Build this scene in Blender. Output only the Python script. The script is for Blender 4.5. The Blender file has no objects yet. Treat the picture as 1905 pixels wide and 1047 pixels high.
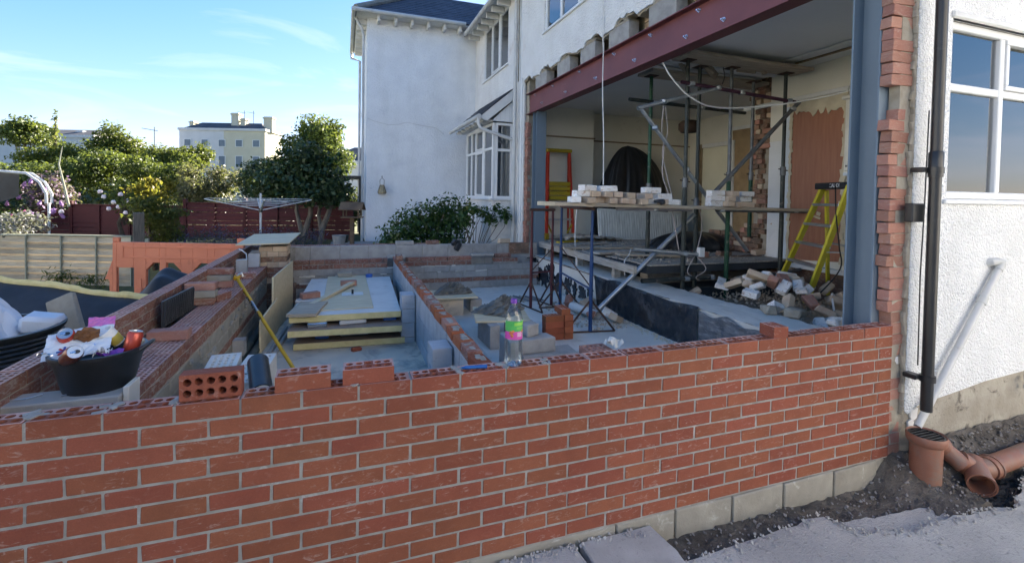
import bpy, bmesh, math, random
import numpy as np
from mathutils import Vector, Matrix, Euler
random.seed(7)
RS = np.random.RandomState(11)
S = bpy.context.scene
COL = S.collection
R_ = math.radians

# ---------------------------------------------------------------- camera
cam = bpy.data.cameras.new('camera')
cam.sensor_width = 36.0
cam.lens = 36.0 * 881.0 / 1905.0
cam.shift_y = (389.06 - 523.5) / 1905.0
cam.clip_start = 0.05
cam.clip_end = 2000
camo = bpy.data.objects.new('camera', cam)
COL.objects.link(camo)
def _cam():
    yaw, pit, rol = R_(19.5162), R_(1.50016), R_(0.94607)
    f = Vector((math.sin(yaw) * math.cos(pit), math.cos(yaw) * math.cos(pit), -math.sin(pit)))
    r = Vector((math.cos(yaw), -math.sin(yaw), 0))
    u = r.cross(f)
    c, s = math.cos(rol), math.sin(rol)
    r2, u2 = c * r + s * u, -s * r + c * u
    m = Matrix.Identity(4)
    for i in range(3):
        m[i][0], m[i][1], m[i][2] = r2[i], u2[i], -f[i]
    m.translation = Vector((1.0616, -2.1264, 0.8250))
    camo.matrix_world = m
_cam()
S.camera = camo

# ---------------------------------------------------------------- sky and sun
SUN_AZ, SUN_EL = 40.0, 22.0          # degrees from +Y towards +X, above the horizon
W = bpy.data.worlds.new('World')
S.world = W
W.use_nodes = True
wn, wl = W.node_tree.nodes, W.node_tree.links
wn.clear()
w_out = wn.new('ShaderNodeOutputWorld')
w_bg = wn.new('ShaderNodeBackground')
w_sky = wn.new('ShaderNodeTexSky')
w_sky.sky_type = 'NISHITA'
w_sky.sun_disc = False
w_sky.sun_elevation = R_(SUN_EL)
w_sky.sun_rotation = R_(SUN_AZ)
w_sky.altitude = 50
w_sky.air_density = 1.0
w_sky.dust_density = 0.15
w_sky.ozone_density = 3.0
# thin cirrus over the whole dome
w_tc = wn.new('ShaderNodeTexCoord')
w_map = wn.new('ShaderNodeMapping')
w_map.inputs['Rotation'].default_value = (0, R_(14), R_(25))
w_map.inputs['Scale'].default_value = (1.2, 1.2, 5.0)
w_n = wn.new('ShaderNodeTexNoise')
w_n.inputs['Scale'].default_value = 2.4
w_n.inputs['Detail'].default_value = 9
w_n.inputs['Roughness'].default_value = 0.55
w_n.inputs['Distortion'].default_value = 1.1
w_r = wn.new('ShaderNodeValToRGB')
w_r.color_ramp.elements[0].position = 0.50
w_r.color_ramp.elements[1].position = 0.78
w_r.color_ramp.elements[1].color = (0.6, 0.6, 0.6, 1)
w_mix = wn.new('ShaderNodeMix'); w_mix.data_type = 'RGBA'
w_white = wn.new('ShaderNodeMix'); w_white.data_type = 'RGBA'
w_white.blend_type = 'ADD'
w_white.inputs['Factor'].default_value = 1.0
w_white.inputs['B'].default_value = (2.2, 2.2, 2.1, 1)
wl.new(w_tc.outputs['Generated'], w_map.inputs['Vector'])
wl.new(w_map.outputs['Vector'], w_n.inputs['Vector'])
wl.new(w_n.outputs['Fac'], w_r.inputs['Fac'])
wl.new(w_sky.outputs['Color'], w_white.inputs['A'])
wl.new(w_r.outputs['Color'], w_mix.inputs['Factor'])
wl.new(w_sky.outputs['Color'], w_mix.inputs['A'])
wl.new(w_white.outputs['Result'], w_mix.inputs['B'])
# the whole dome keeps its colour but is softly compressed, as the photograph's exposure does
w_k = wn.new('ShaderNodeVectorMath'); w_k.operation = 'MULTIPLY_ADD'
w_k.inputs[1].default_value = (0.16, 0.16, 0.16); w_k.inputs[2].default_value = (1, 1, 1)
w_d = wn.new('ShaderNodeVectorMath'); w_d.operation = 'DIVIDE'
w_h = wn.new('ShaderNodeHueSaturation'); w_h.inputs['Saturation'].default_value = 1.38
w_t = wn.new('ShaderNodeMix'); w_t.data_type = 'RGBA'; w_t.blend_type = 'MULTIPLY'
w_t.inputs['Factor'].default_value = 1.0; w_t.inputs['B'].default_value = (0.94, 0.89, 1.05, 1)
wl.new(w_mix.outputs['Result'], w_k.inputs[0]); wl.new(w_mix.outputs['Result'], w_d.inputs[0]); wl.new(w_k.outputs[0], w_d.inputs[1])
wl.new(w_d.outputs[0], w_h.inputs['Color']); wl.new(w_h.outputs['Color'], w_t.inputs['A'])
wl.new(w_t.outputs['Result'], w_bg.inputs['Color'])
w_bg.inputs['Strength'].default_value = 0.063
wl.new(w_bg.outputs['Background'], w_out.inputs['Surface'])

sl = bpy.data.lights.new('sun', 'SUN')
sl.energy = 5.0
sl.angle = R_(0.53)
sl.color = (1.0, 0.90, 0.76)
so = bpy.data.objects.new('sun', sl)
COL.objects.link(so)
_d = Vector((math.sin(R_(SUN_AZ)) * math.cos(R_(SUN_EL)), math.cos(R_(SUN_AZ)) * math.cos(R_(SUN_EL)), math.sin(R_(SUN_EL))))
so.rotation_euler = _d.to_track_quat('Z', 'Y').to_euler()
so.location = (20, 20, 30)

S.view_settings.view_transform = 'Standard'
S.view_settings.look = 'None'
S.view_settings.exposure = 2.95
S.view_settings.gamma = 1.0
S.view_settings.use_curve_mapping = False
S.render.engine = 'CYCLES'
S.cycles.max_bounces = 7
S.cycles.transparent_max_bounces = 12
S.cycles.use_denoising = True

# ---------------------------------------------------------------- materials
MATS = {}
def _new(name):
    m = bpy.data.materials.new(name)
    m.use_nodes = True
    nt = m.node_tree
    nt.nodes.clear()
    out = nt.nodes.new('ShaderNodeOutputMaterial')
    b = nt.nodes.new('ShaderNodeBsdfPrincipled')
    nt.links.new(b.outputs[0], out.inputs['Surface'])
    MATS[name] = m
    return m, nt, b, out
def c4(c): return (c[0], c[1], c[2], 1.0)
def noise(nt, vec, scale, detail=5, rough=0.55, dist=0.0):
    n = nt.nodes.new('ShaderNodeTexNoise')
    n.inputs['Scale'].default_value = scale
    n.inputs['Detail'].default_value = detail
    n.inputs['Roughness'].default_value = rough
    n.inputs['Distortion'].default_value = dist
    nt.links.new(vec, n.inputs['Vector'])
    return n.outputs['Fac']
def ramp(nt, fac, stops):
    r = nt.nodes.new('ShaderNodeValToRGB')
    e = r.color_ramp.elements
    e[0].position, e[0].color = stops[0][0], c4(stops[0][1])
    e[1].position, e[1].color = stops[-1][0], c4(stops[-1][1])
    for p, c in stops[1:-1]:
        k = e.new(p); k.color = c4(c)
    nt.links.new(fac, r.inputs['Fac'])
    return r.outputs['Color']
def mixc(nt, fac, a, b, mode='MIX'):
    m = nt.nodes.new('ShaderNodeMix'); m.data_type = 'RGBA'; m.blend_type = mode
    if isinstance(fac, (int, float)): m.inputs['Factor'].default_value = fac
    else: nt.links.new(fac, m.inputs['Factor'])
    for k, v in (('A', a), ('B', b)):
        if isinstance(v, tuple): m.inputs[k].default_value = c4(v)
        else: nt.links.new(v, m.inputs[k])
    return m.outputs['Result']
def coords(nt, rnd=True, stretch=None, world=False):
    if world:
        g = nt.nodes.new('ShaderNodeNewGeometry'); v = g.outputs['Position']
    else:
        t = nt.nodes.new('ShaderNodeTexCoord'); v = t.outputs['Object']
    oi = nt.nodes.new('ShaderNodeObjectInfo')
    if rnd and not world:
        cx = nt.nodes.new('ShaderNodeVectorMath'); cx.operation = 'MULTIPLY_ADD'
        cx.inputs[1].default_value = (1, 1, 1)
        sc = nt.nodes.new('ShaderNodeVectorMath'); sc.operation = 'SCALE'
        sc.inputs[0].default_value = (17.3, 9.1, 23.7)
        nt.links.new(oi.outputs['Random'], sc.inputs['Scale'])
        nt.links.new(v, cx.inputs[0]); nt.links.new(sc.outputs[0], cx.inputs[2])
        v = cx.outputs[0]
    if stretch:
        mp = nt.nodes.new('ShaderNodeMapping'); mp.inputs['Scale'].default_value = stretch
        nt.links.new(v, mp.inputs['Vector']); v = mp.outputs['Vector']
    return v, oi.outputs['Random']
def bump(nt, b, h, strength, dist=0.01):
    n = nt.nodes.new('ShaderNodeBump')
    n.inputs['Strength'].default_value = strength
    n.inputs['Distance'].default_value = dist
    nt.links.new(h, n.inputs['Height'])
    nt.links.new(n.outputs['Normal'], b.inputs['Normal'])
def M(name, c1, c2=None, scale=6.0, rough=0.8, bs=0.0, bscale=60.0, bd=0.004, c3=None, s3=14.0, t3=(0.6, 0.68), rnd=0.0,
      metal=0.0, spec=0.3, stretch=None, world=False, detail=5, lohi=(0.35, 0.65), k3=1.0, coat=0.0):
    m, nt, b, out = _new(name)
    v, r = coords(nt, True, stretch, world)
    col = None
    if c2 is None: c2 = tuple(x * 0.75 for x in c1)
    col = ramp(nt, noise(nt, v, scale, detail), [(lohi[0], c1), (lohi[1], c2)])
    if c3 is not None:
        f = ramp(nt, noise(nt, v, s3, 7, 0.65, 0.4), [(t3[0], (0, 0, 0)), (t3[1], (k3, k3, k3))])
        col = mixc(nt, f, col, c3)
    if rnd:
        h = nt.nodes.new('ShaderNodeHueSaturation')
        mr = nt.nodes.new('ShaderNodeMapRange')
        mr.inputs['To Min'].default_value = 1 - rnd; mr.inputs['To Max'].default_value = 1 + rnd
        nt.links.new(r, mr.inputs['Value']); nt.links.new(mr.outputs[0], h.inputs['Value'])
        nt.links.new(col, h.inputs['Color']); col = h.outputs['Color']
    nt.links.new(col, b.inputs['Base Color'])
    b.inputs['Roughness'].default_value = rough
    b.inputs['Metallic'].default_value = metal
    b.inputs['Specular IOR Level'].default_value = spec
    b.inputs['Coat Weight'].default_value = coat
    if bs: bump(nt, b, noise(nt, v, bscale, 6, 0.6), bs, bd)
    return m
def M_brick(name, ca, cb, smear=(0.62, 0.56, 0.50), t3=(0.60, 0.70), k3=0.65, rnd=0.16, bs=0.5, dirt=None, mask=0.75):
    m, nt, b, out = _new(name)
    v, r = coords(nt, True)
    col = ramp(nt, noise(nt, v, 9, 5), [(0.3, ca), (0.7, cb)])
    col = mixc(nt, ramp(nt, noise(nt, v, 160, 3, 0.7), [(0.35, (0, 0, 0)), (0.7, (0.35, 0.35, 0.35))]), col, tuple(x * 0.55 for x in ca))
    h = nt.nodes.new('ShaderNodeHueSaturation')
    mr = nt.nodes.new('ShaderNodeMapRange'); mr.inputs['To Min'].default_value = 1 - rnd; mr.inputs['To Max'].default_value = 1 + rnd
    nt.links.new(r, mr.inputs['Value']); nt.links.new(mr.outputs[0], h.inputs['Value'])
    w2 = nt.nodes.new('ShaderNodeMath'); w2.operation = 'PINGPONG'; w2.inputs[1].default_value = 0.13
    nt.links.new(r, w2.inputs[0])
    m3 = nt.nodes.new('ShaderNodeMapRange'); m3.inputs['From Max'].default_value = 0.13
    m3.inputs['To Min'].default_value = 0.493; m3.inputs['To Max'].default_value = 0.505
    nt.links.new(w2.outputs[0], m3.inputs['Value']); nt.links.new(m3.outputs[0], h.inputs['Hue'])
    nt.links.new(col, h.inputs['Color']); col = h.outputs['Color']
    v2, _ = coords(nt, True, (9, 9, 22))
    f = ramp(nt, noise(nt, v2, 1.6, 8, 0.7, 1.6), [(t3[0], (0, 0, 0)), (t3[1], (k3, k3, k3))])
    vm, _ = coords(nt, False, None, True)
    f = mixc(nt, 1.0, f, ramp(nt, noise(nt, vm, 3.2, 4, 0.6), [(0.40, (mask, mask, mask)), (0.64, (1.2, 1.2, 1.2))]), 'MULTIPLY')
    col = mixc(nt, f, col, smear)
    vw, _ = coords(nt, False, None, True)
    col = mixc(nt, 1.0, col, ramp(nt, noise(nt, vw, 1.7, 4, 0.6), [(0.3, (0.90, 0.89, 0.89)), (0.7, (1.06, 1.06, 1.05))]), 'MULTIPLY')
    if dirt:
        f2 = ramp(nt, noise(nt, v, 5, 5, 0.6), [(0.45, (0, 0, 0)), (0.62, (0.8, 0.8, 0.8))])
        col = mixc(nt, f2, col, dirt)
    nt.links.new(col, b.inputs['Base Color'])
    b.inputs['Roughness'].default_value = 0.85
    b.inputs['Specular IOR Level'].default_value = 0.2
    bump(nt, b, noise(nt, v, 130, 6, 0.7), bs, 0.003)
    return m
def M_pebble(name, c1, c2, scale, bs, bd, c3=None, s3=1.2):
    m, nt, b, out = _new(name)
    v, r = coords(nt, False, None, True)
    vo = nt.nodes.new('ShaderNodeTexVoronoi'); vo.inputs['Scale'].default_value = scale
    nt.links.new(v, vo.inputs['Vector'])
    n2 = noise(nt, v, scale * 0.45, 4, 0.6)
    ad = nt.nodes.new('ShaderNodeMath'); ad.operation = 'SUBTRACT'
    nt.links.new(n2, ad.inputs[0]); nt.links.new(vo.outputs['Distance'], ad.inputs[1])
    col = ramp(nt, noise(nt, v, 2.3, 6, 0.6), [(0.35, c1), (0.68, c2)])
    mp = nt.nodes.new('ShaderNodeMapping'); mp.inputs['Scale'].default_value = (2.2, 2.2, 0.35); nt.links.new(v, mp.inputs['Vector'])
    col = mixc(nt, 1.0, col, ramp(nt, noise(nt, mp.outputs[0], 1.0, 6, 0.6), [(0.48, (1, 1, 1)), (0.8, (0.90, 0.895, 0.88))]), 'MULTIPLY')
    if c3:
        f = ramp(nt, noise(nt, v, s3, 7, 0.65), [(0.58, (0, 0, 0)), (0.75, (0.8, 0.8, 0.8))])
        col = mixc(nt, f, col, c3)
    nt.links.new(col, b.inputs['Base Color'])
    b.inputs['Roughness'].default_value = 0.85
    b.inputs['Specular IOR Level'].default_value = 0.15
    bump(nt, b, ad.outputs[0], bs, bd)
    return m
def M_leaf(name, c1, c2, c3=None, trans=0.35, rough=0.55):
    m, nt, b, out = _new(name)
    g = nt.nodes.new('ShaderNodeNewGeometry')
    stops = [(0.0, c1), (1.0, c2)] if c3 is None else [(0.0, c1), (0.6, c2), (1.0, c3)]
    col = ramp(nt, g.outputs['Random Per Island'], stops)
    f = noise(nt, g.outputs['Position'], 0.9, 3)
    col = mixc(nt, ramp(nt, f, [(0.35, (0, 0, 0)), (0.65, (0.45, 0.45, 0.45))]), col, tuple(x * 0.6 for x in c1))
    nt.links.new(col, b.inputs['Base Color'])
    b.inputs['Roughness'].default_value = rough
    b.inputs['Specular IOR Level'].default_value = 0.3
    t = nt.nodes.new('ShaderNodeBsdfTranslucent')
    nt.links.new(mixc(nt, 0.35, col, (0.30, 0.34, 0.04)), t.inputs['Color'])
    ms = nt.nodes.new('ShaderNodeMixShader'); ms.inputs[0].default_value = trans
    nt.links.new(b.outputs[0], ms.inputs[1]); nt.links.new(t.outputs[0], ms.inputs[2])
    nt.links.new(ms.outputs[0], out.inputs['Surface'])
    return m
def M_glass(name, tint=(0.9, 0.95, 0.95), solid=False, refl=0.10, fs=1.0):
    m, nt, b, out = _new(name)
    if solid:
        nt.nodes.remove(b)
        g = nt.nodes.new('ShaderNodeBsdfGlass'); g.inputs['Color'].default_value = c4(tint); g.inputs['IOR'].default_value = 1.18
        g.inputs['Roughness'].default_value = 0.0
        nt.links.new(g.outputs[0], out.inputs['Surface'])
        return m
    b.inputs['Base Color'].default_value = (0, 0, 0, 1)
    b.inputs['Roughness'].default_value = 0.02
    b.inputs['Specular IOR Level'].default_value = 0.9
    t = nt.nodes.new('ShaderNodeBsdfTransparent'); t.inputs['Color'].default_value = c4(tint)
    lw = nt.nodes.new('ShaderNodeFresnel'); lw.inputs['IOR'].default_value = 1.52
    mr = nt.nodes.new('ShaderNodeMath'); mr.operation = 'MULTIPLY_ADD'; mr.inputs[1].default_value = fs; mr.inputs[2].default_value = refl
    gl = nt.nodes.new('ShaderNodeBsdfGlossy'); gl.inputs['Roughness'].default_value = 0.01
    nt.links.new(lw.outputs[0], mr.inputs[0])
    ms = nt.nodes.new('ShaderNodeMixShader')
    nt.links.new(mr.outputs[0], ms.inputs[0]); nt.links.new(t.outputs[0], ms.inputs[1]); nt.links.new(gl.outputs[0], ms.inputs[2])
    nt.links.new(ms.outputs[0], out.inputs['Surface'])
    return m

# ---------------------------------------------------------------- mesh helpers
class MB:
    def __init__(s): s.v, s.f = [], []
    def add(s, vs, fs):
        o = len(s.v); s.v += [tuple(x) for x in vs]; s.f += [tuple(i + o for i in f) for f in fs]; return s
    def box(s, x0, x1, y0, y1, z0, z1, m=None):
        vs = [Vector((x, y, z)) for z in (z0, z1) for y in (y0, y1) for x in (x0, x1)]
        if m is not None: vs = [m @ v for v in vs]
        return s.add(vs, [(0, 2, 3, 1), (4, 5, 7, 6), (0, 1, 5, 4), (2, 6, 7, 3), (0, 4, 6, 2), (1, 3, 7, 5)])
    def cbox(s, c, d, rot=(0, 0, 0)):
        m = Matrix.Translation(c) @ Euler(rot).to_matrix().to_4x4()
        return s.box(-d[0] / 2, d[0] / 2, -d[1] / 2, d[1] / 2, -d[2] / 2, d[2] / 2, m)
    def bar(s, p0, p1, w, h, up=(0, 0, 1)):
        p0, p1 = Vector(p0), Vector(p1); d = (p1 - p0); L = d.length; x = d / L
        u = Vector(up); y = u.cross(x)
        if y.length < 1e-4: y = Vector((0, 1, 0)).cross(x)
        y.normalize(); z = x.cross(y)
        m = Matrix(((x[0], y[0], z[0], p0[0]), (x[1], y[1], z[1], p0[1]), (x[2], y[2], z[2], p0[2]), (0, 0, 0, 1)))
        return s.box(0, L, -w / 2, w / 2, -h / 2, h / 2, m)
    def tube(s, pts, r, n=10, caps=True, rs=None):
        pts = [Vector(p) for p in pts]; N = len(pts); vs = []; prev = None
        for i, p in enumerate(pts):
            d = (pts[min(i + 1, N - 1)] - pts[max(i - 1, 0)]).normalized()
            a = prev if prev is not None else (Vector((0, 0, 1)) if abs(d.z) < 0.9 else Vector((1, 0, 0)))
            x = (a - d * a.dot(d))
            if x.length < 1e-5: x = d.orthogonal()
            x.normalize(); prev = x; y = d.cross(x); rr = rs[i] if rs else r
            vs += [p + (x * math.cos(2 * math.pi * k / n) + y * math.sin(2 * math.pi * k / n)) * rr for k in range(n)]
        fs = [(i * n + k, i * n + (k + 1) % n, (i + 1) * n + (k + 1) % n, (i + 1) * n + k) for i in range(N - 1) for k in range(n)]
        if caps: fs += [tuple(reversed(range(n))), tuple(range((N - 1) * n, N * n))]
        return s.add(vs, fs)
    def pipe(s, p0, p1, r, t=0.004, n=16):
        """a hollow tube open at both ends"""
        p0, p1 = Vector(p0), Vector(p1); d = (p1 - p0).normalized(); x = d.orthogonal().normalized(); y = d.cross(x); vs = []
        for p, rr in ((p0, r), (p1, r), (p1, r - t), (p0, r - t)):
            vs += [p + (x * math.cos(2 * math.pi * k / n) + y * math.sin(2 * math.pi * k / n)) * rr for k in range(n)]
        return s.add(vs, [(j * n + k, j * n + (k + 1) % n, ((j + 1) % 4) * n + (k + 1) % n, ((j + 1) % 4) * n + k) for j in range(4) for k in range(n)])
    def lathe(s, prof, n=20, c=(0, 0, 0), m=None, sq=1.0):
        vs = []
        for r, z in prof:
            for k in range(n):
                a = 2 * math.pi * k / n
                v = Vector((c[0] + r * math.cos(a), c[1] + sq * r * math.sin(a), c[2] + z))
                vs.append(m @ v if m is not None else v)
        N = len(prof)
        return s.add(vs, [(i * n + k, i * n + (k + 1) % n, (i + 1) * n + (k + 1) % n, (i + 1) * n + k) for i in range(N - 1) for k in range(n)])
    def prism(s, poly, z0, z1, m=None):
        n = len(poly); vs = [Vector((p[0], p[1], z)) for z in (z0, z1) for p in poly]
        if m is not None: vs = [m @ v for v in vs]
        return s.add(vs, [tuple(reversed(range(n))), tuple(range(n, 2 * n))] + [(k, (k + 1) % n, n + (k + 1) % n, n + k) for k in range(n)])
    def grid(s, nx, ny, fn):
        vs = [fn(i / nx, j / ny) for j in range(ny + 1) for i in range(nx + 1)]; w = nx + 1
        return s.add(vs, [(j * w + i, j * w + i + 1, (j + 1) * w + i + 1, (j + 1) * w + i) for j in range(ny) for i in range(nx)])
    def mesh(s, name, mat=None, smooth=False, bevel=0.0):
        me = bpy.data.meshes.new(name); me.from_pydata(s.v, [], s.f)
        bm = bmesh.new(); bm.from_mesh(me)
        if bevel:
            bmesh.ops.bevel(bm, geom=list(bm.edges), offset=bevel, segments=1, profile=0.5, affect='EDGES')
        bmesh.ops.recalc_face_normals(bm, faces=bm.faces)
        bm.to_mesh(me); bm.free()
        if mat: me.materials.append(MATS[mat])
        if smooth:
            me.polygons.foreach_set('use_smooth', [True] * len(me.polygons))
            try: me.set_sharp_from_angle(angle=R_(40))
            except Exception: pass
        me.update()
        return me
    def build(s, name, mat, parent=None, loc=(0, 0, 0), rot=(0, 0, 0), smooth=False, bevel=0.0):
        return put(name, s.mesh(name, mat, smooth, bevel), parent, loc, rot)
def put(name, me, parent=None, loc=(0, 0, 0), rot=(0, 0, 0), scale=(1, 1, 1)):
    o = bpy.data.objects.new(name, me); COL.objects.link(o)
    o.location = loc; o.rotation_euler = rot; o.scale = scale
    if parent is not None: o.parent = parent
    return o
def tag(o, label=None, cat=None, group=None, kind=None):
    if label: o['label'] = label
    if cat: o['category'] = cat
    if group: o['group'] = group
    if kind: o['kind'] = kind
    return o
def thing(name, label, cat, loc=(0, 0, 0), rz=0.0, group=None, rot=None):
    o = bpy.data.objects.new(name, None); COL.objects.link(o)
    o.empty_display_size = 0.1
    o.location = loc; o.rotation_euler = rot if rot else (0, 0, rz)
    return tag(o, label, cat, group)
def struct(o): o['kind'] = 'structure'; return o
def jit(a): return random.uniform(-a, a)
def rough_up(mb, a):
    mb.v = [(x + jit(a), y + jit(a), z + jit(a)) for x, y, z in mb.v]; return mb

# ---------------------------------------------------------------- bricks and blocks (shared meshes)
BL, BW, BH = 0.215, 0.1025, 0.065
def brick_solid(mat, L=BL, Wd=BW, H=BH, j=0.0015, bv=0.003, name='brick'):
    return rough_up(MB().box(-L / 2, L / 2, 0, Wd, -H, 0), j).mesh(name, mat, False, bv)
def brick_round(mat, L=BL, Wd=BW, H=BH, r=0.0150, top=True):
    mb = MB(); nx, ny, n = 5, 2, 16; e = 0.007
    xs = [-L / 2 + e + (L - 2 * e) * i / nx for i in range(nx + 1)]; ys = [e + (Wd - 2 * e) * i / ny for i in range(ny + 1)]
    mb.add([(-L / 2, 0, 0), (L / 2, 0, 0), (L / 2, Wd, 0), (-L / 2, Wd, 0), (xs[0], ys[0], 0), (xs[-1], ys[0], 0), (xs[-1], ys[-1], 0), (xs[0], ys[-1], 0),
            (-L / 2, 0, -H), (L / 2, 0, -H), (L / 2, Wd, -H), (-L / 2, Wd, -H)],
           [(0, 1, 5, 4), (1, 2, 6, 5), (2, 3, 7, 6), (3, 0, 4, 7), (0, 8, 9, 1), (1, 9, 10, 2), (2, 10, 11, 3), (3, 11, 8, 0), (8, 11, 10, 9)])
    for i in range(nx):
        for k in range(ny):
            x0, x1, y0, y1 = xs[i], xs[i + 1], ys[k], ys[k + 1]; cx, cy = (x0 + x1) / 2 + jit(.001), (y0 + y1) / 2 + jit(.001)
            sq, ci = [], []
            for q in range(n):
                a = 2 * math.pi * q / n; ca, sa = math.cos(a), math.sin(a); t = max(abs(ca), abs(sa))
                sq.append(((x0 + x1) / 2 + ca / t * (x1 - x0) / 2, (y0 + y1) / 2 + sa / t * (y1 - y0) / 2, 0))
                ci.append((cx + ca * r, cy + sa * r, 0))
            lo = [(p[0], p[1], -H + 0.012) for p in ci]
            mb.add(sq + ci + lo, [(q, (q + 1) % n, n + (q + 1) % n, n + q) for q in range(n)] + [(n + q, n + (q + 1) % n, 2 * n + (q + 1) % n, 2 * n + q) for q in range(n)] + [tuple(range(2 * n, 3 * n))])
    me = mb.mesh('brick', mat)
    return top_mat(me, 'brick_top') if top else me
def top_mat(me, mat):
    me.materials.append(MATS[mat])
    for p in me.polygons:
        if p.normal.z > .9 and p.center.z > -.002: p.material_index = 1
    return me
def slotted(mb, x0, x1, y0, y1, z0, z1, nx, ny, gx=0.5, gy=0.55, mx=0.012, my=0.012, floor=None):
    """box whose top face carries nx by ny real slots"""
    xs = [x0]; ys = [y0]
    for a0, a1, n, g, mm, arr in ((x0, x1, nx, gx, mx, xs), (y0, y1, ny, gy, my, ys)):
        p = (a1 - a0 - 2 * mm) / n
        for i in range(n):
            c = a0 + mm + p * (i + 0.5); arr += [c - p * g / 2, c + p * g / 2]
        arr.append(a1)
    zf = z0 + 0.01 if floor is None else floor
    w = len(xs)
    top = [(x, y, z1) for y in ys for x in xs]; low = [(x, y, zf) for y in ys for x in xs]; T = len(top)
    fs = []
    for j in range(len(ys) - 1):
        for i in range(w - 1):
            q = (j * w + i, j * w + i + 1, (j + 1) * w + i + 1, (j + 1) * w + i)
            if i % 2 == 1 and j % 2 == 1:
                ql = tuple(a + T for a in q); fs.append(ql)
                for a in range(4): fs.append((q[a], q[(a + 1) % 4], ql[(a + 1) % 4], ql[a]))
            else: fs.append(q)
    mb.add(top + low, fs)
    mb.add([(x0, y0, z0), (x1, y0, z0), (x1, y1, z0), (x0, y1, z0), (x0, y0, z1), (x1, y0, z1), (x1, y1, z1), (x0, y1, z1)],
           [(0, 1, 2, 3), (0, 1, 5, 4), (1, 2, 6, 5), (2, 3, 7, 6), (3, 0, 4, 7)])
    return mb
def brick_slot(mat, nx=6, ny=3):
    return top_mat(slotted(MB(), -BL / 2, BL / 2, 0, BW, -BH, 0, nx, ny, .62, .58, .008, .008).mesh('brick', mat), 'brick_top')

def lay(parent, x0, x1, z, meshes, phase=0.0, y=0.0, unit=0.225, H=None, name='brick', gap=0.010, L=BL, jj=0.0012, flip=False, mlist=None):
    """one course from x0 to x1 (local), tops at z, joints at phase + k*unit; returns the joints"""
    joints = []
    k = math.ceil((x0 - phase) / unit - 1e-6)
    edges = [x0 - gap / 2]
    while phase + k * unit < x1 - 0.02:
        e = phase + k * unit
        if e > x0 + 0.02: edges.append(e)
        k += 1
    edges.append(x1 + gap / 2)
    for a, b in zip(edges[:-1], edges[1:]):
        w = b - a - gap
        if w < 0.015: continue
        me = random.choice(meshes)
        put(name, me, parent, ((a + b) / 2 + jit(jj), y + jit(jj), z + jit(jj)), (jit(.003), jit(.003), jit(.004)), (w / L, 1, 1))
    return edges[1:-1]
def mortar_perps(mb, joints, y0, y1, z0, z1, g=0.010):
    for e in joints: mb.box(e - g / 2 - .001, e + g / 2 + .001, y0, y1, z0, z1)

def leaf_mass(name, mat, clumps, n, size, parent=None, spread=0.35, loc=(0, 0, 0), aspect=0.55, droop=0.0, seed=1, upz=0.6):
    """n leaf faces spread over ellipsoid clumps [(x,y,z,rx,ry,rz)]; denser near each clump's shell"""
    rs = np.random.RandomState(seed)
    C = np.array(clumps, float)
    wts = (C[:, 3] * C[:, 4] * C[:, 5]) ** 0.66; wts /= wts.sum()
    idx = rs.choice(len(C), n, p=wts)
    d = rs.normal(size=(n, 3)); d /= np.linalg.norm(d, axis=1)[:, None]
    rad = 1 - np.abs(rs.normal(size=n)) * spread
    rad = np.clip(rad, 0.05, 1.15)
    # lumpy shell
    lump = 1 + 0.22 * np.sin(d[:, 0] * 5 + idx) * np.cos(d[:, 1] * 6 + idx * 2) + 0.12 * np.sin(d[:, 2] * 9 + idx * 3)
    P = C[idx, :3] + d * C[idx, 3:] * (rad * lump)[:, None]
    nrm = d * 0.6 + rs.normal(size=(n, 3)) * 0.7; nrm[:, 2] += upz; nrm /= np.linalg.norm(nrm, axis=1)[:, None]
    t = rs.normal(size=(n, 3)); t -= nrm * (t * nrm).sum(1)[:, None]; t /= np.linalg.norm(t, axis=1)[:, None]
    t[:, 2] -= droop; t /= np.linalg.norm(t, axis=1)[:, None]
    b = np.cross(nrm, t)
    sz = size * rs.uniform(0.6, 1.35, n)[:, None]
    V = np.empty((n, 4, 3))
    V[:, 0] = P - t * sz * 0.5; V[:, 1] = P + b * sz * aspect * 0.5 + nrm * sz * 0.08
    V[:, 2] = P + t * sz * 0.5; V[:, 3] = P - b * sz * aspect * 0.5 + nrm * sz * 0.08
    me = bpy.data.meshes.new(name)
    me.vertices.add(n * 4); me.vertices.foreach_set('co', V.reshape(-1))
    me.loops.add(n * 4); me.loops.foreach_set('vertex_index', np.arange(n * 4, dtype=np.int32))
    me.polygons.add(n); me.polygons.foreach_set('loop_start', np.arange(0, n * 4, 4, dtype=np.int32))
    try: me.polygons.foreach_set('loop_total', np.full(n, 4, dtype=np.int32))
    except Exception: pass
    me.update(calc_edges=True); me.validate()
    me.materials.append(MATS[mat])
    return put(name, me, parent, loc)
def holed(mb, u0, u1, v0, v1, holes, t0, t1, axis='y'):
    """wall sheet between t0 and t1 with rectangular openings; u is x (axis y) or y (axis x), v is z"""
    us = sorted(set([u0, u1] + [h[0] for h in holes] + [h[1] for h in holes])); vs = sorted(set([v0, v1] + [h[2] for h in holes] + [h[3] for h in holes]))
    us = [u for u in us if u0 <= u <= u1]; vs = [v for v in vs if v0 <= v <= v1]
    for a, b in zip(us[:-1], us[1:]):
        run = None
        for c, d in zip(vs[:-1], vs[1:]):
            m = ((a + b) / 2, (c + d) / 2)
            inside = any(h[0] < m[0] < h[1] and h[2] < m[1] < h[3] for h in holes)
            if not inside: run = (run[0], d) if run else (c, d)
            if inside and run:
                (mb.box(a, b, t0, t1, *run) if axis == 'y' else mb.box(t0, t1, a, b, *run)); run = None
        if run: (mb.box(a, b, t0, t1, *run) if axis == 'y' else mb.box(t0, t1, a, b, *run))
    return mb

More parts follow.
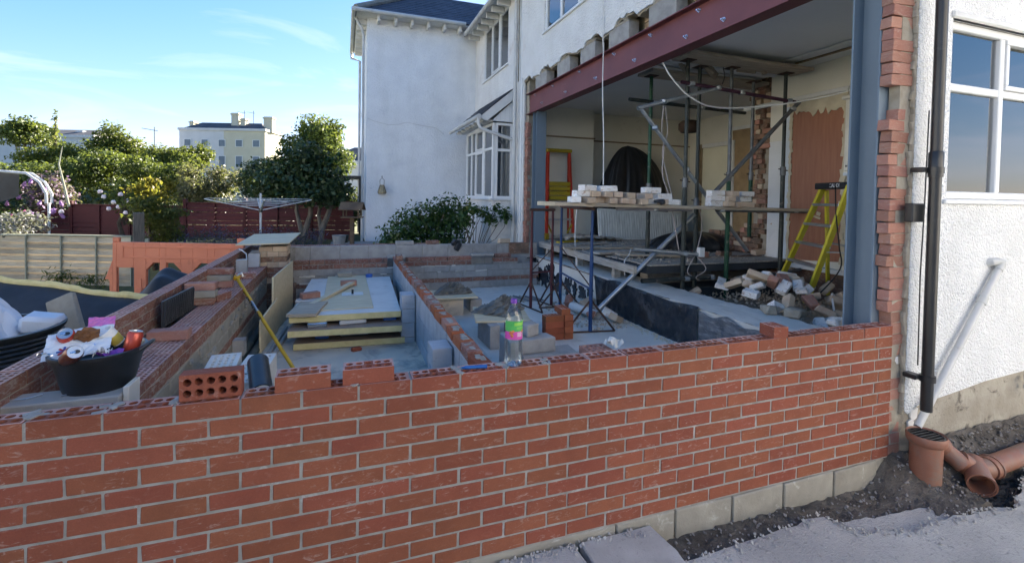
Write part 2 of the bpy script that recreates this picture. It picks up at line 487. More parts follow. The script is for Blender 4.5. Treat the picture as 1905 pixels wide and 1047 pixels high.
# ---------------------------------------------------------------- material list
M_brick('brick_red', (0.282, 0.094, 0.053), (0.240, 0.078, 0.045), t3=(0.555, 0.76), k3=0.5, rnd=.10, mask=.15)
M_brick('brick_top', (0.54, 0.33, 0.275), (0.45, 0.26, 0.21), t3=(0.52, 0.75), k3=0.35, smear=(.55, .47, .42))  # upward faces: mortar dust, plus pale grazing sky sheen put into the colour
M_brick('brick_dull', (0.29, 0.125, 0.085), (0.21, 0.090, 0.065), t3=(0.47, 0.66), k3=0.8, smear=(0.40, 0.36, 0.31))
M_brick('brick_orange', (0.36, 0.115, 0.052), (0.30, 0.09, 0.042), t3=(0.62, 0.74), k3=0.4)
M_brick('brick_old', (0.54, 0.38, 0.26), (0.62, 0.51, 0.38), t3=(0.5, 0.66), k3=0.7, smear=(0.56, 0.47, 0.36), rnd=0.2)
M_brick('brick_painted', (0.50, 0.34, 0.24), (0.58, 0.46, 0.34), t3=(0.38, 0.45), k3=0.95, smear=(0.84, 0.83, 0.80), rnd=0.12)
M_brick('brick_reveal', (0.42, 0.225, 0.17), (0.35, 0.165, 0.12), t3=(0.52, 0.7), k3=0.6, smear=(0.45, 0.36, 0.30), bs=0.9)
M_brick('brick_sooty', (0.30, 0.17, 0.11), (0.20, 0.11, 0.075), t3=(0.5, 0.64), k3=0.6, smear=(0.48, 0.40, 0.30), dirt=(0.10, 0.08, 0.065))
M('mortar', (0.34, 0.325, 0.295), (0.24, 0.225, 0.20), 14, 0.95, 0.6, 180, 0.003, c3=(0.48, 0.47, 0.45), s3=9, k3=0.6)
M('mortar_warm', (0.40, 0.36, 0.29), (0.30, 0.26, 0.20), 12, 0.95, 0.7, 140, 0.004)
M('mortar_wet', (0.22, 0.205, 0.175), (0.14, 0.13, 0.11), 16, 0.7, 0.9, 70, 0.01)
M('block', (0.38, 0.365, 0.345), (0.29, 0.28, 0.265), 9, 0.95, 0.7, 150, 0.003, c3=(0.40, 0.39, 0.37), s3=22, k3=0.5, rnd=0.10)
M('block_blue', (0.44, 0.45, 0.465), (0.35, 0.36, 0.375), 7, 0.95, 0.5, 150, 0.003, c3=(0.19, 0.19, 0.19), s3=12, k3=0.5, rnd=0.08)
M('block_mortared', (0.36, 0.33, 0.27), (0.27, 0.245, 0.20), 5, 0.95, 0.8, 60, 0.006, c3=(0.45, 0.42, 0.36), s3=8)
M('concrete', (0.40, 0.385, 0.355), (0.31, 0.30, 0.28), 3, 0.9, 0.5, 60, 0.004, c3=(0.23, 0.22, 0.21), s3=6, k3=0.6)
M('concrete_pale', (0.68, 0.65, 0.585), (0.58, 0.555, 0.50), 2.2, 0.9, 0.4, 40, 0.004, c3=(0.36, 0.33, 0.28), s3=4, k3=0.6, t3=(0.56, 0.72))
M('concrete_tan', (0.64, 0.54, 0.41), (0.52, 0.45, 0.36), 2.0, 0.95, 0.8, 45, 0.006, c3=(0.22, 0.215, 0.21), s3=3.5, k3=0.75, t3=(0.50, 0.66))
M('path', (0.57, 0.545, 0.50), (0.42, 0.40, 0.37), 2.0, 0.95, 1.0, 90, 0.012, c3=(0.24, 0.23, 0.22), s3=45, k3=0.6, t3=(0.56, 0.66), detail=8)
M('slab', (0.52, 0.50, 0.47), (0.42, 0.40, 0.375), 6, 0.95, 0.9, 110, 0.008, c3=(0.25, 0.24, 0.235), s3=40, k3=0.5, detail=8)
M('soil', (0.085, 0.07, 0.055), (0.18, 0.155, 0.128), 7, 0.75, 1.0, 50, 0.02, c3=(0.20, 0.19, 0.18), s3=26, t3=(0.62, 0.70))
M('soil_wet', (0.016, 0.014, 0.012), (0.035, 0.030, 0.025), 9, 0.35, 1.0, 60, 0.02, c3=(0.10, 0.09, 0.08), s3=40, t3=(0.64, 0.70), spec=0.5)
M('stone_chip', (0.40, 0.38, 0.36), (0.26, 0.24, 0.23), 6, 0.85, 0.4, 50, rnd=0.35)
M('grass', (0.075, 0.085, 0.035), (0.10, 0.11, 0.045), 3, 0.9, 1.0, 40, 0.03, c3=(0.10, 0.085, 0.035), s3=5, k3=0.5)
M('patio', (0.34, 0.33, 0.31), (0.26, 0.25, 0.24), 2, 0.9, 0.4, 40)
M('dust', (0.52, 0.45, 0.36), (0.38, 0.32, 0.25), 4, 0.95, 0.9, 45, 0.015, c3=(0.52, 0.46, 0.38), s3=12, k3=0.7)
M('dark_earth', (0.25, 0.20, 0.15), (0.37, 0.30, 0.23), 4, 0.95, 1.0, 30, 0.02, c3=(0.34, 0.28, 0.22), s3=11, k3=0.6)
M_pebble('pebbledash', (0.82, 0.82, 0.81), (0.75, 0.75, 0.74), 62, 1.0, 0.012)
M_pebble('pebbledash_old', (0.80, 0.795, 0.775), (0.72, 0.71, 0.69), 38, 1.0, 0.014, c3=(0.55, 0.44, 0.36), s3=0.9)
M_pebble('render', (0.80, 0.81, 0.82), (0.73, 0.74, 0.755), 26, 0.8, 0.010, c3=(0.60, 0.62, 0.65), s3=1.1)
M('plinth', (0.42, 0.385, 0.32), (0.30, 0.265, 0.21), 4, 0.95, 0.9, 25, 0.012, c3=(0.16, 0.14, 0.115), s3=7, t3=(0.57, 0.65))
M('upvc', (0.74, 0.75, 0.75), (0.70, 0.71, 0.71), 2, 0.35, spec=0.5)
M('white_paint', (0.70, 0.70, 0.68), (0.62, 0.62, 0.60), 4, 0.55, 0.2, 40, c3=(0.48, 0.46, 0.42), s3=6, k3=0.4)
M('gutter', (0.58, 0.585, 0.575), (0.48, 0.48, 0.465), 3, 0.5, c3=(0.33, 0.33, 0.29), s3=7, k3=0.5)
M('slate', (0.040, 0.047, 0.066), (0.070, 0.080, 0.105), 3, 0.6, 0.5, 60, rnd=0.2)
M('ridge', (0.30, 0.28, 0.24), (0.20, 0.19, 0.165), 6, 0.9, 0.4, 60)
M('steel_blue', (0.165, 0.215, 0.262), (0.142, 0.188, 0.232), 1.5, 0.5, 0.15, 120, 0.001, spec=0.45, c3=(0.17, 0.24, 0.31), s3=40, k3=0.3)
M('beam_red', (0.185, 0.058, 0.060), (0.15, 0.046, 0.05), 2.5, 0.5, 0.2, 120, 0.001, spec=0.4, c3=(0.30, 0.19, 0.17), s3=10, t3=(0.66, 0.74), k3=0.5)
M('bolt', (0.75, 0.75, 0.77), (0.6, 0.6, 0.62), 5, 0.22, metal=1.0)
M('galv', (0.44, 0.47, 0.49), (0.34, 0.36, 0.38), 9, 0.42, metal=0.75, c3=(0.25, 0.24, 0.22), s3=12, k3=0.5)
M('galv_dark', (0.20, 0.21, 0.215), (0.13, 0.135, 0.14), 8, 0.5, metal=0.5, c3=(0.28, 0.24, 0.20), s3=10, k3=0.5)
M('prop_green', (0.020, 0.085, 0.045), (0.015, 0.055, 0.032), 6, 0.5, c3=(0.20, 0.19, 0.16), s3=14, t3=(0.60, 0.68), k3=0.8)
M('prop_dark', (0.035, 0.043, 0.040), (0.055, 0.060, 0.055), 6, 0.5, c3=(0.20, 0.17, 0.14), s3=12, t3=(0.6, 0.7), k3=0.7, metal=0.3)
M('prop_purple', (0.085, 0.030, 0.055), (0.06, 0.022, 0.042), 6, 0.55)
M('trestle_red', (0.105, 0.022, 0.028), (0.07, 0.02, 0.022), 6, 0.55, c3=(0.14, 0.07, 0.04), s3=14, k3=0.8)
M('trestle_blue', (0.016, 0.055, 0.165), (0.02, 0.045, 0.11), 6, 0.5, c3=(0.13, 0.075, 0.045), s3=9, k3=0.8)
M('rust', (0.10, 0.05, 0.03), (0.06, 0.035, 0.025), 9, 0.8, 0.4, 80)
M('board_old', (0.46, 0.385, 0.29), (0.33, 0.275, 0.205), 4, 0.9, 0.4, 40, stretch=(1, 9, 9), c3=(0.43, 0.39, 0.33), s3=6, k3=0.6)
M('timber_grey', (0.44, 0.405, 0.355), (0.30, 0.27, 0.23), 4, 0.9, 0.5, 40, stretch=(9, 1, 9), c3=(0.46, 0.43, 0.38), s3=5, k3=0.6)
M('plywood', (0.64, 0.54, 0.36), (0.55, 0.455, 0.295), 3, 0.7, 0.15, 30, stretch=(1.5, 8, 8), c3=(0.36, 0.31, 0.24), s3=4, k3=0.4)
M('pir_yellow', (0.70, 0.59, 0.29), (0.60, 0.50, 0.23), 12, 0.95, 0.5, 90)
M('pir_face', (0.66, 0.63, 0.58), (0.58, 0.55, 0.51), 5, 0.5, 0.15, 60, c3=(0.40, 0.36, 0.30), s3=4, k3=0.5)
M('pir_under', (0.30, 0.23, 0.18), (0.25, 0.19, 0.15), 5, 0.8)
M('black_plastic', (0.014, 0.015, 0.017), (0.022, 0.023, 0.026), 5, 0.38, 0.2, 30, spec=0.5)
M('black_dusty', (0.022, 0.024, 0.028), (0.045, 0.048, 0.054), 6, 0.45, 0.3, 40, spec=0.5, c3=(0.17, 0.17, 0.17), s3=9, k3=0.4)
M('membrane', (0.012, 0.014, 0.019), (0.024, 0.028, 0.036), 5, 0.24, 0.5, 9, 0.03, spec=0.6, c3=(0.22, 0.23, 0.24), s3=2.6, t3=(0.55, 0.80), k3=0.6)
M('membrane_dusty', (0.15, 0.16, 0.175), (0.05, 0.055, 0.065), 5, 0.4, 0.5, 12, 0.02, spec=0.5, c3=(0.34, 0.34, 0.34), s3=6, t3=(0.5, 0.7), k3=0.7, stretch=(1, 1.5, 5))
M('navy_sheet', (0.022, 0.024, 0.028), (0.036, 0.039, 0.045), 5, 0.5, 0.3, 20)
M('rope_white', (0.72, 0.71, 0.68), None, 5, 0.6)
M('cable_pink', (0.50, 0.43, 0.40), None, 5, 0.6)
M('cable_black', (0.02, 0.02, 0.02), None, 5, 0.6)
M('interior_wall', (0.74, 0.71, 0.62), (0.68, 0.65, 0.555), 1.3, 0.85, 0.2, 25, c3=(0.58, 0.54, 0.45), s3=3, k3=0.5)
M('interior_blue', (0.58, 0.65, 0.72), (0.52, 0.58, 0.65), 1.5, 0.7, c3=(0.30, 0.30, 0.31), s3=6, k3=0.4)
M('interior_white', (0.76, 0.76, 0.75), (0.68, 0.68, 0.665), 2, 0.8, 0.2, 20, c3=(0.20, 0.19, 0.18), s3=9, t3=(0.66, 0.72))
M('ceiling', (0.80, 0.80, 0.78), (0.76, 0.76, 0.74), 1.5, 0.9)
M('rail_brown', (0.27, 0.20, 0.125), (0.20, 0.15, 0.09), 6, 0.9)
M('tan_wall', (0.36, 0.26, 0.15), (0.26, 0.185, 0.105), 4, 0.9, 0.4, 30, c3=(0.32, 0.25, 0.15), s3=6, k3=0.6)
M('veneer', (0.36, 0.165, 0.098), (0.29, 0.125, 0.075), 5, 0.45, 0.1, 60, stretch=(6, 6, 0.5), detail=7, lohi=(0.3, 0.7))
M('plaster_scrap', (0.60, 0.54, 0.40), (0.50, 0.44, 0.32), 7, 0.95, 0.4, 40)
M('cream_door', (0.72, 0.69, 0.54), (0.66, 0.63, 0.48), 2, 0.6)
M('radiator', (0.66, 0.68, 0.66), None, 3, 0.4)
M('ladder_red', (0.47, 0.035, 0.015), (0.38, 0.028, 0.013), 4, 0.45)
M('ladder_yellow', (0.56, 0.49, 0.035), (0.48, 0.41, 0.03), 4, 0.45, c3=(0.42, 0.37, 0.18), s3=9, k3=0.5)
M('tread_yellow', (0.42, 0.30, 0.02), (0.36, 0.25, 0.02), 4, 0.5)
M('alu', (0.62, 0.64, 0.65), (0.52, 0.53, 0.54), 7, 0.35, metal=0.85, c3=(0.30, 0.29, 0.28), s3=12, k3=0.4)
M('lamp_brown', (0.06, 0.036, 0.024), None, 6, 0.7)
M('orange_barrier', (0.66, 0.215, 0.115), (0.60, 0.185, 0.10), 3, 0.5, 0.1, 40, c3=(0.42, 0.14, 0.08), s3=6, k3=0.4)
M('fence_maroon', (0.070, 0.013, 0.016), (0.05, 0.010, 0.012), 5, 0.7, 0.3, 30, stretch=(2, 2, 12), rnd=0.15)
M('fence_wood', (0.42, 0.365, 0.27), (0.33, 0.275, 0.195), 3, 0.9, 0.4, 30, stretch=(1.5, 1.5, 14), c3=(0.16, 0.115, 0.075), s3=2.4, k3=0.6, rnd=0.25, t3=(0.58, 0.7))
M('fence_green', (0.335, 0.345, 0.265), (0.27, 0.275, 0.21), 4, 0.9, 0.3, 30, rnd=0.1)
M('post_old', (0.16, 0.14, 0.115), (0.10, 0.088, 0.075), 5, 0.95, 0.6, 30, stretch=(8, 8, 1))
M('bark', (0.115, 0.095, 0.075), (0.19, 0.17, 0.145), 7, 0.95, 0.8, 25, 0.02, stretch=(2, 2, 0.6))
M('bark_dark', (0.05, 0.04, 0.03), (0.09, 0.075, 0.06), 7, 0.95, 0.8, 25, 0.02)
M('far_cream', (0.56, 0.52, 0.40), (0.52, 0.48, 0.365), 1, 0.9)
M('far_white', (0.58, 0.58, 0.58), (0.53, 0.53, 0.53), 1, 0.9)
M('far_roof', (0.10, 0.10, 0.11), (0.07, 0.07, 0.078), 1, 0.9)
M('far_window', (0.16, 0.20, 0.24), (0.12, 0.15, 0.18), 1, 0.25)
M('terracotta', (0.29, 0.125, 0.078), (0.23, 0.098, 0.062), 5, 0.5, 0.15, 60, c3=(0.20, 0.155, 0.125), s3=9, k3=0.7, t3=(.5, .66), spec=0.4)
M('pipe_white', (0.60, 0.60, 0.58), (0.52, 0.52, 0.50), 4, 0.45, c3=(0.44, 0.41, 0.36), s3=6, k3=0.5)
M('pipe_black', (0.016, 0.016, 0.017), (0.026, 0.026, 0.027), 4, 0.36, 0.1, 30, c3=(0.075, 0.075, 0.075), s3=6, k3=0.5, spec=0.5)
M('pipe_green', (0.045, 0.055, 0.045), (0.07, 0.08, 0.068), 5, 0.6, c3=(0.22, 0.22, 0.20), s3=7, k3=0.5)
M('sack_white', (0.66, 0.68, 0.72), (0.60, 0.62, 0.66), 5, 0.5, 0.5, 12, 0.02)
M('strut_yellow', (0.62, 0.37, 0.025), (0.54, 0.31, 0.02), 5, 0.45, c3=(0.25, 0.16, 0.05), s3=14, k3=0.5)
M('can_red', (0.55, 0.075, 0.045), None, 4, 0.25, spec=0.5, metal=0.3)
M('can_dark', (0.17, 0.055, 0.035), (0.09, 0.03, 0.022), 14, 0.3, metal=0.3)
M('foil', (0.70, 0.70, 0.70), None, 6, 0.25, metal=1.0)
M('paper', (0.66, 0.69, 0.72), (0.58, 0.61, 0.65), 5, 0.7, c3=(0.16, 0.30, 0.55), s3=7, t3=(0.64, 0.67))
M('peel', (0.20, 0.085, 0.028), (0.12, 0.05, 0.02), 9, 0.6)
M('pink_wrap', (0.56, 0.20, 0.47), (0.48, 0.14, 0.40), 6, 0.35)
M('yellow_pot', (0.62, 0.50, 0.10), None, 6, 0.4)
M('purple', (0.17, 0.045, 0.34), None, 5, 0.35)
M('label_green', (0.05, 0.32, 0.09), (0.10, 0.42, 0.10), 30, 0.4)
M('label_pink', (0.50, 0.06, 0.32), (0.56, 0.10, 0.34), 30, 0.4)
M('label_lime', (0.30, 0.62, 0.10), None, 20, 0.4)
M('label_white', (0.78, 0.78, 0.76), None, 20, 0.5)
M('berry', (0.50, 0.08, 0.06), (0.60, 0.30, 0.08), 60, 0.5)
M('blue_marker', (0.02, 0.11, 0.36), None, 5, 0.4)
M('blue_tape', (0.06, 0.16, 0.50), None, 5, 0.4)
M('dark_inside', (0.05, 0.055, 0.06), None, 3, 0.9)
M('curtain', (0.34, 0.345, 0.36), (0.26, 0.265, 0.28), 3, 0.9)
M('kitchen', (0.76, 0.74, 0.66), None, 2, 0.5)
M('bird_table', (0.17, 0.115, 0.07), (0.11, 0.075, 0.05), 5, 0.9, 0.4, 30)
M('cage', (0.06, 0.055, 0.05), None, 5, 0.6)
M('seed', (0.50, 0.42, 0.27), (0.36, 0.28, 0.16), 40, 0.9)
M('white_frame', (0.66, 0.68, 0.69), None, 5, 0.4)
M('flower_white', (0.80, 0.74, 0.74), (0.75, 0.62, 0.66), 6, 0.7)
M('flower_blue', (0.085, 0.07, 0.30), (0.13, 0.10, 0.36), 6, 0.7)
M('flower_lilac', (0.36, 0.17, 0.42), (0.44, 0.24, 0.48), 6, 0.7)
M('flower_pink', (0.58, 0.16, 0.30), None, 6, 0.7)
M('lettering', (0.75, 0.75, 0.73), None, 6, 0.5)
M('lettering_dark', (0.06, 0.05, 0.02), None, 6, 0.5)
M('ink_red', (0.45, 0.04, 0.04), None, 6, 0.6)
M('ink_blue', (0.05, 0.09, 0.30), None, 6, 0.6)
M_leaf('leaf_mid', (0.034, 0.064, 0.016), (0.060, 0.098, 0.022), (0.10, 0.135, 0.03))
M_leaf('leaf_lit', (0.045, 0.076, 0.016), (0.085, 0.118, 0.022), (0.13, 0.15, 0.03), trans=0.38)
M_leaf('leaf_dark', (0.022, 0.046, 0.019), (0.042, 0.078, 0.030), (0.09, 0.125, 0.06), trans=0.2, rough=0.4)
M_leaf('leaf_glossy', (0.022, 0.060, 0.016), (0.050, 0.110, 0.026), (0.10, 0.16, 0.045), trans=0.25, rough=0.4)
M_leaf('leaf_gold', (0.13, 0.13, 0.018), (0.24, 0.20, 0.03), (0.34, 0.25, 0.04), trans=0.45)
M_leaf('leaf_acer', (0.055, 0.075, 0.022), (0.10, 0.125, 0.03), (0.16, 0.16, 0.045), trans=0.4)
M_leaf('leaf_olive', (0.075, 0.085, 0.045), (0.14, 0.14, 0.075), (0.28, 0.25, 0.15), trans=0.35)
M_leaf('leaf_grey', (0.12, 0.13, 0.13), (0.20, 0.20, 0.21), (0.30, 0.30, 0.30), trans=0.25)
M_leaf('leaf_cream', (0.10, 0.14, 0.03), (0.24, 0.26, 0.07), (0.42, 0.40, 0.15), trans=0.35)
M_leaf('leaf_blue', (0.05, 0.07, 0.045), (0.075, 0.07, 0.15), (0.12, 0.095, 0.30), trans=0.3)
M_leaf('leaf_lilac', (0.05, 0.075, 0.03), (0.16, 0.09, 0.18), (0.42, 0.22, 0.48), trans=0.3)
M_glass('pane', (0.85, 0.88, 0.9), refl=0.22)
M_glass('pane_dark', (0.35, 0.38, 0.40), refl=0.14)
M('neighbour_render', (0.64, 0.645, 0.65), (0.58, 0.585, 0.59), 2, .9, .3, 30)
M_glass('bottle_plastic', (0.975, 0.99, 0.99), refl=0.05, fs=.45)
M_glass('water', (0.97, 0.99, 0.99), refl=0.01, fs=.3)

# ---------------------------------------------------------------- ground
def ground_z(x, y):
    q = min(1, max(0, (x + 2.2) / 1.2)); y0 = 9.3 - 2.7 * q
    t = min(1, max(0, (y - y0) / 2.4)); t = t * t * (3 - 2 * t)
    z = -1.16 + 0.72 * t
    if x < -0.6: 
        k = min(1, (-0.6 - x) / 0.4)
        z += 0.17 * k * (1 - t)
    return z
def make_ground():
    xs = list(np.linspace(-12, 12, 61)); xs = [-900, -300, -100, -40, -20] + xs + [20, 40, 100, 300, 900]
    ys = list(np.linspace(-4, 20, 61)); ys = [-300, -60, -15] + ys + [30, 60, 120, 300, 900]
    mb = MB()
    mb.v = [(x, y, ground_z(x, y) + (0.02 * math.sin(x * 3.1) * math.cos(y * 2.7) if x < -0.6 else 0)) for y in ys for x in xs]
    w = len(xs)
    mb.f = [(j * w + i, j * w + i + 1, (j + 1) * w + i + 1, (j + 1) * w + i) for j in range(len(ys) - 1) for i in range(w - 1)]
    struct(mb.build('ground', 'grass', smooth=True))
make_ground()

def bumpy(x0, x1, y0, y1, nx, ny, zf, amp, seed):
    rs = np.random.RandomState(seed); nz = rs.uniform(-1, 1, (ny + 1, nx + 1))
    mb = MB()
    def fn(a, b):
        i, j = int(round(a * nx)), int(round(b * ny)); x = x0 + (x1 - x0) * a; y = y0 + (y1 - y0) * b
        ed = 0 if i in (0, nx) or j in (0, ny) else 1
        return (x + ed * rs.uniform(-.3, .3) * (x1 - x0) / nx, y + ed * rs.uniform(-.3, .3) * (y1 - y0) / ny, zf(x, y) + amp * nz[j, i])
    return mb.grid(nx, ny, fn)
# soil in the trench beside the wall and the house
def trench_z(x, y):
    z = -1.052
    if 4.30 < x < 4.86:
        t = min(1, (x - 4.30) / .30); t = t * t * (3 - 2 * t)
        z = -1.065 + t * (.065 + 0.10 * max(0, (y + 0.25) / 0.25))
    elif x > 4.45: z = -1.02 + 0.16 * max(0, (y + 0.25) / 0.25) - 0.10 * max(0, min(1, (-0.12 - y) / 0.2))
    elif x > 3.6: z = -1.052 - 0.013 * (x - 3.6) / 0.70
    if y < -0.43: z = min(z, -1.11)
    return z
struct(bumpy(2.3, 9.0, -0.80, 0.02, 170, 26, trench_z, 0.012, 3).build('trench_soil', 'soil', smooth=True))
struct(bumpy(4.82, 5.4, -0.42, -0.16, 22, 12, lambda x, y: -1.055, 0.02, 4).build('wet_hole_soil', 'soil_wet'))
# stones and grit lying in the trench
def grit(name, n, fx, mat, s0, s1, seed):
    rs = np.random.RandomState(seed); mb = MB()
    for _ in range(n):
        x, y, z = fx(rs); s = rs.uniform(s0, s1)
        m = Matrix.Translation((x, y, z)) @ Euler(tuple(rs.uniform(0, 3, 3))).to_matrix().to_4x4()
        k = [rs.uniform(.6, 1.2) for _ in range(3)]
        vs = [m @ Vector((a[0] * s * k[0], a[1] * s * k[1], a[2] * s * k[2] * .7)) for a in ((1, 0, 0), (-1, .2, 0), (0, 1, .1), (.1, -1, 0), (0, 0, 1), (0, .1, -1))]
        mb.add(vs, [(0, 2, 4), (2, 1, 4), (1, 3, 4), (3, 0, 4), (2, 0, 5), (1, 2, 5), (3, 1, 5), (0, 3, 5)])
    return tag(mb.build(name, mat), kind='stuff')
def _tr(rs):
    x = rs.uniform(2.62, 7.5); y = rs.uniform(-0.42, -0.01); return x, y, trench_z(x, y) + 0.012
tag(grit('gravel', 1000, _tr, 'stone_chip', 0.003, 0.015, 5), 'loose gravel and grit in the trench beside the wall', 'gravel')
def _tr2(rs):
    x = rs.uniform(4.7, 8.0); y = rs.uniform(-0.4, -0.01); return x, y, trench_z(x, y) + 0.012
tag(grit('dark_gravel', 700, _tr2, 'soil', 0.005, 0.018, 6), 'dark wet stones in the trench by the drain', 'gravel')

# concrete path, broken along the trench
def jag(poly, n, a, rs):
    out = []
    for (x0, y0), (x1, y1) in zip(poly[:-1], poly[1:]):
        for k in range(n):
            t = k / n; out.append((x0 + (x1 - x0) * t + (rs.uniform(-a, a) if k else 0), y0 + (y1 - y0) * t + (rs.uniform(-a, a) if k else 0)))
    out.append(poly[-1]); return out
_rs = np.random.RandomState(8)
edge = jag([(2.30, -0.33), (2.62, -0.215), (3.25, -0.20), (3.70, -0.19), (3.79, -0.345), (4.05, -0.435), (4.45, -0.42), (4.85, -0.50), (5.2, -0.40), (5.52, -0.28), (9.0, -0.20)], 4, 0.022, _rs)
struct(MB().prism(edge + [(9.0, -9), (2.30, -9)], -1.17, -1.0).build('path', 'path', bevel=0.003))
edge2 = jag([(3.66, -0.26), (3.80, -0.22), (4.1, -0.26), (4.5, -0.30), (4.9, -0.44), (5.1, -0.60)], 7, 0.02, _rs)
struct(MB().prism(edge2 + [(5.1, -0.9), (3.66, -0.9)], -1.18, -1.035).build('broken_path_edge', 'path', bevel=0.003))
def _pc(rs):
    i = rs.randint(4, len(edge) - 1); t = rs.rand(); x = edge[i][0] * (1 - t) + edge[i + 1][0] * t; y = edge[i][1] * (1 - t) + edge[i + 1][1] * t
    return x, y - abs(rs.normal()) * .05 + .02, -.994
tag(grit('path_crumbs', 420, _pc, 'path', .003, .014, 10), 'crumbs of broken concrete along the ragged path edge', 'crumbs')
for k, (a, b, lab) in enumerate(((1.55, 2.193, 'grey paving slab beside the brick wall, left of its neighbour'), (2.207, 2.652, 'grey paving slab beside the brick wall, at the edge of the trench'))):
    y1 = -0.012
    rs = np.random.RandomState(20 + k)
    e = jag([(a, y1), (b - 0.02, y1), (b, -0.21 if k else -0.34), (b - 0.02, -0.34), (a, -0.34)], 4, 0.004, rs)
    o = MB().prism(e, -1.06, -0.93).build('paving_slab', 'slab', bevel=0.008)
    tag(o, lab, 'slab', 'paving slabs along the brick wall')
def _tr3(rs): return rs.uniform(1.7, 2.55), rs.uniform(-0.06, -0.012) ** 1.0 if False else -0.012 - abs(rs.normal()) * 0.03, -0.925
tag(grit('crumbs', 160, _tr3, 'stone_chip', 0.003, 0.012, 9), 'mortar crumbs on the slabs at the foot of the wall', 'crumbs')

# ---------------------------------------------------------------- front brick wall
BR_R = [brick_solid('brick_red') for _ in range(4)]
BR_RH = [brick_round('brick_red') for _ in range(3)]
fw = thing('brick_wall', 'new red brick wall across the foreground with open perforated top course', 'wall', (0, 0, 0))
XE = 4.551
mo = MB()
for c in range(12):
    z = -0.075 * c
    ph = 0.0 if c % 2 == 0 else 0.1125
    me = BR_RH if c == 0 else BR_R
    if c % 2 == 0:
        j = lay(fw, -0.40, 4.275 - .005, z, me, ph); j2 = lay(fw, 4.275 + .005, XE, z, me, 4.425, unit=9)
        j = j + [4.275] + j2
    else:
        j = lay(fw, -0.40, XE, z, me, ph)
    if c == 0:
        for e in j: 
            mo.box(e - .0075, e + .0075, 0.003 + jit(.001), BW - .002, -0.066, -0.003 + jit(.003))
mo.box(-0.395, XE - 0.004, 0.0035, BW - 0.003, -0.897, -0.066)
mo.build('mortar', 'mortar', fw)
# smears of mortar on the open top
sm = MB()
for x in (0.0, 0.0, 0.225, 0.45, 1.8, 2.02, 1.58, 0.9, 1.125):
    for _ in range(5):
        sm.cbox((x + jit(.02), 0.05 + jit(.04), -0.001 + random.uniform(0, .003)), (random.uniform(.012, .03), random.uniform(.02, .05), 0.006), (jit(.12), jit(.12), jit(1.5)))
sm.build('mortar_dabs', 'mortar', fw, bevel=0.001)
# concrete block footing course
BK = [brick_solid('block_mortared', 0.44, 0.115, 0.21, 0.004, 0.006, 'block') for _ in range(3)]
fx = [(-0.4, 0.9), (0.91, 1.62), (1.63, 2.42), (2.43, 2.80), (2.81, 3.2), (3.21, 3.6), (3.61, 4.03), (4.04, 4.44)]
for a, b in fx:
    put('block', random.choice(BK), fw, ((a + b) / 2, -0.004 + jit(.004), -0.902 + jit(.003)), (0, 0, jit(.006)), ((b - a) / .44, 1, 1))
put('block', BK[0], fw, (4.495, 0.012, -0.912), (0, 0.05, 0.03), (0.20, 0.8, 0.42))
MB().box(-0.4, 4.52, 0.012, 0.10, -1.2, -0.899).build('footing', 'mortar_warm', fw)

# loose bricks standing on the wall
RB = thing  # alias
def loose(me, loc, rot, label, group=None, scale=(1, 1, 1)):
    o = put('brick', me, None, loc, rot, scale)
    return tag(o, label, 'brick', group)
loose(brick_round('brick_red', top=False), (0.565, 0.030, 0.0015), (R_(90), 0, R_(0.5)), 'red brick stood on edge on the wall, its ten holes facing out', 'loose bricks on the new wall')
loose(BR_RH[1], (0.905, 0.012, 0.066), (0, 0, R_(1.0)), 'loose red perforated brick on the wall, next to the brick on edge', 'loose bricks on the new wall')
loose(BR_RH[2], (1.168, 0.010, 0.0665), (0, 0, R_(-1)), 'loose red perforated brick on the wall, nearest the water bottle', 'loose bricks on the new wall')
loose(BR_RH[1], (3.61, 0.055, 0.066), (0, 0, R_(84)), 'half red brick laid across the wall near the blue steel post', 'loose bricks on the new wall', (0.55, 1, 1))

# ---------------------------------------------------------------- floor slabs inside the footings
struct(bumpy(0.05, 1.86, 0.12, 6.1, 40, 100, lambda x, y: -0.835, 0.006, 31).build('concrete_floor', 'concrete_tan', smooth=True))
struct(bumpy(1.90, 4.60, 0.12, 4.35, 60, 80, lambda x, y: -0.722 - (0.06 if x < 2.35 else 0), 0.005, 32).build('blinding_slab', 'concrete_pale', smooth=True))
struct(bumpy(1.90, 4.60, 4.3, 6.1, 40, 30, lambda x, y: -0.80, 0.010, 33).build('blinding_floor', 'concrete_pale', smooth=True))
MBK = MB().box(-0.3, 4.6, 0.10, 6.2, -1.3, -0.86).build('oversite', 'dark_earth'); struct(MBK)

BR_D = [brick_solid('brick_dull') for _ in range(4)]
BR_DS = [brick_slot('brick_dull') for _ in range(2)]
BLK = [brick_solid('block', 0.44, 0.10, 0.215, 0.002, 0.004, 'block') for _ in range(3)]
BLKB = [brick_solid('block_blue', 0.44, 0.10, 0.215, 0.002, 0.004, 'block') for _ in range(3)]
BLKM = [brick_solid('block_mortared', 0.44, 0.10, 0.10, 0.004, 0.006, 'block') for _ in range(3)]

# outer leaf of the left cavity wall (runs away from the camera)
ol = thing('cavity_wall', 'far left brick leaf with open slotted top, running away from the front wall', 'wall', (-0.2975, 0.115, 0), R_(90))
for c in range(5):
    z = -0.075 * c
    lay(ol, 0.0, 6.15, z, BR_DS if c == 0 else BR_D, 0.06 if c % 2 == 0 else 0.1725)
    if c == 0:
        pass
mo = MB().box(0.0, 6.15, 0.004, BW - 0.004, -0.95, -0.067)
for k in range(28): mo.box(0.06 + .225 * k - .005, 0.06 + .225 * k + .005, .004, BW - .004, -.07, -.008)
mo.build('mortar', 'mortar_warm', ol)
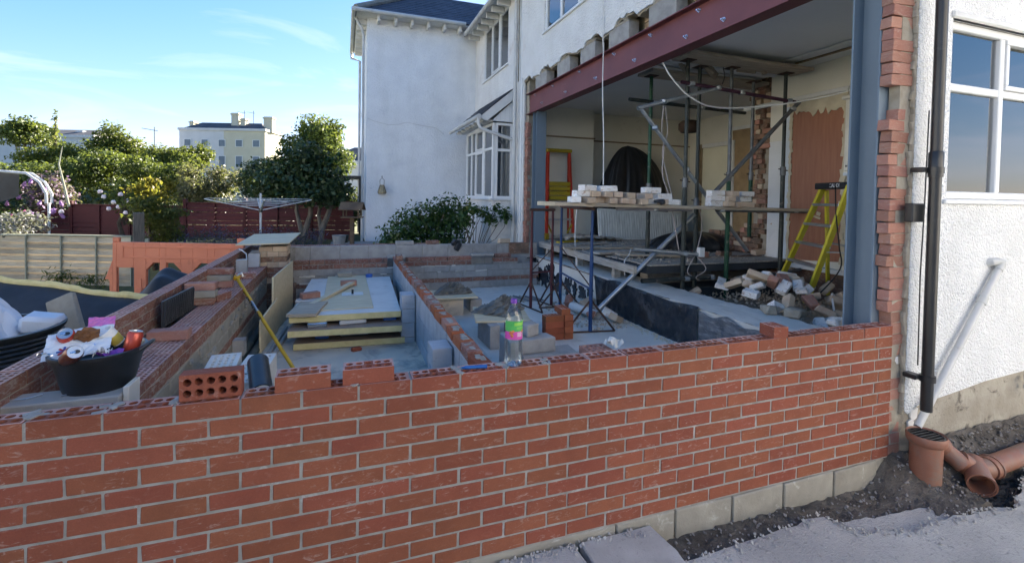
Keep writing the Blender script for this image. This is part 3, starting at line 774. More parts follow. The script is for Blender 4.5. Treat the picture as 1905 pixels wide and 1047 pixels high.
# inner leaf, two bricks wide and three courses lower
il = thing('inner_wall', 'lower double row of slotted bricks on blocks inside the left brick leaf', 'wall', (0.052, 0.66, -0.195), R_(90))
for c in range(2):
    z = -0.075 * c
    for row in range(2):
        lay(il, 0.0, 4.55, z, BR_DS if c == 0 else BR_D, (0.03 if (c + row) % 2 == 0 else 0.1425), y=row * 0.111)
mo = MB().box(0, 4.55, 0.004, 0.21, -0.66, -0.067).build('mortar', 'mortar_warm', il)
lay(il, 0.0, 4.55, -0.152, BLKM, 0.2, unit=0.45, L=0.44, name='block')
lay(il, 0.0, 4.55, -0.263, BLKM, 0.42, unit=0.45, L=0.44, name='block')
lay(il, 0.0, 4.55, -0.372, BR_D, 0.10)
lay(il, 0.0, 4.55, -0.447, BLKM, 0.2, unit=0.45, L=0.44, name='block')
lay(il, 0.0, 4.55, -0.556, BLKM, 0.42, unit=0.45, L=0.44, name='block')
drips = MB()
for k in range(26):
    x = random.uniform(0.2, 4.4); z = random.choice((-0.155, -0.20, -0.26)); w = random.uniform(.02, .10)
    drips.cbox((x, -0.006, z - .02), (w, .016, random.uniform(.015, .05)), (jit(.2), jit(.3), jit(.1)))
drips.build('mortar_squeezed_out', 'mortar', il, bevel=0.005)

# lintel across the near end, with a thin steel rod on it
ln = thing('concrete_lintel', 'grey concrete lintel lying across the near end of the cavity', 'lintel', (-0.16, 0.52, -0.098))
rough_up(MB().box(-0.30, 0.275, -0.075, 0.075, -0.10, 0), .002).build('beam', 'concrete', ln, bevel=0.006)
rough_up(MB().box(0.278, 0.30, -0.05, 0.075, -0.115, 0.03), .002).build('end_slate', 'concrete_pale', ln, bevel=0.003)
rd = MB().tube([(-0.12, 0.50, -0.092), (-0.02, 0.54, -0.088), (0.04, 0.575, -0.075), (0.07, 0.585, -0.08), (0.09, 0.57, -0.09)], 0.0035, 6).build('steel_rod', 'alu', smooth=True)
tag(rd, 'thin bent steel rod lying on the concrete lintel', 'rod')
rd = MB().tube([(-0.45, 0.52, -0.092), (-0.24, 0.50, -0.090), (-0.20, 0.535, -0.088)], 0.003, 6).build('wire_piece', 'alu', smooth=True)
tag(rd, 'short bent wire at the left end of the lintel', 'wire')
# mortar-covered brick ends below the lintel in the cavity
nb = MB().box(-0.34, -0.04, 0.62, 0.9, -0.95, -0.2).build('cavity_fill', 'block_mortared'); tag(nb, 'mortar filled cavity end behind the lintel', 'mortar')

# back wall: brick and block inner leaf, taller block leaf behind it
bw = thing('footing_wall', 'low inner wall of block and brick courses at the far end of the footings', 'wall', (0.0, 5.95, 0))
def crs(z, x0, x1, me, ph, unit=.225, L=BL, name='brick', H=None): lay(bw, x0, x1, z, me, ph, unit=unit, L=L, name=name)
crs(-0.235, 0.30, 1.74, BR_DS, 0.1); crs(-0.31, 0.24, 1.74, BR_D, 0.0)
crs(-0.235, 2.05, 3.18, BR_DS, 0.05); crs(-0.31, 2.0, 3.18, BR_D, 0.16)
crs(-0.205, 3.62, 3.92, BR_DS, 0.05); crs(-0.28, 3.60, 4.05, BR_D, 0.16)
BLKF = [brick_solid('block', 0.44, 0.10, 0.10, 0.003, 0.004, 'block') for _ in range(3)]
for z, ph in ((-0.385, 0.1), (-0.495, 0.33)): crs(z, 0.2, 4.5, BLKF, ph, .45, .44, 'block')
crs(-0.605, 0.2, 4.5, BR_D, 0.06); crs(-0.68, 0.2, 4.5, BLKF, 0.2, .45, .44, 'block'); crs(-0.79, 0.2, 4.5, BLKF, 0.4, .45, .44, 'block')
MB().box(0.2, 4.5, 0.005, 0.097, -1.0, -0.387).build('mortar', 'mortar', bw)
mm = MB().box(0.30, 1.74, .005, .097, -.384, -.302); mm.box(2.0, 3.18, .005, .097, -.384, -.302); mm.box(3.6, 4.05, .005, .097, -.384, -.275)
mm.build('brick_mortar', 'mortar', bw)
sl2 = MB()
for _ in range(18): sl2.cbox((random.uniform(.4, 4.3), -0.004, random.choice((-.385, -.49, -.6))), (random.uniform(.05, .22), .012, random.uniform(.01, .03)), (0, jit(.1), 0))
sl2.build('mortar_slops', 'concrete_pale', bw, bevel=.003)
# shadow gaps: concrete lintel bits over openings
MB().box(1.75, 2.04, 0.0, 0.1, -0.235, -0.19).build('lintel', 'concrete', bw, bevel=.004)
MB().box(3.19, 3.60, 0.0, 0.1, -0.235, -0.195).build('lintel', 'concrete', bw, bevel=.004)
bo = thing('block_wall', 'grey concrete block wall along the far end of the footings', 'wall', (0.0, 6.13, -0.032))
lay(bo, 0.33, 3.92, 0, BLK, 0.10, unit=.45, L=.44, name='block')
put('block', brick_solid('brick_sooty', .40, .1, .2, .003, .004, 'end_block'), bo, (4.14, 0, 0), (0, 0, 0))
lay(bo, -0.2, 4.5, -0.225, BLK, 0.32, unit=.45, L=.44, name='block')
MB().box(-0.2, 4.5, .004, .096, -1.0, -.002).build('mortar', 'mortar', bo)
od = thing('outer_brick_wall', 'brick leaf with slotted tops behind the far block wall', 'wall', (0, 6.30, -0.03))
lay(od, -0.3, 2.6, 0, BR_DS, 0.0); lay(od, -0.3, 2.6, -0.075, BR_D, 0.11)
MB().box(-0.3, 2.6, .004, .098, -1.0, -.067).build('mortar', 'mortar', od)
# bits lying on the block wall
tag(put('brick', BR_D[1], None, (2.53, 6.13, 0.034), (0, 0, .05), (1, 1, 1)), 'dull red brick lying on the far block wall below the green shrub', 'brick')
tag(put('block', brick_solid('block', .3, .1, .06, .002, .004), None, (2.05, 6.13, 0.034), (0, 0, .05)), 'flat grey block piece on the far block wall below the shrub', 'block')
tag(put('brick', brick_solid('brick_old', .215, .1, .075, .003, .005), None, (3.86, 6.12, 0.046), (0, 0, .1)), 'pale brick on the far block wall beside the house wall', 'brick')
gl = rough_up(MB().cbox((2.94, 6.11, 0.02), (.12, .10, .05), (0, .3, .2)).cbox((2.97, 6.10, -0.07), (.10, .05, .15), (.1, .5, .2)).cbox((2.90, 6.10, -0.01), (.08, .06, .09), (.3, -.4, .2)), .012).build('rag', 'black_dusty', bevel=.012, smooth=True)
tag(gl, 'black rag hanging over the far block wall', 'rag')

# middle wall: blocks capped with single bricks
mw = thing('sleeper_wall', 'middle wall of grey blocks capped with single red bricks', 'wall', (1.935, 0.62, -0.20), R_(90))
BR_M = [brick_solid(q, BL, BW, BH, .003, .004) for q in ('brick_orange', 'brick_dull', 'brick_reveal', 'brick_orange', 'brick_dull')]
FROG = MB()
x = 0.02
tops = MB()
while x < 4.95:
    me = random.choice(BR_M)
    put('brick', me, mw, (x + .1075, jit(.006), jit(.004) + (0.075 if x > 4.6 else 0)), (jit(.02), jit(.02), jit(.05)))
    for q in range(3): tops.cbox((x + .06 + .045 * q + jit(.012), 0.051 + jit(.012), 0.0004 + (0.075 if x > 4.6 else 0)), (random.uniform(.02, .055), random.uniform(.03, .065), .006), (jit(.03), jit(.03), jit(.3)))
    x += 0.236
lay(mw, 4.6, 5.3, 0, BR_M, 0.1)
tops.build('mortar_on_tops', 'mortar', mw, bevel=.002)
lay(mw, -0.2, 5.3, -0.075, BLKB, 0.05, unit=.45, L=.44, name='block'); lay(mw, -0.2, 5.3, -0.295, BLKB, 0.27, unit=.45, L=.44, name='block'); lay(mw, -.2, 5.3, -.515, BLKB, .05, unit=.45, L=.44, name='block')
MB().box(-0.2, 5.3, .004, .096, -.75, -.069).build('mortar', 'mortar', mw)
for y0, lab in ((1.30, 'block pier on the left of the middle wall, nearest the front wall'), (3.25, 'block pier on the left of the middle wall, beside the insulation boards')):
    pr = thing('block_pier', lab, 'pier', (1.83, y0, -0.30), R_(90), 'block piers along the middle wall')
    n = 3 if y0 < 2 else 4
    for k in range(n + 1):
        put('block', random.choice(BLKB), pr, (0.11 + jit(.004), 0.006 + jit(.004), -0.16 * k * 1.0), (0, 0, jit(.01)), (0.5, 1.45, 0.7))
    MB().box(0.006, 0.21, 0.0, .14, -.6, -.01).build('mortar', 'mortar', pr)

# old brick pier at the back left with a plywood sheet on top
BR_O = [brick_solid('brick_old', BL, BW, BH + .004, .004, .005) for _ in range(4)]
BR_S = [brick_solid('brick_sooty', BL, BW, BH + .004, .004, .005) for _ in range(4)]
op = thing('old_pier', 'old cream and red brick pier with a plywood sheet on its top', 'pier', (-0.06, 5.25, -0.83))
for k in range(12):
    z = 0.075 * (k + 1); wide = k < 8
    w = 0.44 if k < 4 else (0.40 if k < 8 else 0.36)
    m = BR_O if k in (5, 8, 10, 11) else (BR_D if k in (6, 7) else BR_S)
    if k % 2:
        for a in (0, .5): put('brick', random.choice(m), op, (w * (a + .25), jit(.008), z), (jit(.02), jit(.02), jit(.04)), (w / 2 / .22, 1, 1))
    else:
        for a, b in ((0, .30), (.30, .70), (.70, 1)): put('brick', random.choice(m), op, (w * (a + b) / 2, jit(.008), z), (jit(.02), jit(.02), jit(.04)), (w * (b - a) / .225, 1, 1))
    for q in range(2):
        put('brick', random.choice(m), op, (w - .0, .06 + .20 * q + .1, z), (jit(.02), jit(.02), R_(90) + jit(.03)), (.9, 1, 1))
MB().box(.012, .34, .012, .36, 0, .90).build('mortar', 'mortar_warm', op)
pl = rough_up(MB().box(-.33, .33, -.45, .55, 0, .014), .002).build('plywood_sheet', 'plywood', None, (0.05, 5.5, 0.145), (R_(3.5), R_(-1.5), R_(-4)))
tag(pl, 'pale plywood sheet laid flat on top of the old brick pier', 'plywood')

# ---------------------------------------------------------------- the house
hs = thing('house', 'white rendered two storey house with its rear wall opened up and propped', 'house', (0, 0, 0))
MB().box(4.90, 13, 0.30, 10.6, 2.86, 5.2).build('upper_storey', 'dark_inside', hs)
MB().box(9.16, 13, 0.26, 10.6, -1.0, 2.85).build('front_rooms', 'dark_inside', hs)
MB().box(4.72, 9.15, 7.40, 10.5, -0.6, 2.85).build('far_rooms', 'dark_inside', hs) if False else None
# side wall towards the drive (pebbledash), with its window opening
WR = (5.06, 6.72, 0.86, 2.12)
mb = MB(); holed(mb, 4.705, 9.0, -0.42, 5.4, [WR], 0.0, 0.03, 'y')
mb.build('side_render', 'pebbledash', hs)
mb = MB(); holed(mb, 4.72, 9.0, -1.25, 5.4, [WR], 0.032, 0.25, 'y'); mb.build('side_masonry', 'plinth', hs)
rs = np.random.RandomState(3)
low = [(4.705, -0.42)] + [(4.705, -0.60), (4.74, -0.63), (4.80, -0.60), (4.86, -0.58), (4.98, -0.565), (5.2, -0.545), (5.6, -0.50), (6.1, -0.475), (7.0, -0.43), (7.02, -0.42)]
m = Matrix(((1, 0, 0, 0), (0, 0, 1, 0), (0, 1, 0, 0), (0, 0, 0, 1)))
MB().prism(low, 0.001, 0.03, m).build('render_edge', 'pebbledash', hs)
# flaked paint plates on the plinth
for pts in ([(4.80, -.62), (4.88, -.61), (4.87, -.68), (4.83, -.70), (4.80, -.67)], [(4.775, -.70), (4.82, -.68), (4.845, -.715), (4.82, -.755), (4.785, -.745)], [(4.85, -.71), (4.875, -.70), (4.875, -.75), (4.845, -.745)]):
    MB().prism(pts, 0.018, 0.031, m).build('flaked_paint', 'interior_white', hs, bevel=.002)
# broken brick jamb between the new wall and the render
BR_J = [brick_solid('brick_reveal', .15, .075, .072, .003, .003) for _ in range(5)]
BR_J2 = [brick_solid('brick_painted', .15, .075, .068, .006, .008) for _ in range(2)]
for k in range(-12, 32):
    z = 0.005 + 0.0765 * k
    if k in (20, 21): continue
    x0 = 4.565 - 0.07 * min(1, max(0, z) / 1.1) + jit(.016)
    if k == 19: x0 += .07
    if k == 18: x0 -= .02
    w = 4.70 - x0 - (0.06 if k in (18, 19) else 0)
    me = random.choice(BR_J)
    if k < 0: me = random.choice(BR_J + BR_J2)
    put('jamb_brick', me, hs, (x0 + w / 2, 0.028 + jit(.006), z), (jit(.035), jit(.03), jit(.06)), (w / .15, 1, 1))
MB().box(4.585, 4.72, 0.031, 0.10, -1.1, 2.4).build('jamb_mortar', 'mortar_warm', hs)
# ragged render edge beside the jamb
mb = MB()
for k in range(60):
    z = -0.6 + k * 0.05
    mb.cbox((4.700 + jit(.012), 0.018, z), (.03 + random.uniform(0, .018), .026, .058), (jit(.1), jit(.3), jit(.1)))
mb.build('ragged_render', 'mortar_warm', hs, bevel=.004)

def win(parent, axis, c, u0, u1, v0, v1, mull, trans, out=-1, fw=.055, d=.07, casements=(), pane='pane', sill=True, name='window', sillw=.10, omit=()):
    """window in a wall plane; axis 'y' looks along y (u is x), axis 'x' looks along x (u is y)"""
    b = lambda a0, a1, t0, t1, z0, z1, mb: mb.box(a0, a1, min(t0, t1), max(t0, t1), z0, z1) if axis == 'y' else mb.box(min(t0, t1), max(t0, t1), a0, a1, z0, z1)
    mb = MB(); t0, t1 = c, c - out * d
    for (a0, a1, z0, z1) in ((u0, u1, v0, v0 + fw), (u0, u1, v1 - fw, v1), (u0, u0 + fw, v0 + fw, v1 - fw), (u1 - fw, u1, v0 + fw, v1 - fw)): b(a0, a1, t0, t1, z0, z1, mb)
    us = [u0 + fw] + [x for x in mull] + [u1 - fw]; vs = [v0 + fw] + list(trans) + [v1 - fw]
    for x in mull: b(x - fw / 2, x + fw / 2, t0, t1, v0 + fw, v1 - fw, mb)
    es = [u0 + fw] + sum([[x - fw / 2, x + fw / 2] for x in mull], []) + [u1 - fw]
    for a, e in zip(es[::2], es[1::2]):
        for z in trans: b(a, e, t0 - out * .003, t1, z - fw / 2, z + fw / 2, mb)
    f = mb.build(name, 'upvc', parent, bevel=.006)
    vz = [v0 + fw] + sum([[z - fw / 2, z + fw / 2] for z in trans], []) + [v1 - fw]
    for i, (a, e) in enumerate(zip(es[::2], es[1::2])):
        for j, (z0, z1) in enumerate(zip(vz[::2], vz[1::2])):
            if (i, j) in casements:
                cb = MB(); g = .038
                for q in ((a, e, z0, z0 + g), (a, e, z1 - g, z1), (a, a + g, z0 + g, z1 - g), (e - g, e, z0 + g, z1 - g)):
                    b(q[0] + .001, q[1] - .001, t0 + out * .012, t0 - out * .03, q[2] + .001, q[3] - .001, cb)
                cb.build('sash', 'upvc', f, bevel=.004)
            pb = MB(); b(a, e, c - out * .030, c - out * .034, z0, z1, pb); pb.build('pane', pane, f)
    if sill:
        sb = MB(); b(u0 - .04, u1 + .04, c + out * .055, c - out * .02, v0 - .035, v0 - .002, sb); sb.build('sill', 'upvc', f, bevel=.006)
    return f
win(hs, 'y', 0.035, WR[0], WR[1], WR[2], WR[3], [5.73, 6.25], [1.66], casements=((1, 1),))
hd = MB().box(WR[0] - .02, WR[1] + .02, -0.018, .03, WR[3] + .0, WR[3] + .05).build('window_head', 'white_paint', hs, bevel=.01)
pt = MB().lathe([(0.0, 0), (.05, 0), (.07, .12), (.075, .12), (.075, .14), (.06, .14), (.0, .135)], 14).build('flower_pot', 'terracotta', None, (5.95, 0.17, 0.86), smooth=True); tag(pt, 'small terracotta pot inside on the kitchen window sill', 'pot')
pt = MB().lathe([(0.0, 0), (.06, 0), (.07, .08), (.05, .14), (.02, .17), (0, .17)], 14).build('glass_jar', 'far_window', None, (6.12, 0.17, 0.86), smooth=True); tag(pt, 'grey glass jar inside on the kitchen window sill', 'jar')
MB().box(WR[0], WR[1], .10, .25, .83, .858).build('inner_sill', 'upvc', hs)

# rear wall above the opening
mb = MB(); holed(mb, -0.0, 6.95, 3.22, 5.4, [(3.9, 5.85, 3.80, 5.02)], 4.45, 4.48, 'x'); mb.build('rear_render', 'pebbledash_old', hs)
mb = MB(); holed(mb, -0.0, 7.3, 3.24, 5.4, [(3.9, 5.85, 3.80, 5.02)], 4.482, 4.9, 'x'); mb.build('rear_masonry', 'mortar_warm', hs)
rs = np.random.RandomState(12); pts = [(0.0, 3.22)]
ys = np.linspace(0.0, 6.9, 90)
low = [(float(y), 3.12 + rs.uniform(-.02, .03) + (.05 if int(y / .43) % 2 else -.02)) for y in ys]
mx = Matrix(((0, 0, 1, 0), (1, 0, 0, 0), (0, 1, 0, 0), (0, 0, 0, 1)))
for a, b in zip(low[:-1], low[1:]):
    pass
MB().prism([(0.0, 3.22)] + low + [(6.9, 3.22)], 4.452, 4.479, mx).build('broken_render_edge', 'pebbledash_old', hs)
MB().prism([(0.0, 3.24)] + [(y, z - .02 + rs.uniform(-.012, .012)) for y, z in low] + [(6.9, 3.24)], 4.482, 4.62, mx).build('broken_masonry', 'mortar_warm', hs)
win(hs, 'x', 4.47, 3.9, 5.85, 3.80, 5.02, [4.55, 5.2], [], out=-1, pane='pane')
MB().box(4.62, 4.64, 3.9, 5.85, 3.8, 5.0).build('blind', 'curtain', hs)
# left end of the opening: broken brick edge beside the far post
for k in range(34):
    put('jamb_brick', random.choice(BR_J), hs, (4.50 + jit(.01), 6.80 + jit(.01), -0.2 + .0765 * k), (jit(.03), jit(.03), R_(-90) + jit(.05)), (.9, 1, 1))
MB().box(4.53, 4.75, 6.74, 7.0, -.3, 3.2).build('far_jamb_mortar', 'mortar_warm', hs)
# rear wall between the opening and the wing
mb = MB(); holed(mb, 6.90, 10.8, -0.5, 5.4, [(7.62, 9.75, .76, 2.4), (8.0, 9.95, 3.80, 5.12)], 4.50, 4.53, 'x'); mb.build('return_render', 'pebbledash_old', hs)
mb = MB(); holed(mb, 7.0, 10.8, -0.5, 5.4, [(8.0, 9.95, 3.80, 5.12), (7.62, 9.75, .76, 2.4)], 4.532, 4.8, 'x'); mb.build('return_masonry', 'mortar_warm', hs)
win(hs, 'x', 4.51, 8.0, 9.95, 3.80, 5.12, [8.65, 9.3], [], out=-1, casements=((1, 0),), pane='pane')
MB().box(4.70, 4.72, 8.0, 9.95, 3.8, 5.12).build('blind', 'curtain', hs)
for k, (y0, y1, mt) in enumerate(((6.86, 6.93, 'white_paint'), (6.95, 7.05, 'interior_white'), (7.08, 7.11, 'white_paint'))):
    MB().box(4.465 - .012 * k, 4.499, y0, y1, -0.45, 5.35).build('corner_board', mt, hs, bevel=.004)
# wing wall facing the camera and its left flank
mb = MB().box(1.59, 4.50, 10.80, 11.0, -0.6, 5.42); mb.build('wing_front', 'render', hs)
MB().box(1.591, 13, 11.001, 14.0, -0.6, 5.42).build('wing_body', 'render', hs)
for z0, z1 in ((0.55, 1.75), (3.3, 4.6)):
    win(hs, 'x', 1.585, 12.2, 13.4, z0, z1, [12.8], [], out=-1, d=.004, pane='pane_dark')
# roofs
def roof_plane(name, p00, p10, p11, p01, nx, ny, parent):
    """slated plane from eave (p00-p10) to top (p01-p11); every slate has its own edge"""
    p00, p10, p11, p01 = map(Vector, (p00, p10, p11, p01)); mb = MB()
    nrm = (p10 - p00).cross(p01 - p00).normalized()
    if nrm.z < 0: nrm = -nrm
    P = lambda a, b: (p00.lerp(p10, a)).lerp(p01.lerp(p11, a), b)
    for j in range(ny):
        for i in range(nx):
            o = .5 * (j % 2); a0, a1 = min(1, (i + o + .02) / nx), min(1, (i + o + .98) / nx)
            if a1 - a0 < .002: continue
            b0, b1 = j / ny, min(1, (j + 1.25) / ny); lift = nrm * (.012 + random.uniform(0, .004))
            q = [P(a0, b0) + lift, P(a1, b0) + lift, P(a1, b1), P(a0, b1), P(a0, b0), P(a1, b0)]
            mb.add(q, [(0, 1, 2, 3), (4, 5, 1, 0)])
    base = MB().add([p00 - nrm * .01, p10 - nrm * .01, p11 - nrm * .01, p01 - nrm * .01], [(0, 1, 2, 3)]).build(name, 'slate', parent)
    o = mb.build('slates', 'slate', base); o['kind'] = 'stuff'
    return base
EZ = 5.44
roof_plane('roof', (1.30, 10.45, EZ), (4.30, 10.45, EZ), (4.30, 13.9, EZ + 2.3), (4.10, 13.9, EZ + 2.3), 13, 20, hs) if False else None
roof_plane('roof', (1.30, 10.45, EZ), (13.0, 10.45, EZ), (13.0, 12.4, EZ + 1.4), (3.25, 12.4, EZ + 1.4), 46, 14, hs)
roof_plane('roof', (1.30, 14.35, EZ), (1.30, 10.45, EZ), (3.25, 12.35, EZ + 1.4), (3.25, 12.4, EZ + 1.4), 26, 20, hs)
MB().add([(3.25, 12.4, EZ + 1.39), (13, 12.4, EZ + 1.39), (13, 14.35, EZ - .02), (1.3, 14.35, EZ - .02)], [(0, 1, 2, 3)]).build('roof', 'slate', hs)
MB().add([(4.14, -0.3, 5.20), (4.14, 10.9, 5.20), (8.6, 10.9, 8.3), (8.6, 3.0, 8.3)], [(0, 1, 2, 3)]).add([(4.14, -.3, 5.2), (13.2, -.3, 5.2), (8.6, 3, 8.3)], [(0, 1, 2)]).add([(13.2, -.3, 5.2), (13.2, 13, 5.2), (8.6, 13, 8.3), (8.6, 3, 8.3)], [(0, 1, 2, 3)]).build('main_roof', 'slate', hs)
hip = MB().tube([(1.30, 10.43, EZ + .03), (3.25, 12.38, EZ + 1.43)], .08, 8).build('hip_tiles', 'ridge', hs, smooth=True)
MB().box(1.32, 4.49, 10.47, 10.80, EZ - .06, EZ - .03).build('soffit', 'white_paint', hs)
MB().box(1.32, 1.59, 10.80, 14.2, EZ - .06, EZ - .03).build('soffit', 'white_paint', hs)
MB().box(4.16, 4.50, -.2, 10.45, 5.17, 5.19).build('soffit', 'white_paint', hs)
for k in range(8): MB().box(1.86 + k * .425 - .035, 1.86 + k * .425 + .035, 10.50, 10.799, EZ - .20, EZ - .061).build('rafter_foot', 'white_paint', hs, bevel=.01)
for k in range(8): MB().box(1.34, 1.589, 10.95 + k * .42, 11.03 + k * .42, EZ - .20, EZ - .061).build('rafter_foot', 'white_paint', hs, bevel=.01)
for k in range(9): MB().box(4.20, 4.499, 7.05 + k * .42, 7.12 + k * .42, 5.03, 5.169).build('rafter_foot', 'white_paint', hs, bevel=.01)
def gutter(pts, r, parent):
    return MB().tube(pts, r, 10).build('gutter', 'gutter', parent, smooth=True)
gutter([(1.27, 10.40, EZ - .02), (4.10, 10.40, EZ - .02)], .055, hs); gutter([(1.25, 10.36, EZ - .02), (1.25, 14.35, EZ - .02)], .055, hs); gutter([(4.09, 10.40, 5.15), (4.09, -.2, 5.15)], .055, hs)
MB().tube([(1.25, 14.2, EZ - .05), (1.25, 14.1, EZ - .25), (1.5, 13.8, EZ - .4), (1.5, 13.8, -.4)], .04, 8).build('downpipe', 'gutter', hs, smooth=True)
MB().tube([(1.30, 10.9, EZ - .05), (1.46, 10.82, EZ - .35), (1.50, 10.84, EZ - .5), (1.50, 10.84, -.5)], .036, 8).build('downpipe', 'gutter', hs, smooth=True)
dp = MB().tube([(4.40, 7.22, 5.1), (4.40, 7.22, -.5)], .04, 10).build('downpipe', 'gutter', hs, smooth=True)
for z in (.2, 1.4, 3.0, 4.4): MB().lathe([(.046, 0), (.046, .05)], 10, (4.40, 7.22, z)).build('pipe_clip', 'gutter', hs)
cb = MB().tube([(1.62, 10.79, 2.80), (1.75, 10.785, 2.74), (2.15, 10.785, 2.66), (2.4, 10.785, 2.69), (2.62, 10.785, 2.76), (3.0, 10.785, 2.70), (3.4, 10.785, 2.66), (3.62, 10.785, 2.50)], .005, 5).build('wall_cable', 'gutter', hs)
MB().box(3.00, 3.22, 10.785, 10.799, 1.02, 1.10).build('air_vent', 'render', hs, bevel=.003)
# bay window
bay = MB().box(4.03, 4.49, 7.55, 9.85, -0.5, .74).build('bay_window', 'pebbledash_old', hs)
win(bay, 'x', 4.03, 7.56, 9.84, .78, 2.40, [8.25, 8.95, 9.35], [1.86], out=-1, casements=((1, 0), (1, 1)), pane='pane', name='bay_front', d=.06) 
win(bay, 'y', 7.55, 4.095, 4.49, .78, 2.40, [], [1.82], out=-1, pane='pane', name='bay_side', d=.06)
MB().box(4.10, 4.495, 7.8, 9.8, .75, .77).build('bay_board', 'upvc', bay)
cu = MB().grid(30, 2, lambda a, b: (4.16 + .22 * a, 7.72 + .03 * math.sin(a * 34), .80 + 1.55 * b)); cu.build('curtain', 'curtain', bay, smooth=True)
cu = MB().grid(60, 2, lambda a, b: (4.24 + .02 * math.sin(a * 60), 7.9 + 1.8 * a, .80 + 1.55 * b)); cu.build('curtain', 'curtain', bay, smooth=True)
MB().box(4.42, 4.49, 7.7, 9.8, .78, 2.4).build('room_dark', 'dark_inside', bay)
fl = MB().tube([(4.15, 7.64, .78), (4.16, 7.64, 1.2)], .008, 5); fl.build('flower_stem', 'leaf_mid', bay)
MB().lathe([(0, -.03), (.035, -.015), (.035, .02), (0, .035)], 8, (4.16, 7.64, 1.22)).build('flower_head', 'flower_white', bay, smooth=True)
roof_plane('bay_roof', (3.72, 10.2, 2.50), (3.72, 7.42, 2.50), (4.49, 7.42, 3.17), (4.49, 10.2, 3.17), 14, 8, hs)
m2 = Matrix(((1, 0, 0, 0), (0, 0, 1, 0), (0, 1, 0, 0), (0, 0, 0, 1)))
MB().prism([(3.74, 2.44), (3.86, 2.40), (4.49, 2.92), (4.49, 3.15), (3.74, 2.51)], 7.425, 7.45, m2).build('barge_board', 'white_paint', hs, bevel=.004)
MB().prism([(3.98, 2.42), (4.49, 2.42), (4.49, 2.90)], 7.50, 7.53, m2).build('bay_cheek', 'upvc', hs)
for k in range(4): MB().box(4.08 + .1 * k, 4.083 + .1 * k, 7.496, 7.4995, 2.44, 2.44 + .07 + .09 * k).build('board_joint', 'gutter', hs)
MB().box(3.80, 4.02, 7.5, 10.0, 2.41, 2.44).build('bay_soffit', 'gutter', hs)
for k in range(6): MB().box(3.76, 3.86, 7.75 + .38 * k, 7.80 + .38 * k, 2.38, 2.46).build('rafter_foot', 'white_paint', hs)
gutter([(3.68, 10.2, 2.48), (3.68, 7.38, 2.48)], .05, hs)
MB().tube([(3.68, 7.44, 2.47), (3.68, 7.44, 2.33), (3.72, 7.42, 2.24), (3.85, 7.40, 2.19), (4.38, 7.27, 2.02)], .035, 10).build('downpipe', 'gutter', hs, smooth=True)

# ---------------------------------------------------------------- steelwork in the opening
def ubeam(name, label, loc, H):
    t = thing(name, label, 'steel post', loc)
    w, d, tf, tw = .203, .20, .013, .009
    MB().box(0, w, 0, tf, 0, H).build('flange', 'steel_blue', t, bevel=.002); MB().box(0, w, d - tf, d, 0, H).build('flange', 'steel_blue', t, bevel=.002)
    MB().box(w / 2 - tw / 2, w / 2 + tw / 2, tf, d - tf, 0, H).build('web', 'steel_blue', t)
    MB().box(-.02, w + .02, -.02, d + .02, -.014, 0).build('base_plate', 'steel_blue', t, bevel=.002)
    return t
ubeam('steel_post', 'thick blue steel post behind the new wall, nearest the camera', (4.50, 0.108, -0.262), 2.72)
ubeam('steel_post', 'slim looking blue steel post at the far end of the red beam', (4.50, 6.25, -0.262), 2.72)
tb = thing('steel_beam', 'dark red steel beam spanning the wall opening on blue posts', 'beam', (4.465, 0.10, 2.458))
LB = 6.66
MB().box(0, .18, 0, LB, 0, .014).build('bottom_flange', 'beam_red', tb, bevel=.002)
MB().box(0, .18, 0, LB, .396, .41).build('top_flange', 'beam_red', tb, bevel=.002)
MB().box(.085, .095, 0, LB, .014, .396).build('web', 'beam_red', tb)
MB().box(.098, .18, 0, LB, .0145, .3955).build('second_web', 'beam_red', tb)
bt = MB().lathe([(0, 0), (.022, 0), (.022, .004), (.016, .004), (.016, .02), (.009, .02), (.009, .04), (0, .04)], 10)
bme = bt.mesh('bolt', 'bolt')
for y, z in ((1.20, .345), (1.95, .345), (2.77, .345), (3.59, .345), (4.60, .345), (5.62, .345), (1.60, .13), (2.14, .13), (3.10, .13), (4.09, .13), (5.10, .13), (6.1, .13), (6.45, .345)):
    put('bolt', bme, tb, (.085, y - .10, z), (0, R_(-90), 0))
# grey blocks packed on the beam, old brickwork between them
PB = [brick_solid('block', .44, .16, .235, .003, .005, 'block') for _ in range(3)]
for i, (a, b) in enumerate(((6.30, 5.78), (5.32, 4.86), (4.48, 4.02), (3.64, 3.17), (2.74, 2.24), (1.88, 1.38), (1.0, .5))):
    nm = ('first', 'second', 'third', 'fourth', 'fifth', 'sixth', 'seventh')[i]
    o = thing('packing_block', 'grey concrete block packed on the red beam, ' + nm + ' from its far end', 'block', (4.47, (a + b) / 2, 2.87), R_(90), 'blocks packed on the red beam')
    put('block', PB[i % 3], o, (0, -.16, .24), (0, 0, jit(.02)), ((a - b) / .44, 1, 1)) if False else put('block', PB[i % 3], o, (0, -.17, .238), (0, 0, jit(.02)), ((a - b) / .44, 1, 1))
    for q in range(3): MB().cbox((jit(.05), -.09, .243 + .012 * q), ((a - b) * .95, .16, .012), (jit(.01), 0, 0)).build('packing_slip', 'mortar_warm', o, bevel=.003)
BR_O2 = [brick_solid('brick_old', BL, BW, BH, .003, .004) for _ in range(3)]
for (a, b) in ((5.78, 5.32), (4.86, 4.48), (4.02, 3.64), (3.17, 2.74), (2.24, 1.88), (1.38, 1.0)):
    for c in range(4):
        for e in (0, .5): put('old_brick', random.choice(BR_O2), hs, (4.72, b + (a - b) * (e + .25), 2.945 + .075 * c), (jit(.02), jit(.02), R_(-90) + jit(.03)), ((a - b) / 2 / .225, 1, 1))
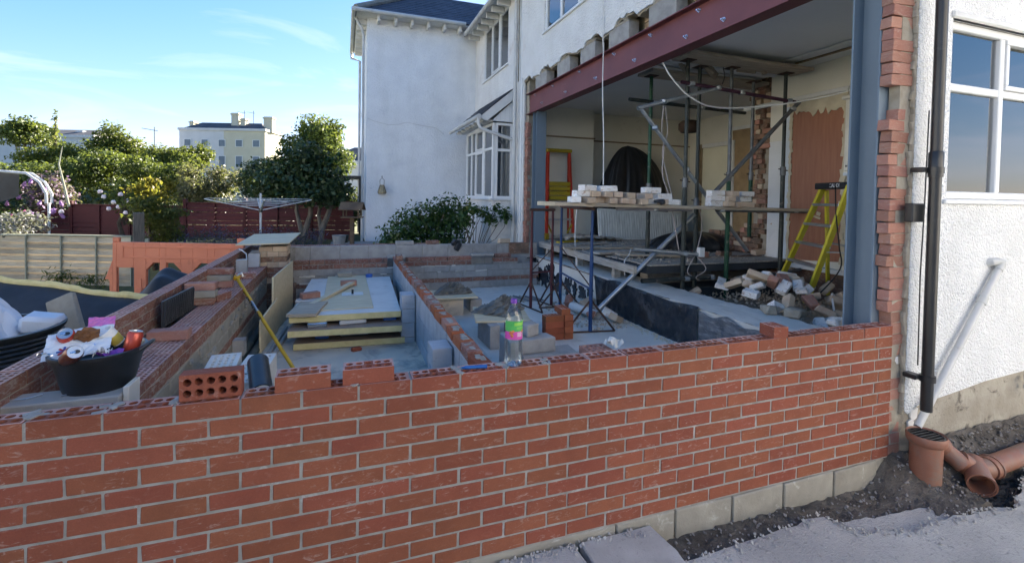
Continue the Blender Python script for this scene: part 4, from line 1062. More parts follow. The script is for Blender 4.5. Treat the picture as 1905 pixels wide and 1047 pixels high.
MB().box(4.735, 4.78, .3, 6.7, 2.862, 3.24).build('old_mortar', 'mortar_warm', hs)

# ---------------------------------------------------------------- inside the house
MB().box(4.66, 9.15, 0.25, 7.5, 2.72, 2.85).build('ceiling', 'ceiling', hs)
MB().box(4.76, 6.15, 7.0, 7.38, -0.4, 2.72).build('inner_wall', 'interior_wall', hs)
MB().box(6.15, 9.15, 7.35, 7.45, -0.4, 2.72).build('inner_wall', 'interior_wall', hs)
MB().box(9.0, 9.14, 3.7, 7.35, -0.4, 2.72).build('inner_wall', 'interior_wall', hs)
MB().box(7.2, 7.45, 0.25, 3.42, -0.08, 2.72).build('inner_wall', 'interior_wall', hs)
MB().box(7.21, 7.45, 0.25, 3.42, -0.7, -0.085).build('sleeper', 'brick_sooty', hs)
MB().box(7.46, 9.15, 3.46, 3.72, -0.4, 2.72).build('partition', 'interior_wall', hs)
MB().box(4.70, 7.2, 0.252, 0.27, -0.7, 0.8).build('inner_lining', 'interior_white', hs)
MB().box(7.15, 7.4, 0.27, 0.30, -0.7, 2.7).build('inner_lining', 'interior_white', hs)
# picture rail
pr = MB().box(4.76, 6.165, 6.975, 7.0, 2.09, 2.12); pr.box(6.15, 6.175, 6.975, 7.35, 2.09, 2.12); pr.box(6.15, 8.98, 7.33, 7.35, 2.09, 2.12); pr.build('picture_rail', 'rail_brown', hs)
# blue painted strip and brown veneered panel with torn plaster edge
MB().box(7.192, 7.2, 3.04, 3.20, -0.06, 2.2).build('painted_strip', 'interior_blue', hs)
MB().box(7.19, 7.2, 3.20, 3.42, -0.06, 1.72).build('plaster_patch', 'interior_white', hs)
ed = [(2.26, 0.10), (3.02, 0.0), (3.03, 2.16)]
rs = np.random.RandomState(5)
top = [(3.03 - .77 * t, 2.12 - .05 * t + (rs.uniform(-.07, .03) if i % 3 else rs.uniform(-.12, 0))) for i, t in enumerate(np.linspace(0, 1, 22))]
mxz = Matrix(((0, 0, 1, 0), (1, 0, 0, 0), (0, 1, 0, 0), (0, 0, 0, 1)))
vp = MB().prism([(2.26, 0.04), (3.03, -0.02)] + [(3.03, 2.2), (2.26, 2.1)], 7.180, 7.192, mxz).build('veneer_panel', 'veneer'); tag(vp, 'brown wood veneer panel on the kitchen wall with torn plaster round it', 'panel')
MB().prism([(2.20, 2.30), (2.26, 2.12)][::-1] + [(3.09, 2.30)] + top, 7.168, 7.179, mxz).build('torn_plaster', 'plaster_scrap', hs)
sc = MB()
for k in range(26): 
    z = 0.0 + k * .083; sc.cbox((7.172, 3.035 + jit(.012), z), (.012, .03 + random.uniform(0, .025), .09), (jit(.3), 0, 0)); sc.cbox((7.172, 2.245 + jit(.02), z + .05), (.012, .04 + random.uniform(0, .04), .09), (jit(.3), 0, 0))
sc.cbox((7.17, 2.62, 0.62), (.012, .16, .03), (.3, 0, 0)); sc.cbox((7.165, 2.57, 0.66), (.012, .06, .05), (.3, 0, 0)); o = sc.build('plaster_scraps', 'plaster_scrap', hs, bevel=.004); o['kind'] = 'stuff'
MB().box(7.10, 7.2, 0.4, 3.1, -0.12, -0.06).build('skirting', 'white_paint', hs, bevel=.006); MB().box(7.14, 7.198, 2.2, 3.9, 2.26, 2.32).build('coving', 'white_paint', hs, bevel=.01)
cab = thing('wall_cupboard', 'white panelled wall cupboard beside the steel post', 'cupboard', (7.19, 2.16, 1.20))
MB().box(-.14, 0, -1.72, 0, 0, .92).build('carcass', 'kitchen', cab); 
for q in range(4):
    d_ = MB().box(-.165, -.142, -.42 - .42 * q, -.02 - .42 * q, .02, .90).build('door', 'kitchen', cab, bevel=.008); MB().box(-.172, -.166, -.36 - .42 * q, -.08 - .42 * q, .10, .82).build('door_panel', 'kitchen', d_, bevel=.005); MB().lathe([(0, 0), (.012, .004), (.014, .02), (0, .03)], 8).build('knob', 'bolt', d_, (-.165, -.06 - .42 * q, .08), (0, R_(-90), 0))
MB().box(-.19, .0, -1.72, .03, .92, .97).build('cornice', 'kitchen', cab, bevel=.012); MB().box(-.15, 0, -.9, 0.0, -.04, -.001).build('pelmet', 'interior_blue', cab)
MB().box(7.185, 7.2, 1.2, 2.20, -.05, 1.15).build('tiling', 'interior_white', hs)
wm = MB().box(6.85, 7.16, 1.1, 1.72, -0.35, 0.32).build('white_appliance', 'interior_white', bevel=.02); tag(wm, 'white appliance behind the yellow step ladder', 'appliance')
# ceiling scar of the removed wall
MB().box(6.60, 6.72, 0.3, 2.75, 2.695, 2.718).build('ceiling_scar', 'interior_white', hs, bevel=.005); MB().box(6.86, 6.90, 0.3, 2.75, 2.70, 2.718).build('ceiling_batten', 'rail_brown', hs)
# torn end of the dividing wall, brick by brick
tw = thing('torn_wall', 'torn brick end of the dividing wall beside the blue painted strip', 'wall', (7.20, 3.44, 0))
BR_T = [brick_solid('brick_sooty', .215, .10, .07, .006, .006) for _ in range(4)] + [brick_solid('brick_old', .215, .10, .07, .006, .006)] + [brick_solid('brick_reveal', .215, .10, .07, .006, .006)]
def tear(z):
    if z > 2.2: return -.06, .40
    if z > 1.6: return -.02, .33
    if z > 1.25: return .10, .36
    if z > .95: return .12, .30
    if z > .65: return .05, .34
    if z > .45: return -.15, .20
    if z > .25: return .05, .45
    return .15, 1.2
for k in range(-5, 35):
    z = .078 * k; a, b = tear(z); a += jit(.04); b += jit(.05); x = a
    while x < b - .06:
        w = random.choice((.105, .105, .215)) * random.uniform(.85, 1.05); w = min(w, b - x)
        put('brick', random.choice(BR_T), tw, (jit(.02) + (.03 if random.random() < .3 else 0), x + w / 2, z + .07), (jit(.05), jit(.05), R_(-90) + jit(.06)), ((w - .01) / .215, 1, 1)); x += w
MB().box(.06, .26, 0.02, .30, -.4, 2.72).build('core', 'mortar_warm', tw)
# low broken stub of the wall and plaster below it
st = thing('wall_stub', 'low broken stub of the old wall with flaking paint under the props', 'wall', (5.75, 3.42, 0))
for k in range(4):
    for q in range(6):
        if k == 3 and q in (1, 3, 4): continue
        put('brick', random.choice(BR_T + BR_O2 if k > 1 else BR_T), st, (.11 + .225 * q + (.1 if k % 2 else 0), jit(.03), -.23 + .075 * k + .07), (jit(.05), jit(.05), jit(.08)))
rough_up(MB().box(0.02, 1.45, .02, .2, -.6, -.05), .02).build('core', 'dark_earth', st)
rough_up(MB().box(-.75, 0.35, -.05, .12, -.30, -.16), .006).build('timber', 'timber_grey', st, bevel=.004)
rough_up(MB().box(-.80, 1.4, -.03, .14, -.56, -.305), .02).build('base', 'dark_earth', st)
pw = MB().prism([(3.20, -.16), (3.46, -.16), (3.42, .05), (3.36, .10), (3.33, .28), (3.26, .36), (3.20, .40)], 7.17, 7.189, mxz).build('plaster_remnant', 'interior_white'); tag(pw, 'white plaster remnant at the foot of the torn wall', 'plaster')
rl = MB().tube([(6.85, 3.25, -.17), (7.15, 3.3, -.16), (7.19, 2.95, -.15)], .035, 8).build('skirting_offcut', 'plaster_scrap', smooth=True); tag(rl, 'pale skirting offcut below the torn wall', 'skirting')
# back wall of the far room: tan patch, cream door
MB().box(8.985, 9.0, 3.75, 6.0, -.2, 2.35).build('stripped_wall', 'tan_wall', hs); MB().box(8.97, 8.984, 5.2, 6.1, 2.33, 2.40).build('stripped_edge', 'interior_white', hs)
dr = thing('cream_door', 'cream panelled door at the back of the propped room', 'door', (8.97, 6.02, 0.0))
MB().box(0, .028, 0, .86, 0, 2.02).build('leaf', 'cream_door', dr, bevel=.006); MB().box(-.02, .029, -.10, -.005, 0, 2.12).build('frame', 'white_paint', dr, bevel=.004); MB().box(-.02, .029, .865, .95, 0, 2.12).build('frame', 'rail_brown', dr, bevel=.004); MB().box(-.02, .029, -.005, .865, 2.03, 2.12).build('frame', 'white_paint', dr, bevel=.004)
MB().lathe([(0, 0), (.03, 0), (.03, .03), (0, .04)], 10).build('handle', 'bolt', dr, (0, .08, 1.0), (0, R_(-90), 0))
# pendant lamp
pd = thing('pendant_lamp', 'brown drum pendant lamp hanging from the ceiling behind the props', 'lamp', (6.75, 4.70, 2.0))
MB().lathe([(.0, .0), (.14, .0), (.18, .05), (.18, .15), (.13, .20), (.02, .22), (0, .22)], 20).build('shade', 'lamp_brown', pd, smooth=True); MB().tube([(0, 0, .22), (0, 0, .715)], .006, 6).build('flex', 'cable_black', pd)

# timber floor of the far room
fl = thing('timber_floor', 'cut edge of the old timber floor with loose boards and dust', 'floor', (0, 0, 0)); fl['kind'] = 'structure'; del fl['label']; del fl['category']
MB().bar((4.62, 6.6, -.075), (4.52, 2.95, -.075), .05, .10).build('edge_joist', 'timber_grey', fl, bevel=.004)
for k, y in enumerate(np.linspace(3.05, 6.85, 26)):
    z = -.022 + jit(.004)
    if k in (7, 13): continue
    MB().box(4.60 + .10 * random.random() + (.1 if k < 8 else 0), 9.0, y - .066, y + .066, z - .02, z).build('floorboard', 'timber_grey', fl, bevel=.003)
for y in (3.6, 4.7, 5.9): MB().box(4.60, 4.70, y - .04, y + .04, -.28, -.125).build('stub_post', 'timber_grey', fl, bevel=.004)
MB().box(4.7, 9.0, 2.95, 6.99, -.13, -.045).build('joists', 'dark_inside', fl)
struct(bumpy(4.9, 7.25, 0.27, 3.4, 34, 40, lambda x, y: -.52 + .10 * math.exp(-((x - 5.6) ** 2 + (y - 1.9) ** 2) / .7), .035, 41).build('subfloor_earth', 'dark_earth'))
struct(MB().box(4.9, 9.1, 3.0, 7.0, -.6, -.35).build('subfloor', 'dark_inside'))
# loose planks, dust and debris on the floor edge
for k, (x, y, L, w, rz, mt, lab) in enumerate(((5.0, 5.35, 1.2, .12, 8, 'timber_grey', 'loose grey plank nearest the red step ladder'), (5.15, 4.75, 1.5, .15, -4, 'board_old', 'loose plank lying below the radiator'), (5.1, 4.15, 1.1, .18, 12, 'timber_grey', 'dusty plank on the floor edge near the dangling flex'), (4.95, 5.75, .5, .10, 20, 'tread_yellow', 'short yellowish timber offcut by the red step ladder'), (5.2, 3.65, .9, .20, -14, 'board_old', 'dusty board on the floor beside the first prop'))):
    o = rough_up(MB().cbox((0, 0, .02), (L, w, .03)), .004).build('plank', mt, None, (x, y, -.018 + .004 * k), (jit(.02), jit(.02), R_(rz)), bevel=.003); tag(o, lab, 'plank', 'loose planks on the old floor')
def _db(rs): return rs.uniform(4.65, 6.6), rs.uniform(3.0, 6.6), -.012 + rs.uniform(0, .02)
tag(grit('floor_debris', 900, _db, 'dust', .004, .018, 51), 'plaster crumbs scattered over the old timber floor', 'debris')
def _db2(rs):
    x = rs.uniform(4.95, 6.9); y = rs.uniform(.4, 3.3); return x, y, -.46 + .12 * math.exp(-((x - 5.6) ** 2 + (y - 1.9) ** 2) / .7) + rs.uniform(0, .03)
tag(grit('pit_debris', 900, _db2, 'dust', .006, .026, 52), 'broken brick crumbs in the pit behind the concrete ledge', 'debris')
tag(bumpy(5.0, 6.3, 5.9, 6.6, 14, 8, lambda x, y: -.01 + .09 * math.exp(-((x - 5.5) ** 2) * 2), .03, 55).build('dust_heap', 'dust'), 'low heap of plaster dust along the far wall', 'dust heap', kind='stuff')

# ---------------------------------------------------------------- concrete ledge with black membrane
lg = thing('concrete_ledge', 'pale concrete foundation ledge below the opening, splashed with black', 'foundation', (0, 0, 0))
def lz(y): return -0.275
vs = []
mb = bumpy(4.46, 5.0, 0.11, 6.6, 16, 120, lambda x, y: -.275 + .02 * math.sin(y * 1.7) * (x - 4.4), .007, 61); mb.build('top', 'concrete_pale', lg, smooth=True)
mb = MB().grid(100, 8, lambda a, b: (4.46 + .05 * (1 - b) + .008 * math.sin(a * 70) + .006 * math.sin(a * 33 + b * 7), .11 + 6.49 * a, -1.0 + (.725 + .006 * math.sin(a * 50)) * b)); mb.build('face', 'concrete_pale', lg, smooth=True)
# black bitumen splashes on the face as thin raised patches
def blotch(y, z, w, h, seed):
    rs = np.random.RandomState(seed); n = 22; out = []
    for k in range(n):
        a = 2 * math.pi * k / n; r = 1 + rs.uniform(-.45, .45); out.append((y + w * math.cos(a) * r, z + h * math.sin(a) * r))
    return MB().prism(out, 4.462, 4.50, mxz)
for i, (y, z, w, h) in enumerate(((5.7, -.62, .20, .16), (5.35, -.55, .14, .18), (5.1, -.60, .16, .14), (4.75, -.58, .10, .13), (4.5, -.62, .06, .11), (4.25, -.62, .10, .10), (4.0, -.55, .08, .08), (5.5, -.42, .10, .06), (4.62, -.48, .03, .08), (6.0, -.55, .12, .2))):
    blotch(y, z, w, h, 70 + i).build('bitumen_patch', 'membrane', lg)
def memb(y0, y1, zt, zb, nx, ny, seed, over=.10, amp=.02):
    rs = np.random.RandomState(seed); ph = rs.uniform(0, 6, 6)
    def fn(a, b):
        y = y0 + (y1 - y0) * a; edge = zt + .010 * math.sin(a * 9 + ph[0]) + .008 * math.sin(a * 23 + ph[1])
        w = amp * (math.sin(a * 15 + b * 6 + ph[2]) + .6 * math.sin(a * 33 - b * 9 + ph[3]) + .5 * math.sin(a * 61 + b * 13 + ph[4]))
        if b < .8: 
            t = b / .8; return (4.425 + .05 * (1 - t) - abs(w), y + w, zb + (edge - zb) * t)
        t = (b - .8) / .2; return (4.425 + over * t * (1 + .5 * math.sin(a * 11 + ph[5])), y + w, edge + .012 + .012 * math.sin(a * 20))
    return MB().grid(nx, ny, fn)
me = memb(1.72, 3.80, -.285, -.74, 80, 24, 81, .02, .010).build('damp_membrane', 'membrane', smooth=True); tag(me, 'creased black plastic membrane draped over the concrete ledge', 'membrane')
me = memb(0.45, 1.70, -.31, -.80, 60, 24, 82, .01, .009).build('damp_membrane', 'membrane_dusty', smooth=True); tag(me, 'dusty torn membrane strip on the ledge behind the front wall', 'membrane')
me = memb(5.95, 6.3, -.32, -.78, 20, 16, 83, -.10, .03).build('damp_membrane', 'membrane', smooth=True); tag(me, 'crumpled black membrane in the corner by the far steel post', 'membrane')
lgl = MB().tube([(4.445, 2.0, -.31), (4.44, 4.0, -.285), (4.445, 6.2, -.28)], .006, 5).build('form_line', 'rust', lg)

# ---------------------------------------------------------------- props and scaffold in the opening
def clamp(parent, p, s=.075):
    rough_up(MB().cbox(p, (s, s, s * .75), (0, 0, jit(.6))), .004).build('coupler', 'galv', parent, bevel=.012)
def prop(x, y, z0, z1, zm, lower, upper, label):
    t = thing('steel_prop', label, 'prop', (x, y, z0), 0, 'steel props under the ceiling boards')
    H = z1 - z0; hm = zm - z0
    MB().tube([(0, 0, .008), (0, 0, hm)], .030, 12).build('outer_tube', lower, t, smooth=True)
    MB().tube([(0, 0, hm), (0, 0, H - .008)], .024, 12).build('inner_tube', upper, t, smooth=True)
    MB().tube([(0, 0, hm - .07), (0, 0, hm + .05)], .037, 12).build('collar', 'galv_dark', t, smooth=True)
    MB().tube([(-.07, .01, hm + .02), (.07, -.01, hm + .0)], .008, 6).build('pin', 'rust', t)
    MB().box(-.075, .075, -.075, .075, 0, .008).build('base_plate', 'rust', t); MB().box(-.075, .075, -.075, .075, H - .008, H).build('head_plate', 'rust', t)
    return t
pA = prop(5.15, 2.83, -.66, 2.585, 1.05, 'prop_dark', 'prop_dark', 'mottled dark steel prop in the front row, nearest the red beam')
pB = prop(5.92, 2.90, -.55, 2.585, 1.15, 'prop_green', 'galv_dark', 'green steel prop in the front row, behind the brick pile')
pC = prop(6.80, 2.83, -.45, 2.585, 1.25, 'prop_dark', 'prop_dark', 'dark prop in front of the blue painted strip')
pD = prop(5.20, 3.66, -.03, 2.585, 1.0, 'prop_dark', 'prop_green', 'slim green prop of the back row, left of the black tarpaulin fold')
pE = prop(5.50, 3.02, -.45, 2.585, .8, 'prop_dark', 'prop_dark', 'dark prop just right of the front corner prop')
pF = prop(6.78, 3.36, .28, 2.585, 1.2, 'prop_green', 'galv_dark', 'prop standing on the stub beside the torn brick wall end')
for y, lab, x0, x1 in ((2.72, 'scaffold board wedged under the ceiling along the front props', 4.98, 7.02), (3.56, 'scaffold board wedged under the ceiling along the back props', 5.05, 7.15)):
    o = rough_up(MB().box(x0, x1, y - .14, y + .22, 2.588, 2.63), .003).build('ceiling_board', 'board_old', bevel=.003); tag(o, lab, 'board')
# packing and torn laths above the boards
lt = MB()
for k in range(9): lt.cbox((6.05 + jit(.1), 2.95 + .08 * k, 2.66 + jit(.02)), (1.9, .035, .02), (jit(.03), jit(.02), jit(.05)))
o = lt.build('laths', 'interior_white', hs); o['kind'] = 'stuff'
for q in range(5): MB().cbox((5.4 + .28 * q, 3.1 + jit(.2), 2.62), (.25, .05, .10), (jit(.5), jit(.5), jit(1))).build('hanging_plaster', 'dark_earth', hs, bevel=.01)
def tube_thing(pts, r, mat, label, clamps=(), name='scaffold_tube', cat='tube'):
    t = thing(name, label, cat, pts[0])
    o = Vector(pts[0]); P = [Vector(p) - o for p in pts]
    d = (P[1] - P[0]).normalized()
    MB().pipe(P[0], P[-1], r, .005, 14).build('tube', mat, t, smooth=True)
    for c in clamps: clamp(t, P[0].lerp(P[-1], c))
    return t
tube_thing([(4.36, 2.74, 1.905), (5.60, 2.77, 2.27)], .026, 'galv', 'pale scaffold tube poking out at a slope below the red beam', (.30, .98))
tube_thing([(4.80, 3.60, 2.21), (7.0, 3.72, 2.20)], .026, 'prop_dark', 'dark scaffold tube clamped across the back props', (.2, .6))
tube_thing([(5.0, 2.76, 2.28), (6.95, 2.80, 2.20)], .024, 'prop_purple', 'purple painted scaffold tube across the front props', (.08, .50, .94))
tube_thing([(4.60, 3.02, 1.96), (6.42, 3.04, .12)], .026, 'galv', 'grey diagonal brace falling to the right behind the props', (.12, .40))
tube_thing([(7.0, 2.78, 2.20), (5.55, 2.78, .90)], .028, 'galv_dark', 'grey diagonal brace rising to the right in front of the torn wall', (.08,))
tube_thing([(4.05, 3.02, -.55), (5.42, 2.96, .63)], .030, 'galv', 'shiny steel tube leaning from the slab up to the scaffold board')
tube_thing([(4.50, 2.78, -.18), (5.58, 2.78, -.175)], .028, 'prop_dark', 'dark tube clamped low across the two nearest props', (.62, .99))
tube_thing([(4.46, 2.90, .20), (5.30, 2.74, .13)], .026, 'galv', 'short pale tube clamped low beside the corner prop', (.80,))
tube_thing([(6.05, 2.72, -.2), (7.1, 2.76, -.13)], .024, 'galv_dark', 'low tube running behind the rubble towards the yellow ladder')
tube_thing([(5.45, 2.60, .705), (7.02, 2.63, .690)], .027, 'galv_dark', 'tube carrying the right hand end of the scaffold boards', (.05, .86))
tube_thing([(4.10, 2.74, .705), (5.2, 2.76, .70)], .024, 'cable_pink', 'pinkish tube under the scaffold boards near the bricks', (.5,))
# scaffold boards carrying bricks
for y, lab in ((2.66, 'long scaffold board with salvaged bricks on it, nearer the camera'), (2.89, 'long scaffold board with salvaged bricks on it, farther back')):
    o = thing('scaffold_board', lab, 'board', (3.10 + (y - 2.66) * .5, y, .757), 0, 'scaffold boards on the trestle')
    rough_up(MB().box(0, 3.95, -.11, .11, -.019, .019), .003).build('plank', 'board_old', o, rot=(0, R_(.75), 0), bevel=.003)
    MB().box(-.004, .11, -.113, .113, -.0215, .0215).build('end_band', 'plaster_scrap', o, rot=(0, R_(.75), 0))
def bz(x): return .777 - (x - 3.1) * .0131
BP = [brick_solid('brick_painted', .215, .1025, .066, .004, .005) for _ in range(4)]
BO = [brick_solid('brick_old', .215, .1025, .066, .005, .006) for _ in range(4)]
GR = 'salvaged bricks on the scaffold boards'
def sb(me, x, y, lev, rz, lab, tilt=0):
    o = put('brick', me, None, (x, y, bz(x) + .067 * (lev + 1)), (jit(.03), tilt + jit(.03), R_(rz) + jit(.06))); tag(o, lab, 'brick', GR)
    return o
n1 = 'in the left scaffold pile'
for i, (x, lev, rz, k, d) in enumerate(((3.52, 0, 80, 0, 'whitewashed brick at the left end at the bottom '), (3.68, 0, 92, 1, 'second brick at the bottom '), (3.84, 0, 4, 1, 'brick under the hollow '), (3.97, 0, 88, 1, 'fourth brick at the bottom '), (4.10, 0, 95, 1, 'pinkish end on brick fifth at the bottom '), (4.21, 0, 85, 1, 'brick at the right end at the bottom '), (3.60, 1, 8, 0, 'whitewashed brick at the left end in row two '), (3.78, 1, 84, 1, 'end on cream brick in row two '), (3.90, 1, 96, 1, 'brick under the top white brick '), (4.06, 1, 80, 1, 'cream brick right of the middle in row two '), (4.20, 1, 88, 1, 'brick at the right end in row two '), (3.68, 2, 20, 0, 'tilted whitewashed brick on the top row at the left '), (3.92, 2, -3, 0, 'long whitewashed brick on the top row at the right '))):
    sb(random.choice(BP if k == 0 else BO), x, 2.60 + jit(.02) + (0.02 if lev else 0), lev, rz, d + n1, jit(.04))
n2 = 'in the middle scaffold pile'
for i, (x, lev, rz, k, d) in enumerate(((4.36, 0, 90, 1, 'end brick at the left at the bottom '), (4.50, 0, 5, 0, 'whitewashed brick at the bottom '), (4.66, 0, 88, 1, 'cream end on brick at the bottom '), (4.80, 0, 3, 0, 'brick at the right at the bottom '), (4.45, 1, 86, 1, 'left brick in row two '), (4.68, 1, 2, 0, 'long whitewashed brick in row two '), (4.52, 2, -4, 0, 'whitewashed brick on top '))):
    sb(random.choice(BP if k == 0 else BO), x, 2.60 + jit(.02), lev, rz, d + n2)
n3 = 'in the right scaffold pile'
for i, (x, lev, rz, k, d) in enumerate(((5.45, 0, 2, 0, 'whitewashed brick at the left at the bottom '), (5.64, 0, 90, 1, 'cream end on brick left of centre at the bottom '), (5.76, 0, 88, 1, 'cream end on brick fifth at the bottom '), (5.95, 0, -3, 1, 'brick at the right at the bottom '), (5.46, 1, -2, 0, 'whitewashed brick at the left in row two '), (5.66, 1, 86, 1, 'end on brick in row two '), (5.93, 1, 3, 0, 'whitewashed brick at the right in row two '), (5.48, 2, 3, 0, 'whitewashed brick on top at the left '), (5.72, 2, 80, 1, 'end on brick on top in the middle '), (5.93, 2, -2, 0, 'whitewashed brick on top at the right '))):
    sb(random.choice(BP if k == 0 else BO), x, 2.60 + jit(.02), lev, rz, d + n3)
gv = rough_up(MB().cbox((4.52, 2.52, .80), (.12, .06, .05)).cbox((4.58, 2.52, .79), (.06, .06, .07)), .012).build('work_glove', 'black_dusty', bevel=.015, smooth=True); tag(gv, 'dark work glove at the edge of the scaffold board', 'glove')

# trestles
def trestle(name, a, b, H, label, lo, up, zb):
    t = thing(name, label, 'trestle', (a[0], a[1], zb))
    a, b = Vector((0, 0, 0)), Vector((b[0] - a[0], b[1] - a[1], 0)); d = (b - a).normalized(); s = Vector((-d.y, d.x, 0))
    for k, p in enumerate((a, b)):
        MB().tube([p + Vector((0, 0, .02)), p + Vector((0, 0, H * .62))], .022, 10).build('outer_leg', lo if k == 0 else up, t, smooth=True)
        MB().tube([p + Vector((0, 0, H * .60)), p + Vector((0, 0, H))], .017, 10).build('inner_leg', up, t, smooth=True)
        for q in (-1, 1): MB().tube([p + Vector((0, 0, .38)), p + s * .30 * q + Vector((0, 0, .012))], .012, 8).build('foot', 'rust', t, smooth=True)
        MB().tube([p - s * .30 + Vector((0, 0, .012)), p + s * .30 + Vector((0, 0, .012))], .010, 6).build('foot_bar', 'rust', t)
    MB().tube([a - d * .03 + Vector((0, 0, H)), b + d * .03 + Vector((0, 0, H))], .020, 8).build('top_bar', 'rust', t, smooth=True)
    MB().tube([a + Vector((0, 0, .50)), b + Vector((0, 0, .50))], .012, 8).build('cross_bar', lo, t, smooth=True)
    MB().tube([a + Vector((0, 0, .52)), b + Vector((0, 0, H * .6))], .008, 6).build('brace', 'rust', t)
    return t
trestle('builders_trestle', (3.735, 2.66), (3.92, 3.86), 1.42, 'builders trestle with blue legs under the scaffold boards', 'trestle_blue', 'trestle_blue', -.72)
trestle('builders_trestle', (3.50, 3.92), (3.84, 3.98), 1.37, 'dark red builders trestle left of the scaffold boards', 'trestle_red', 'trestle_red', -.72)
# ladders
rl = thing('step_ladder', 'red and yellow step ladder standing against the far wall', 'ladder', (5.20, 6.72, -.02))
for s in (-1, 1):
    MB().bar((s * .30, -.12, 0), (s * .235, .02, 1.80), .045, .07, (0, 1, 0)).build('stile', 'ladder_red', rl, bevel=.005)
    MB().bar((s * .31, .15, 0), (s * .24, .06, 1.72), .035, .03, (0, 1, 0)).build('back_stile', 'ladder_red', rl, bevel=.004)
    MB().cbox((s * .30, -.13, .06), (.07, .09, .13)).build('foot', 'tread_yellow', rl, bevel=.008)
    MB().bar((s * .27, -.11, .30), (s * .17, -.09, .12), .03, .02, (0, 1, 0)).build('brace', 'tread_yellow', rl)
MB().cbox((0, .03, 1.80), (.56, .16, .07)).build('top_cap', 'tread_yellow', rl, bevel=.015)
for k in range(4): MB().cbox((0, -.035, 1.12 - .095 * k), (.46, .10, .085)).build('step_board', 'tread_yellow', rl, bevel=.008)
for z in (.40, .72): MB().cbox((0, -.08, z), (.50, .09, .035)).build('tread', 'alu', rl, bevel=.004)
yl = thing('step_ladder', 'yellow step ladder with aluminium treads behind the thick blue post', 'ladder', (0, 0, 0))
F0, F1, T0, T1 = Vector((6.62, 2.72, -.36)), Vector((6.17, 1.92, -.36)), Vector((6.46, 1.97, 1.01)), Vector((6.26, 1.52, 1.01))
for a, b in ((F0, T0), (F1, T1)):
    MB().bar(a, b, .03, .085, (1, 0, 0)).build('stile', 'ladder_yellow', yl, bevel=.003)
B0, B1 = Vector((6.90, 2.2, -.36)), Vector((6.55, 1.62, -.36))
for a, b in ((B0, T0 + Vector((.05, 0, -.05))), (B1, T1 + Vector((.05, 0, -.05)))): MB().bar(a, b, .025, .05, (1, 0, 0)).build('back_stile', 'ladder_yellow', yl, bevel=.003)
for k in range(5):
    t = .14 + .175 * k; MB().bar(F0.lerp(T0, t), F1.lerp(T1, t), .085, .03).build('tread', 'alu', yl, bevel=.003)
MB().bar((T0 + Vector((.02, .06, .0))), (T1 + Vector((.02, -.06, .0))), .14, .075).build('top_cap', 'black_plastic', yl, bevel=.008)
MB().bar(F1.lerp(T1, .32) + Vector((-.047, 0, 0)), F1.lerp(T1, .42) + Vector((-.047, 0, 0)), .004, .05, (1, 0, 0)).build('sticker', 'label_white', yl) if False else None
MB().bar(B0.lerp(T0, .5), B1.lerp(T1, .5), .02, .02).build('back_bar', 'alu', yl)
MB().bar(F1.lerp(T1, .45), B1.lerp(T1, .45), .02, .012).build('spreader', 'alu', yl)
# lettering on the ladder's cap and stile
def text(body, size, mat, loc, mx, parent, name='lettering', ext=.0008):
    cu = bpy.data.curves.new(name, 'FONT'); cu.body = body; cu.size = size; cu.extrude = ext; cu.align_x = 'CENTER'; cu.align_y = 'CENTER'
    ob = bpy.data.objects.new(name, cu); COL.objects.link(ob)
    bpy.context.view_layer.update()
    me = bpy.data.meshes.new_from_object(ob); bpy.data.objects.remove(ob)
    me.materials.clear(); me.materials.append(MATS[mat])
    o = put(name, me, parent); m = mx.to_4x4(); m.translation = Vector(loc); o.matrix_local = m
    return o
def facing(xdir, zdir=(0, 0, 1)):
    x = Vector(xdir).normalized(); y = Vector(zdir); y = (y - x * y.dot(x)).normalized(); n = x.cross(y)
    return Matrix((x, y, n)).transposed()
cd = (T1 - T0).normalized()
text('LS NCAL.OI', .062, 'lettering', (T0 + T1) / 2 + Vector((.02, 0, 0)) + cd.cross(Vector((0, 0, 1))) * .0715, facing(cd), yl)
# radiator leaning, tarpaulin heap, cables, pipe box
ra = thing('radiator', 'white ribbed radiator leaning below the scaffold boards', 'radiator', (5.93, 6.28, .02), 0)
m = Euler((R_(-12), R_(2.4), 0)).to_matrix().to_4x4()
MB().box(0, 2.05, 0, .05, 0, .60, m).build('panel', 'radiator', ra)
rme = MB().box(-.018, .018, -.022, 0, .03, .57).mesh('rib', 'radiator', False, .008)
for k in range(34): 
    o = put('rib', rme, ra); o.matrix_local = m @ Matrix.Translation((.045 + .0595 * k, 0, 0))
MB().box(0, 2.05, -.012, .05, .575, .612, m).build('top_grille', 'radiator', ra, bevel=.004); MB().box(0, 2.05, -.012, .05, -.01, .028, m).build('bottom_rail', 'radiator', ra, bevel=.004)
rs = np.random.RandomState(91); ph = rs.uniform(0, 6, 8)
def tarp(cx, cy, w, d, h, nx, ny, fold):
    def fn(a, b):
        an = a * 2 * math.pi; k = (1 - b ** 2.4) ** .55 if b < 1 else 0
        wr = 1 + fold * (math.sin(an * 9 + ph[0] + b * 2) + .7 * math.sin(an * 17 + ph[1] - b * 3) + .5 * math.sin(an * 31 + ph[2])) * (1 - .5 * b)
        k *= 1 + .18 * math.cos(an + .6) * b
        return (cx + w * k * wr * math.cos(an) + (.10 * math.sin(b * 3) if h > 1 else 0), cy + d * k * wr * math.sin(an), -.02 + h * b + .03 * math.sin(an * 3 + ph[3]) * b * (1 - b))
    return MB().grid(nx, ny, fn)
tp = tarp(6.98, 6.98, .92, .34, 2.02, 150, 50, .075).build('black_tarpaulin', 'black_plastic', smooth=True); tag(tp, 'tall heap covered with a shiny black tarpaulin behind the bricks', 'tarpaulin')
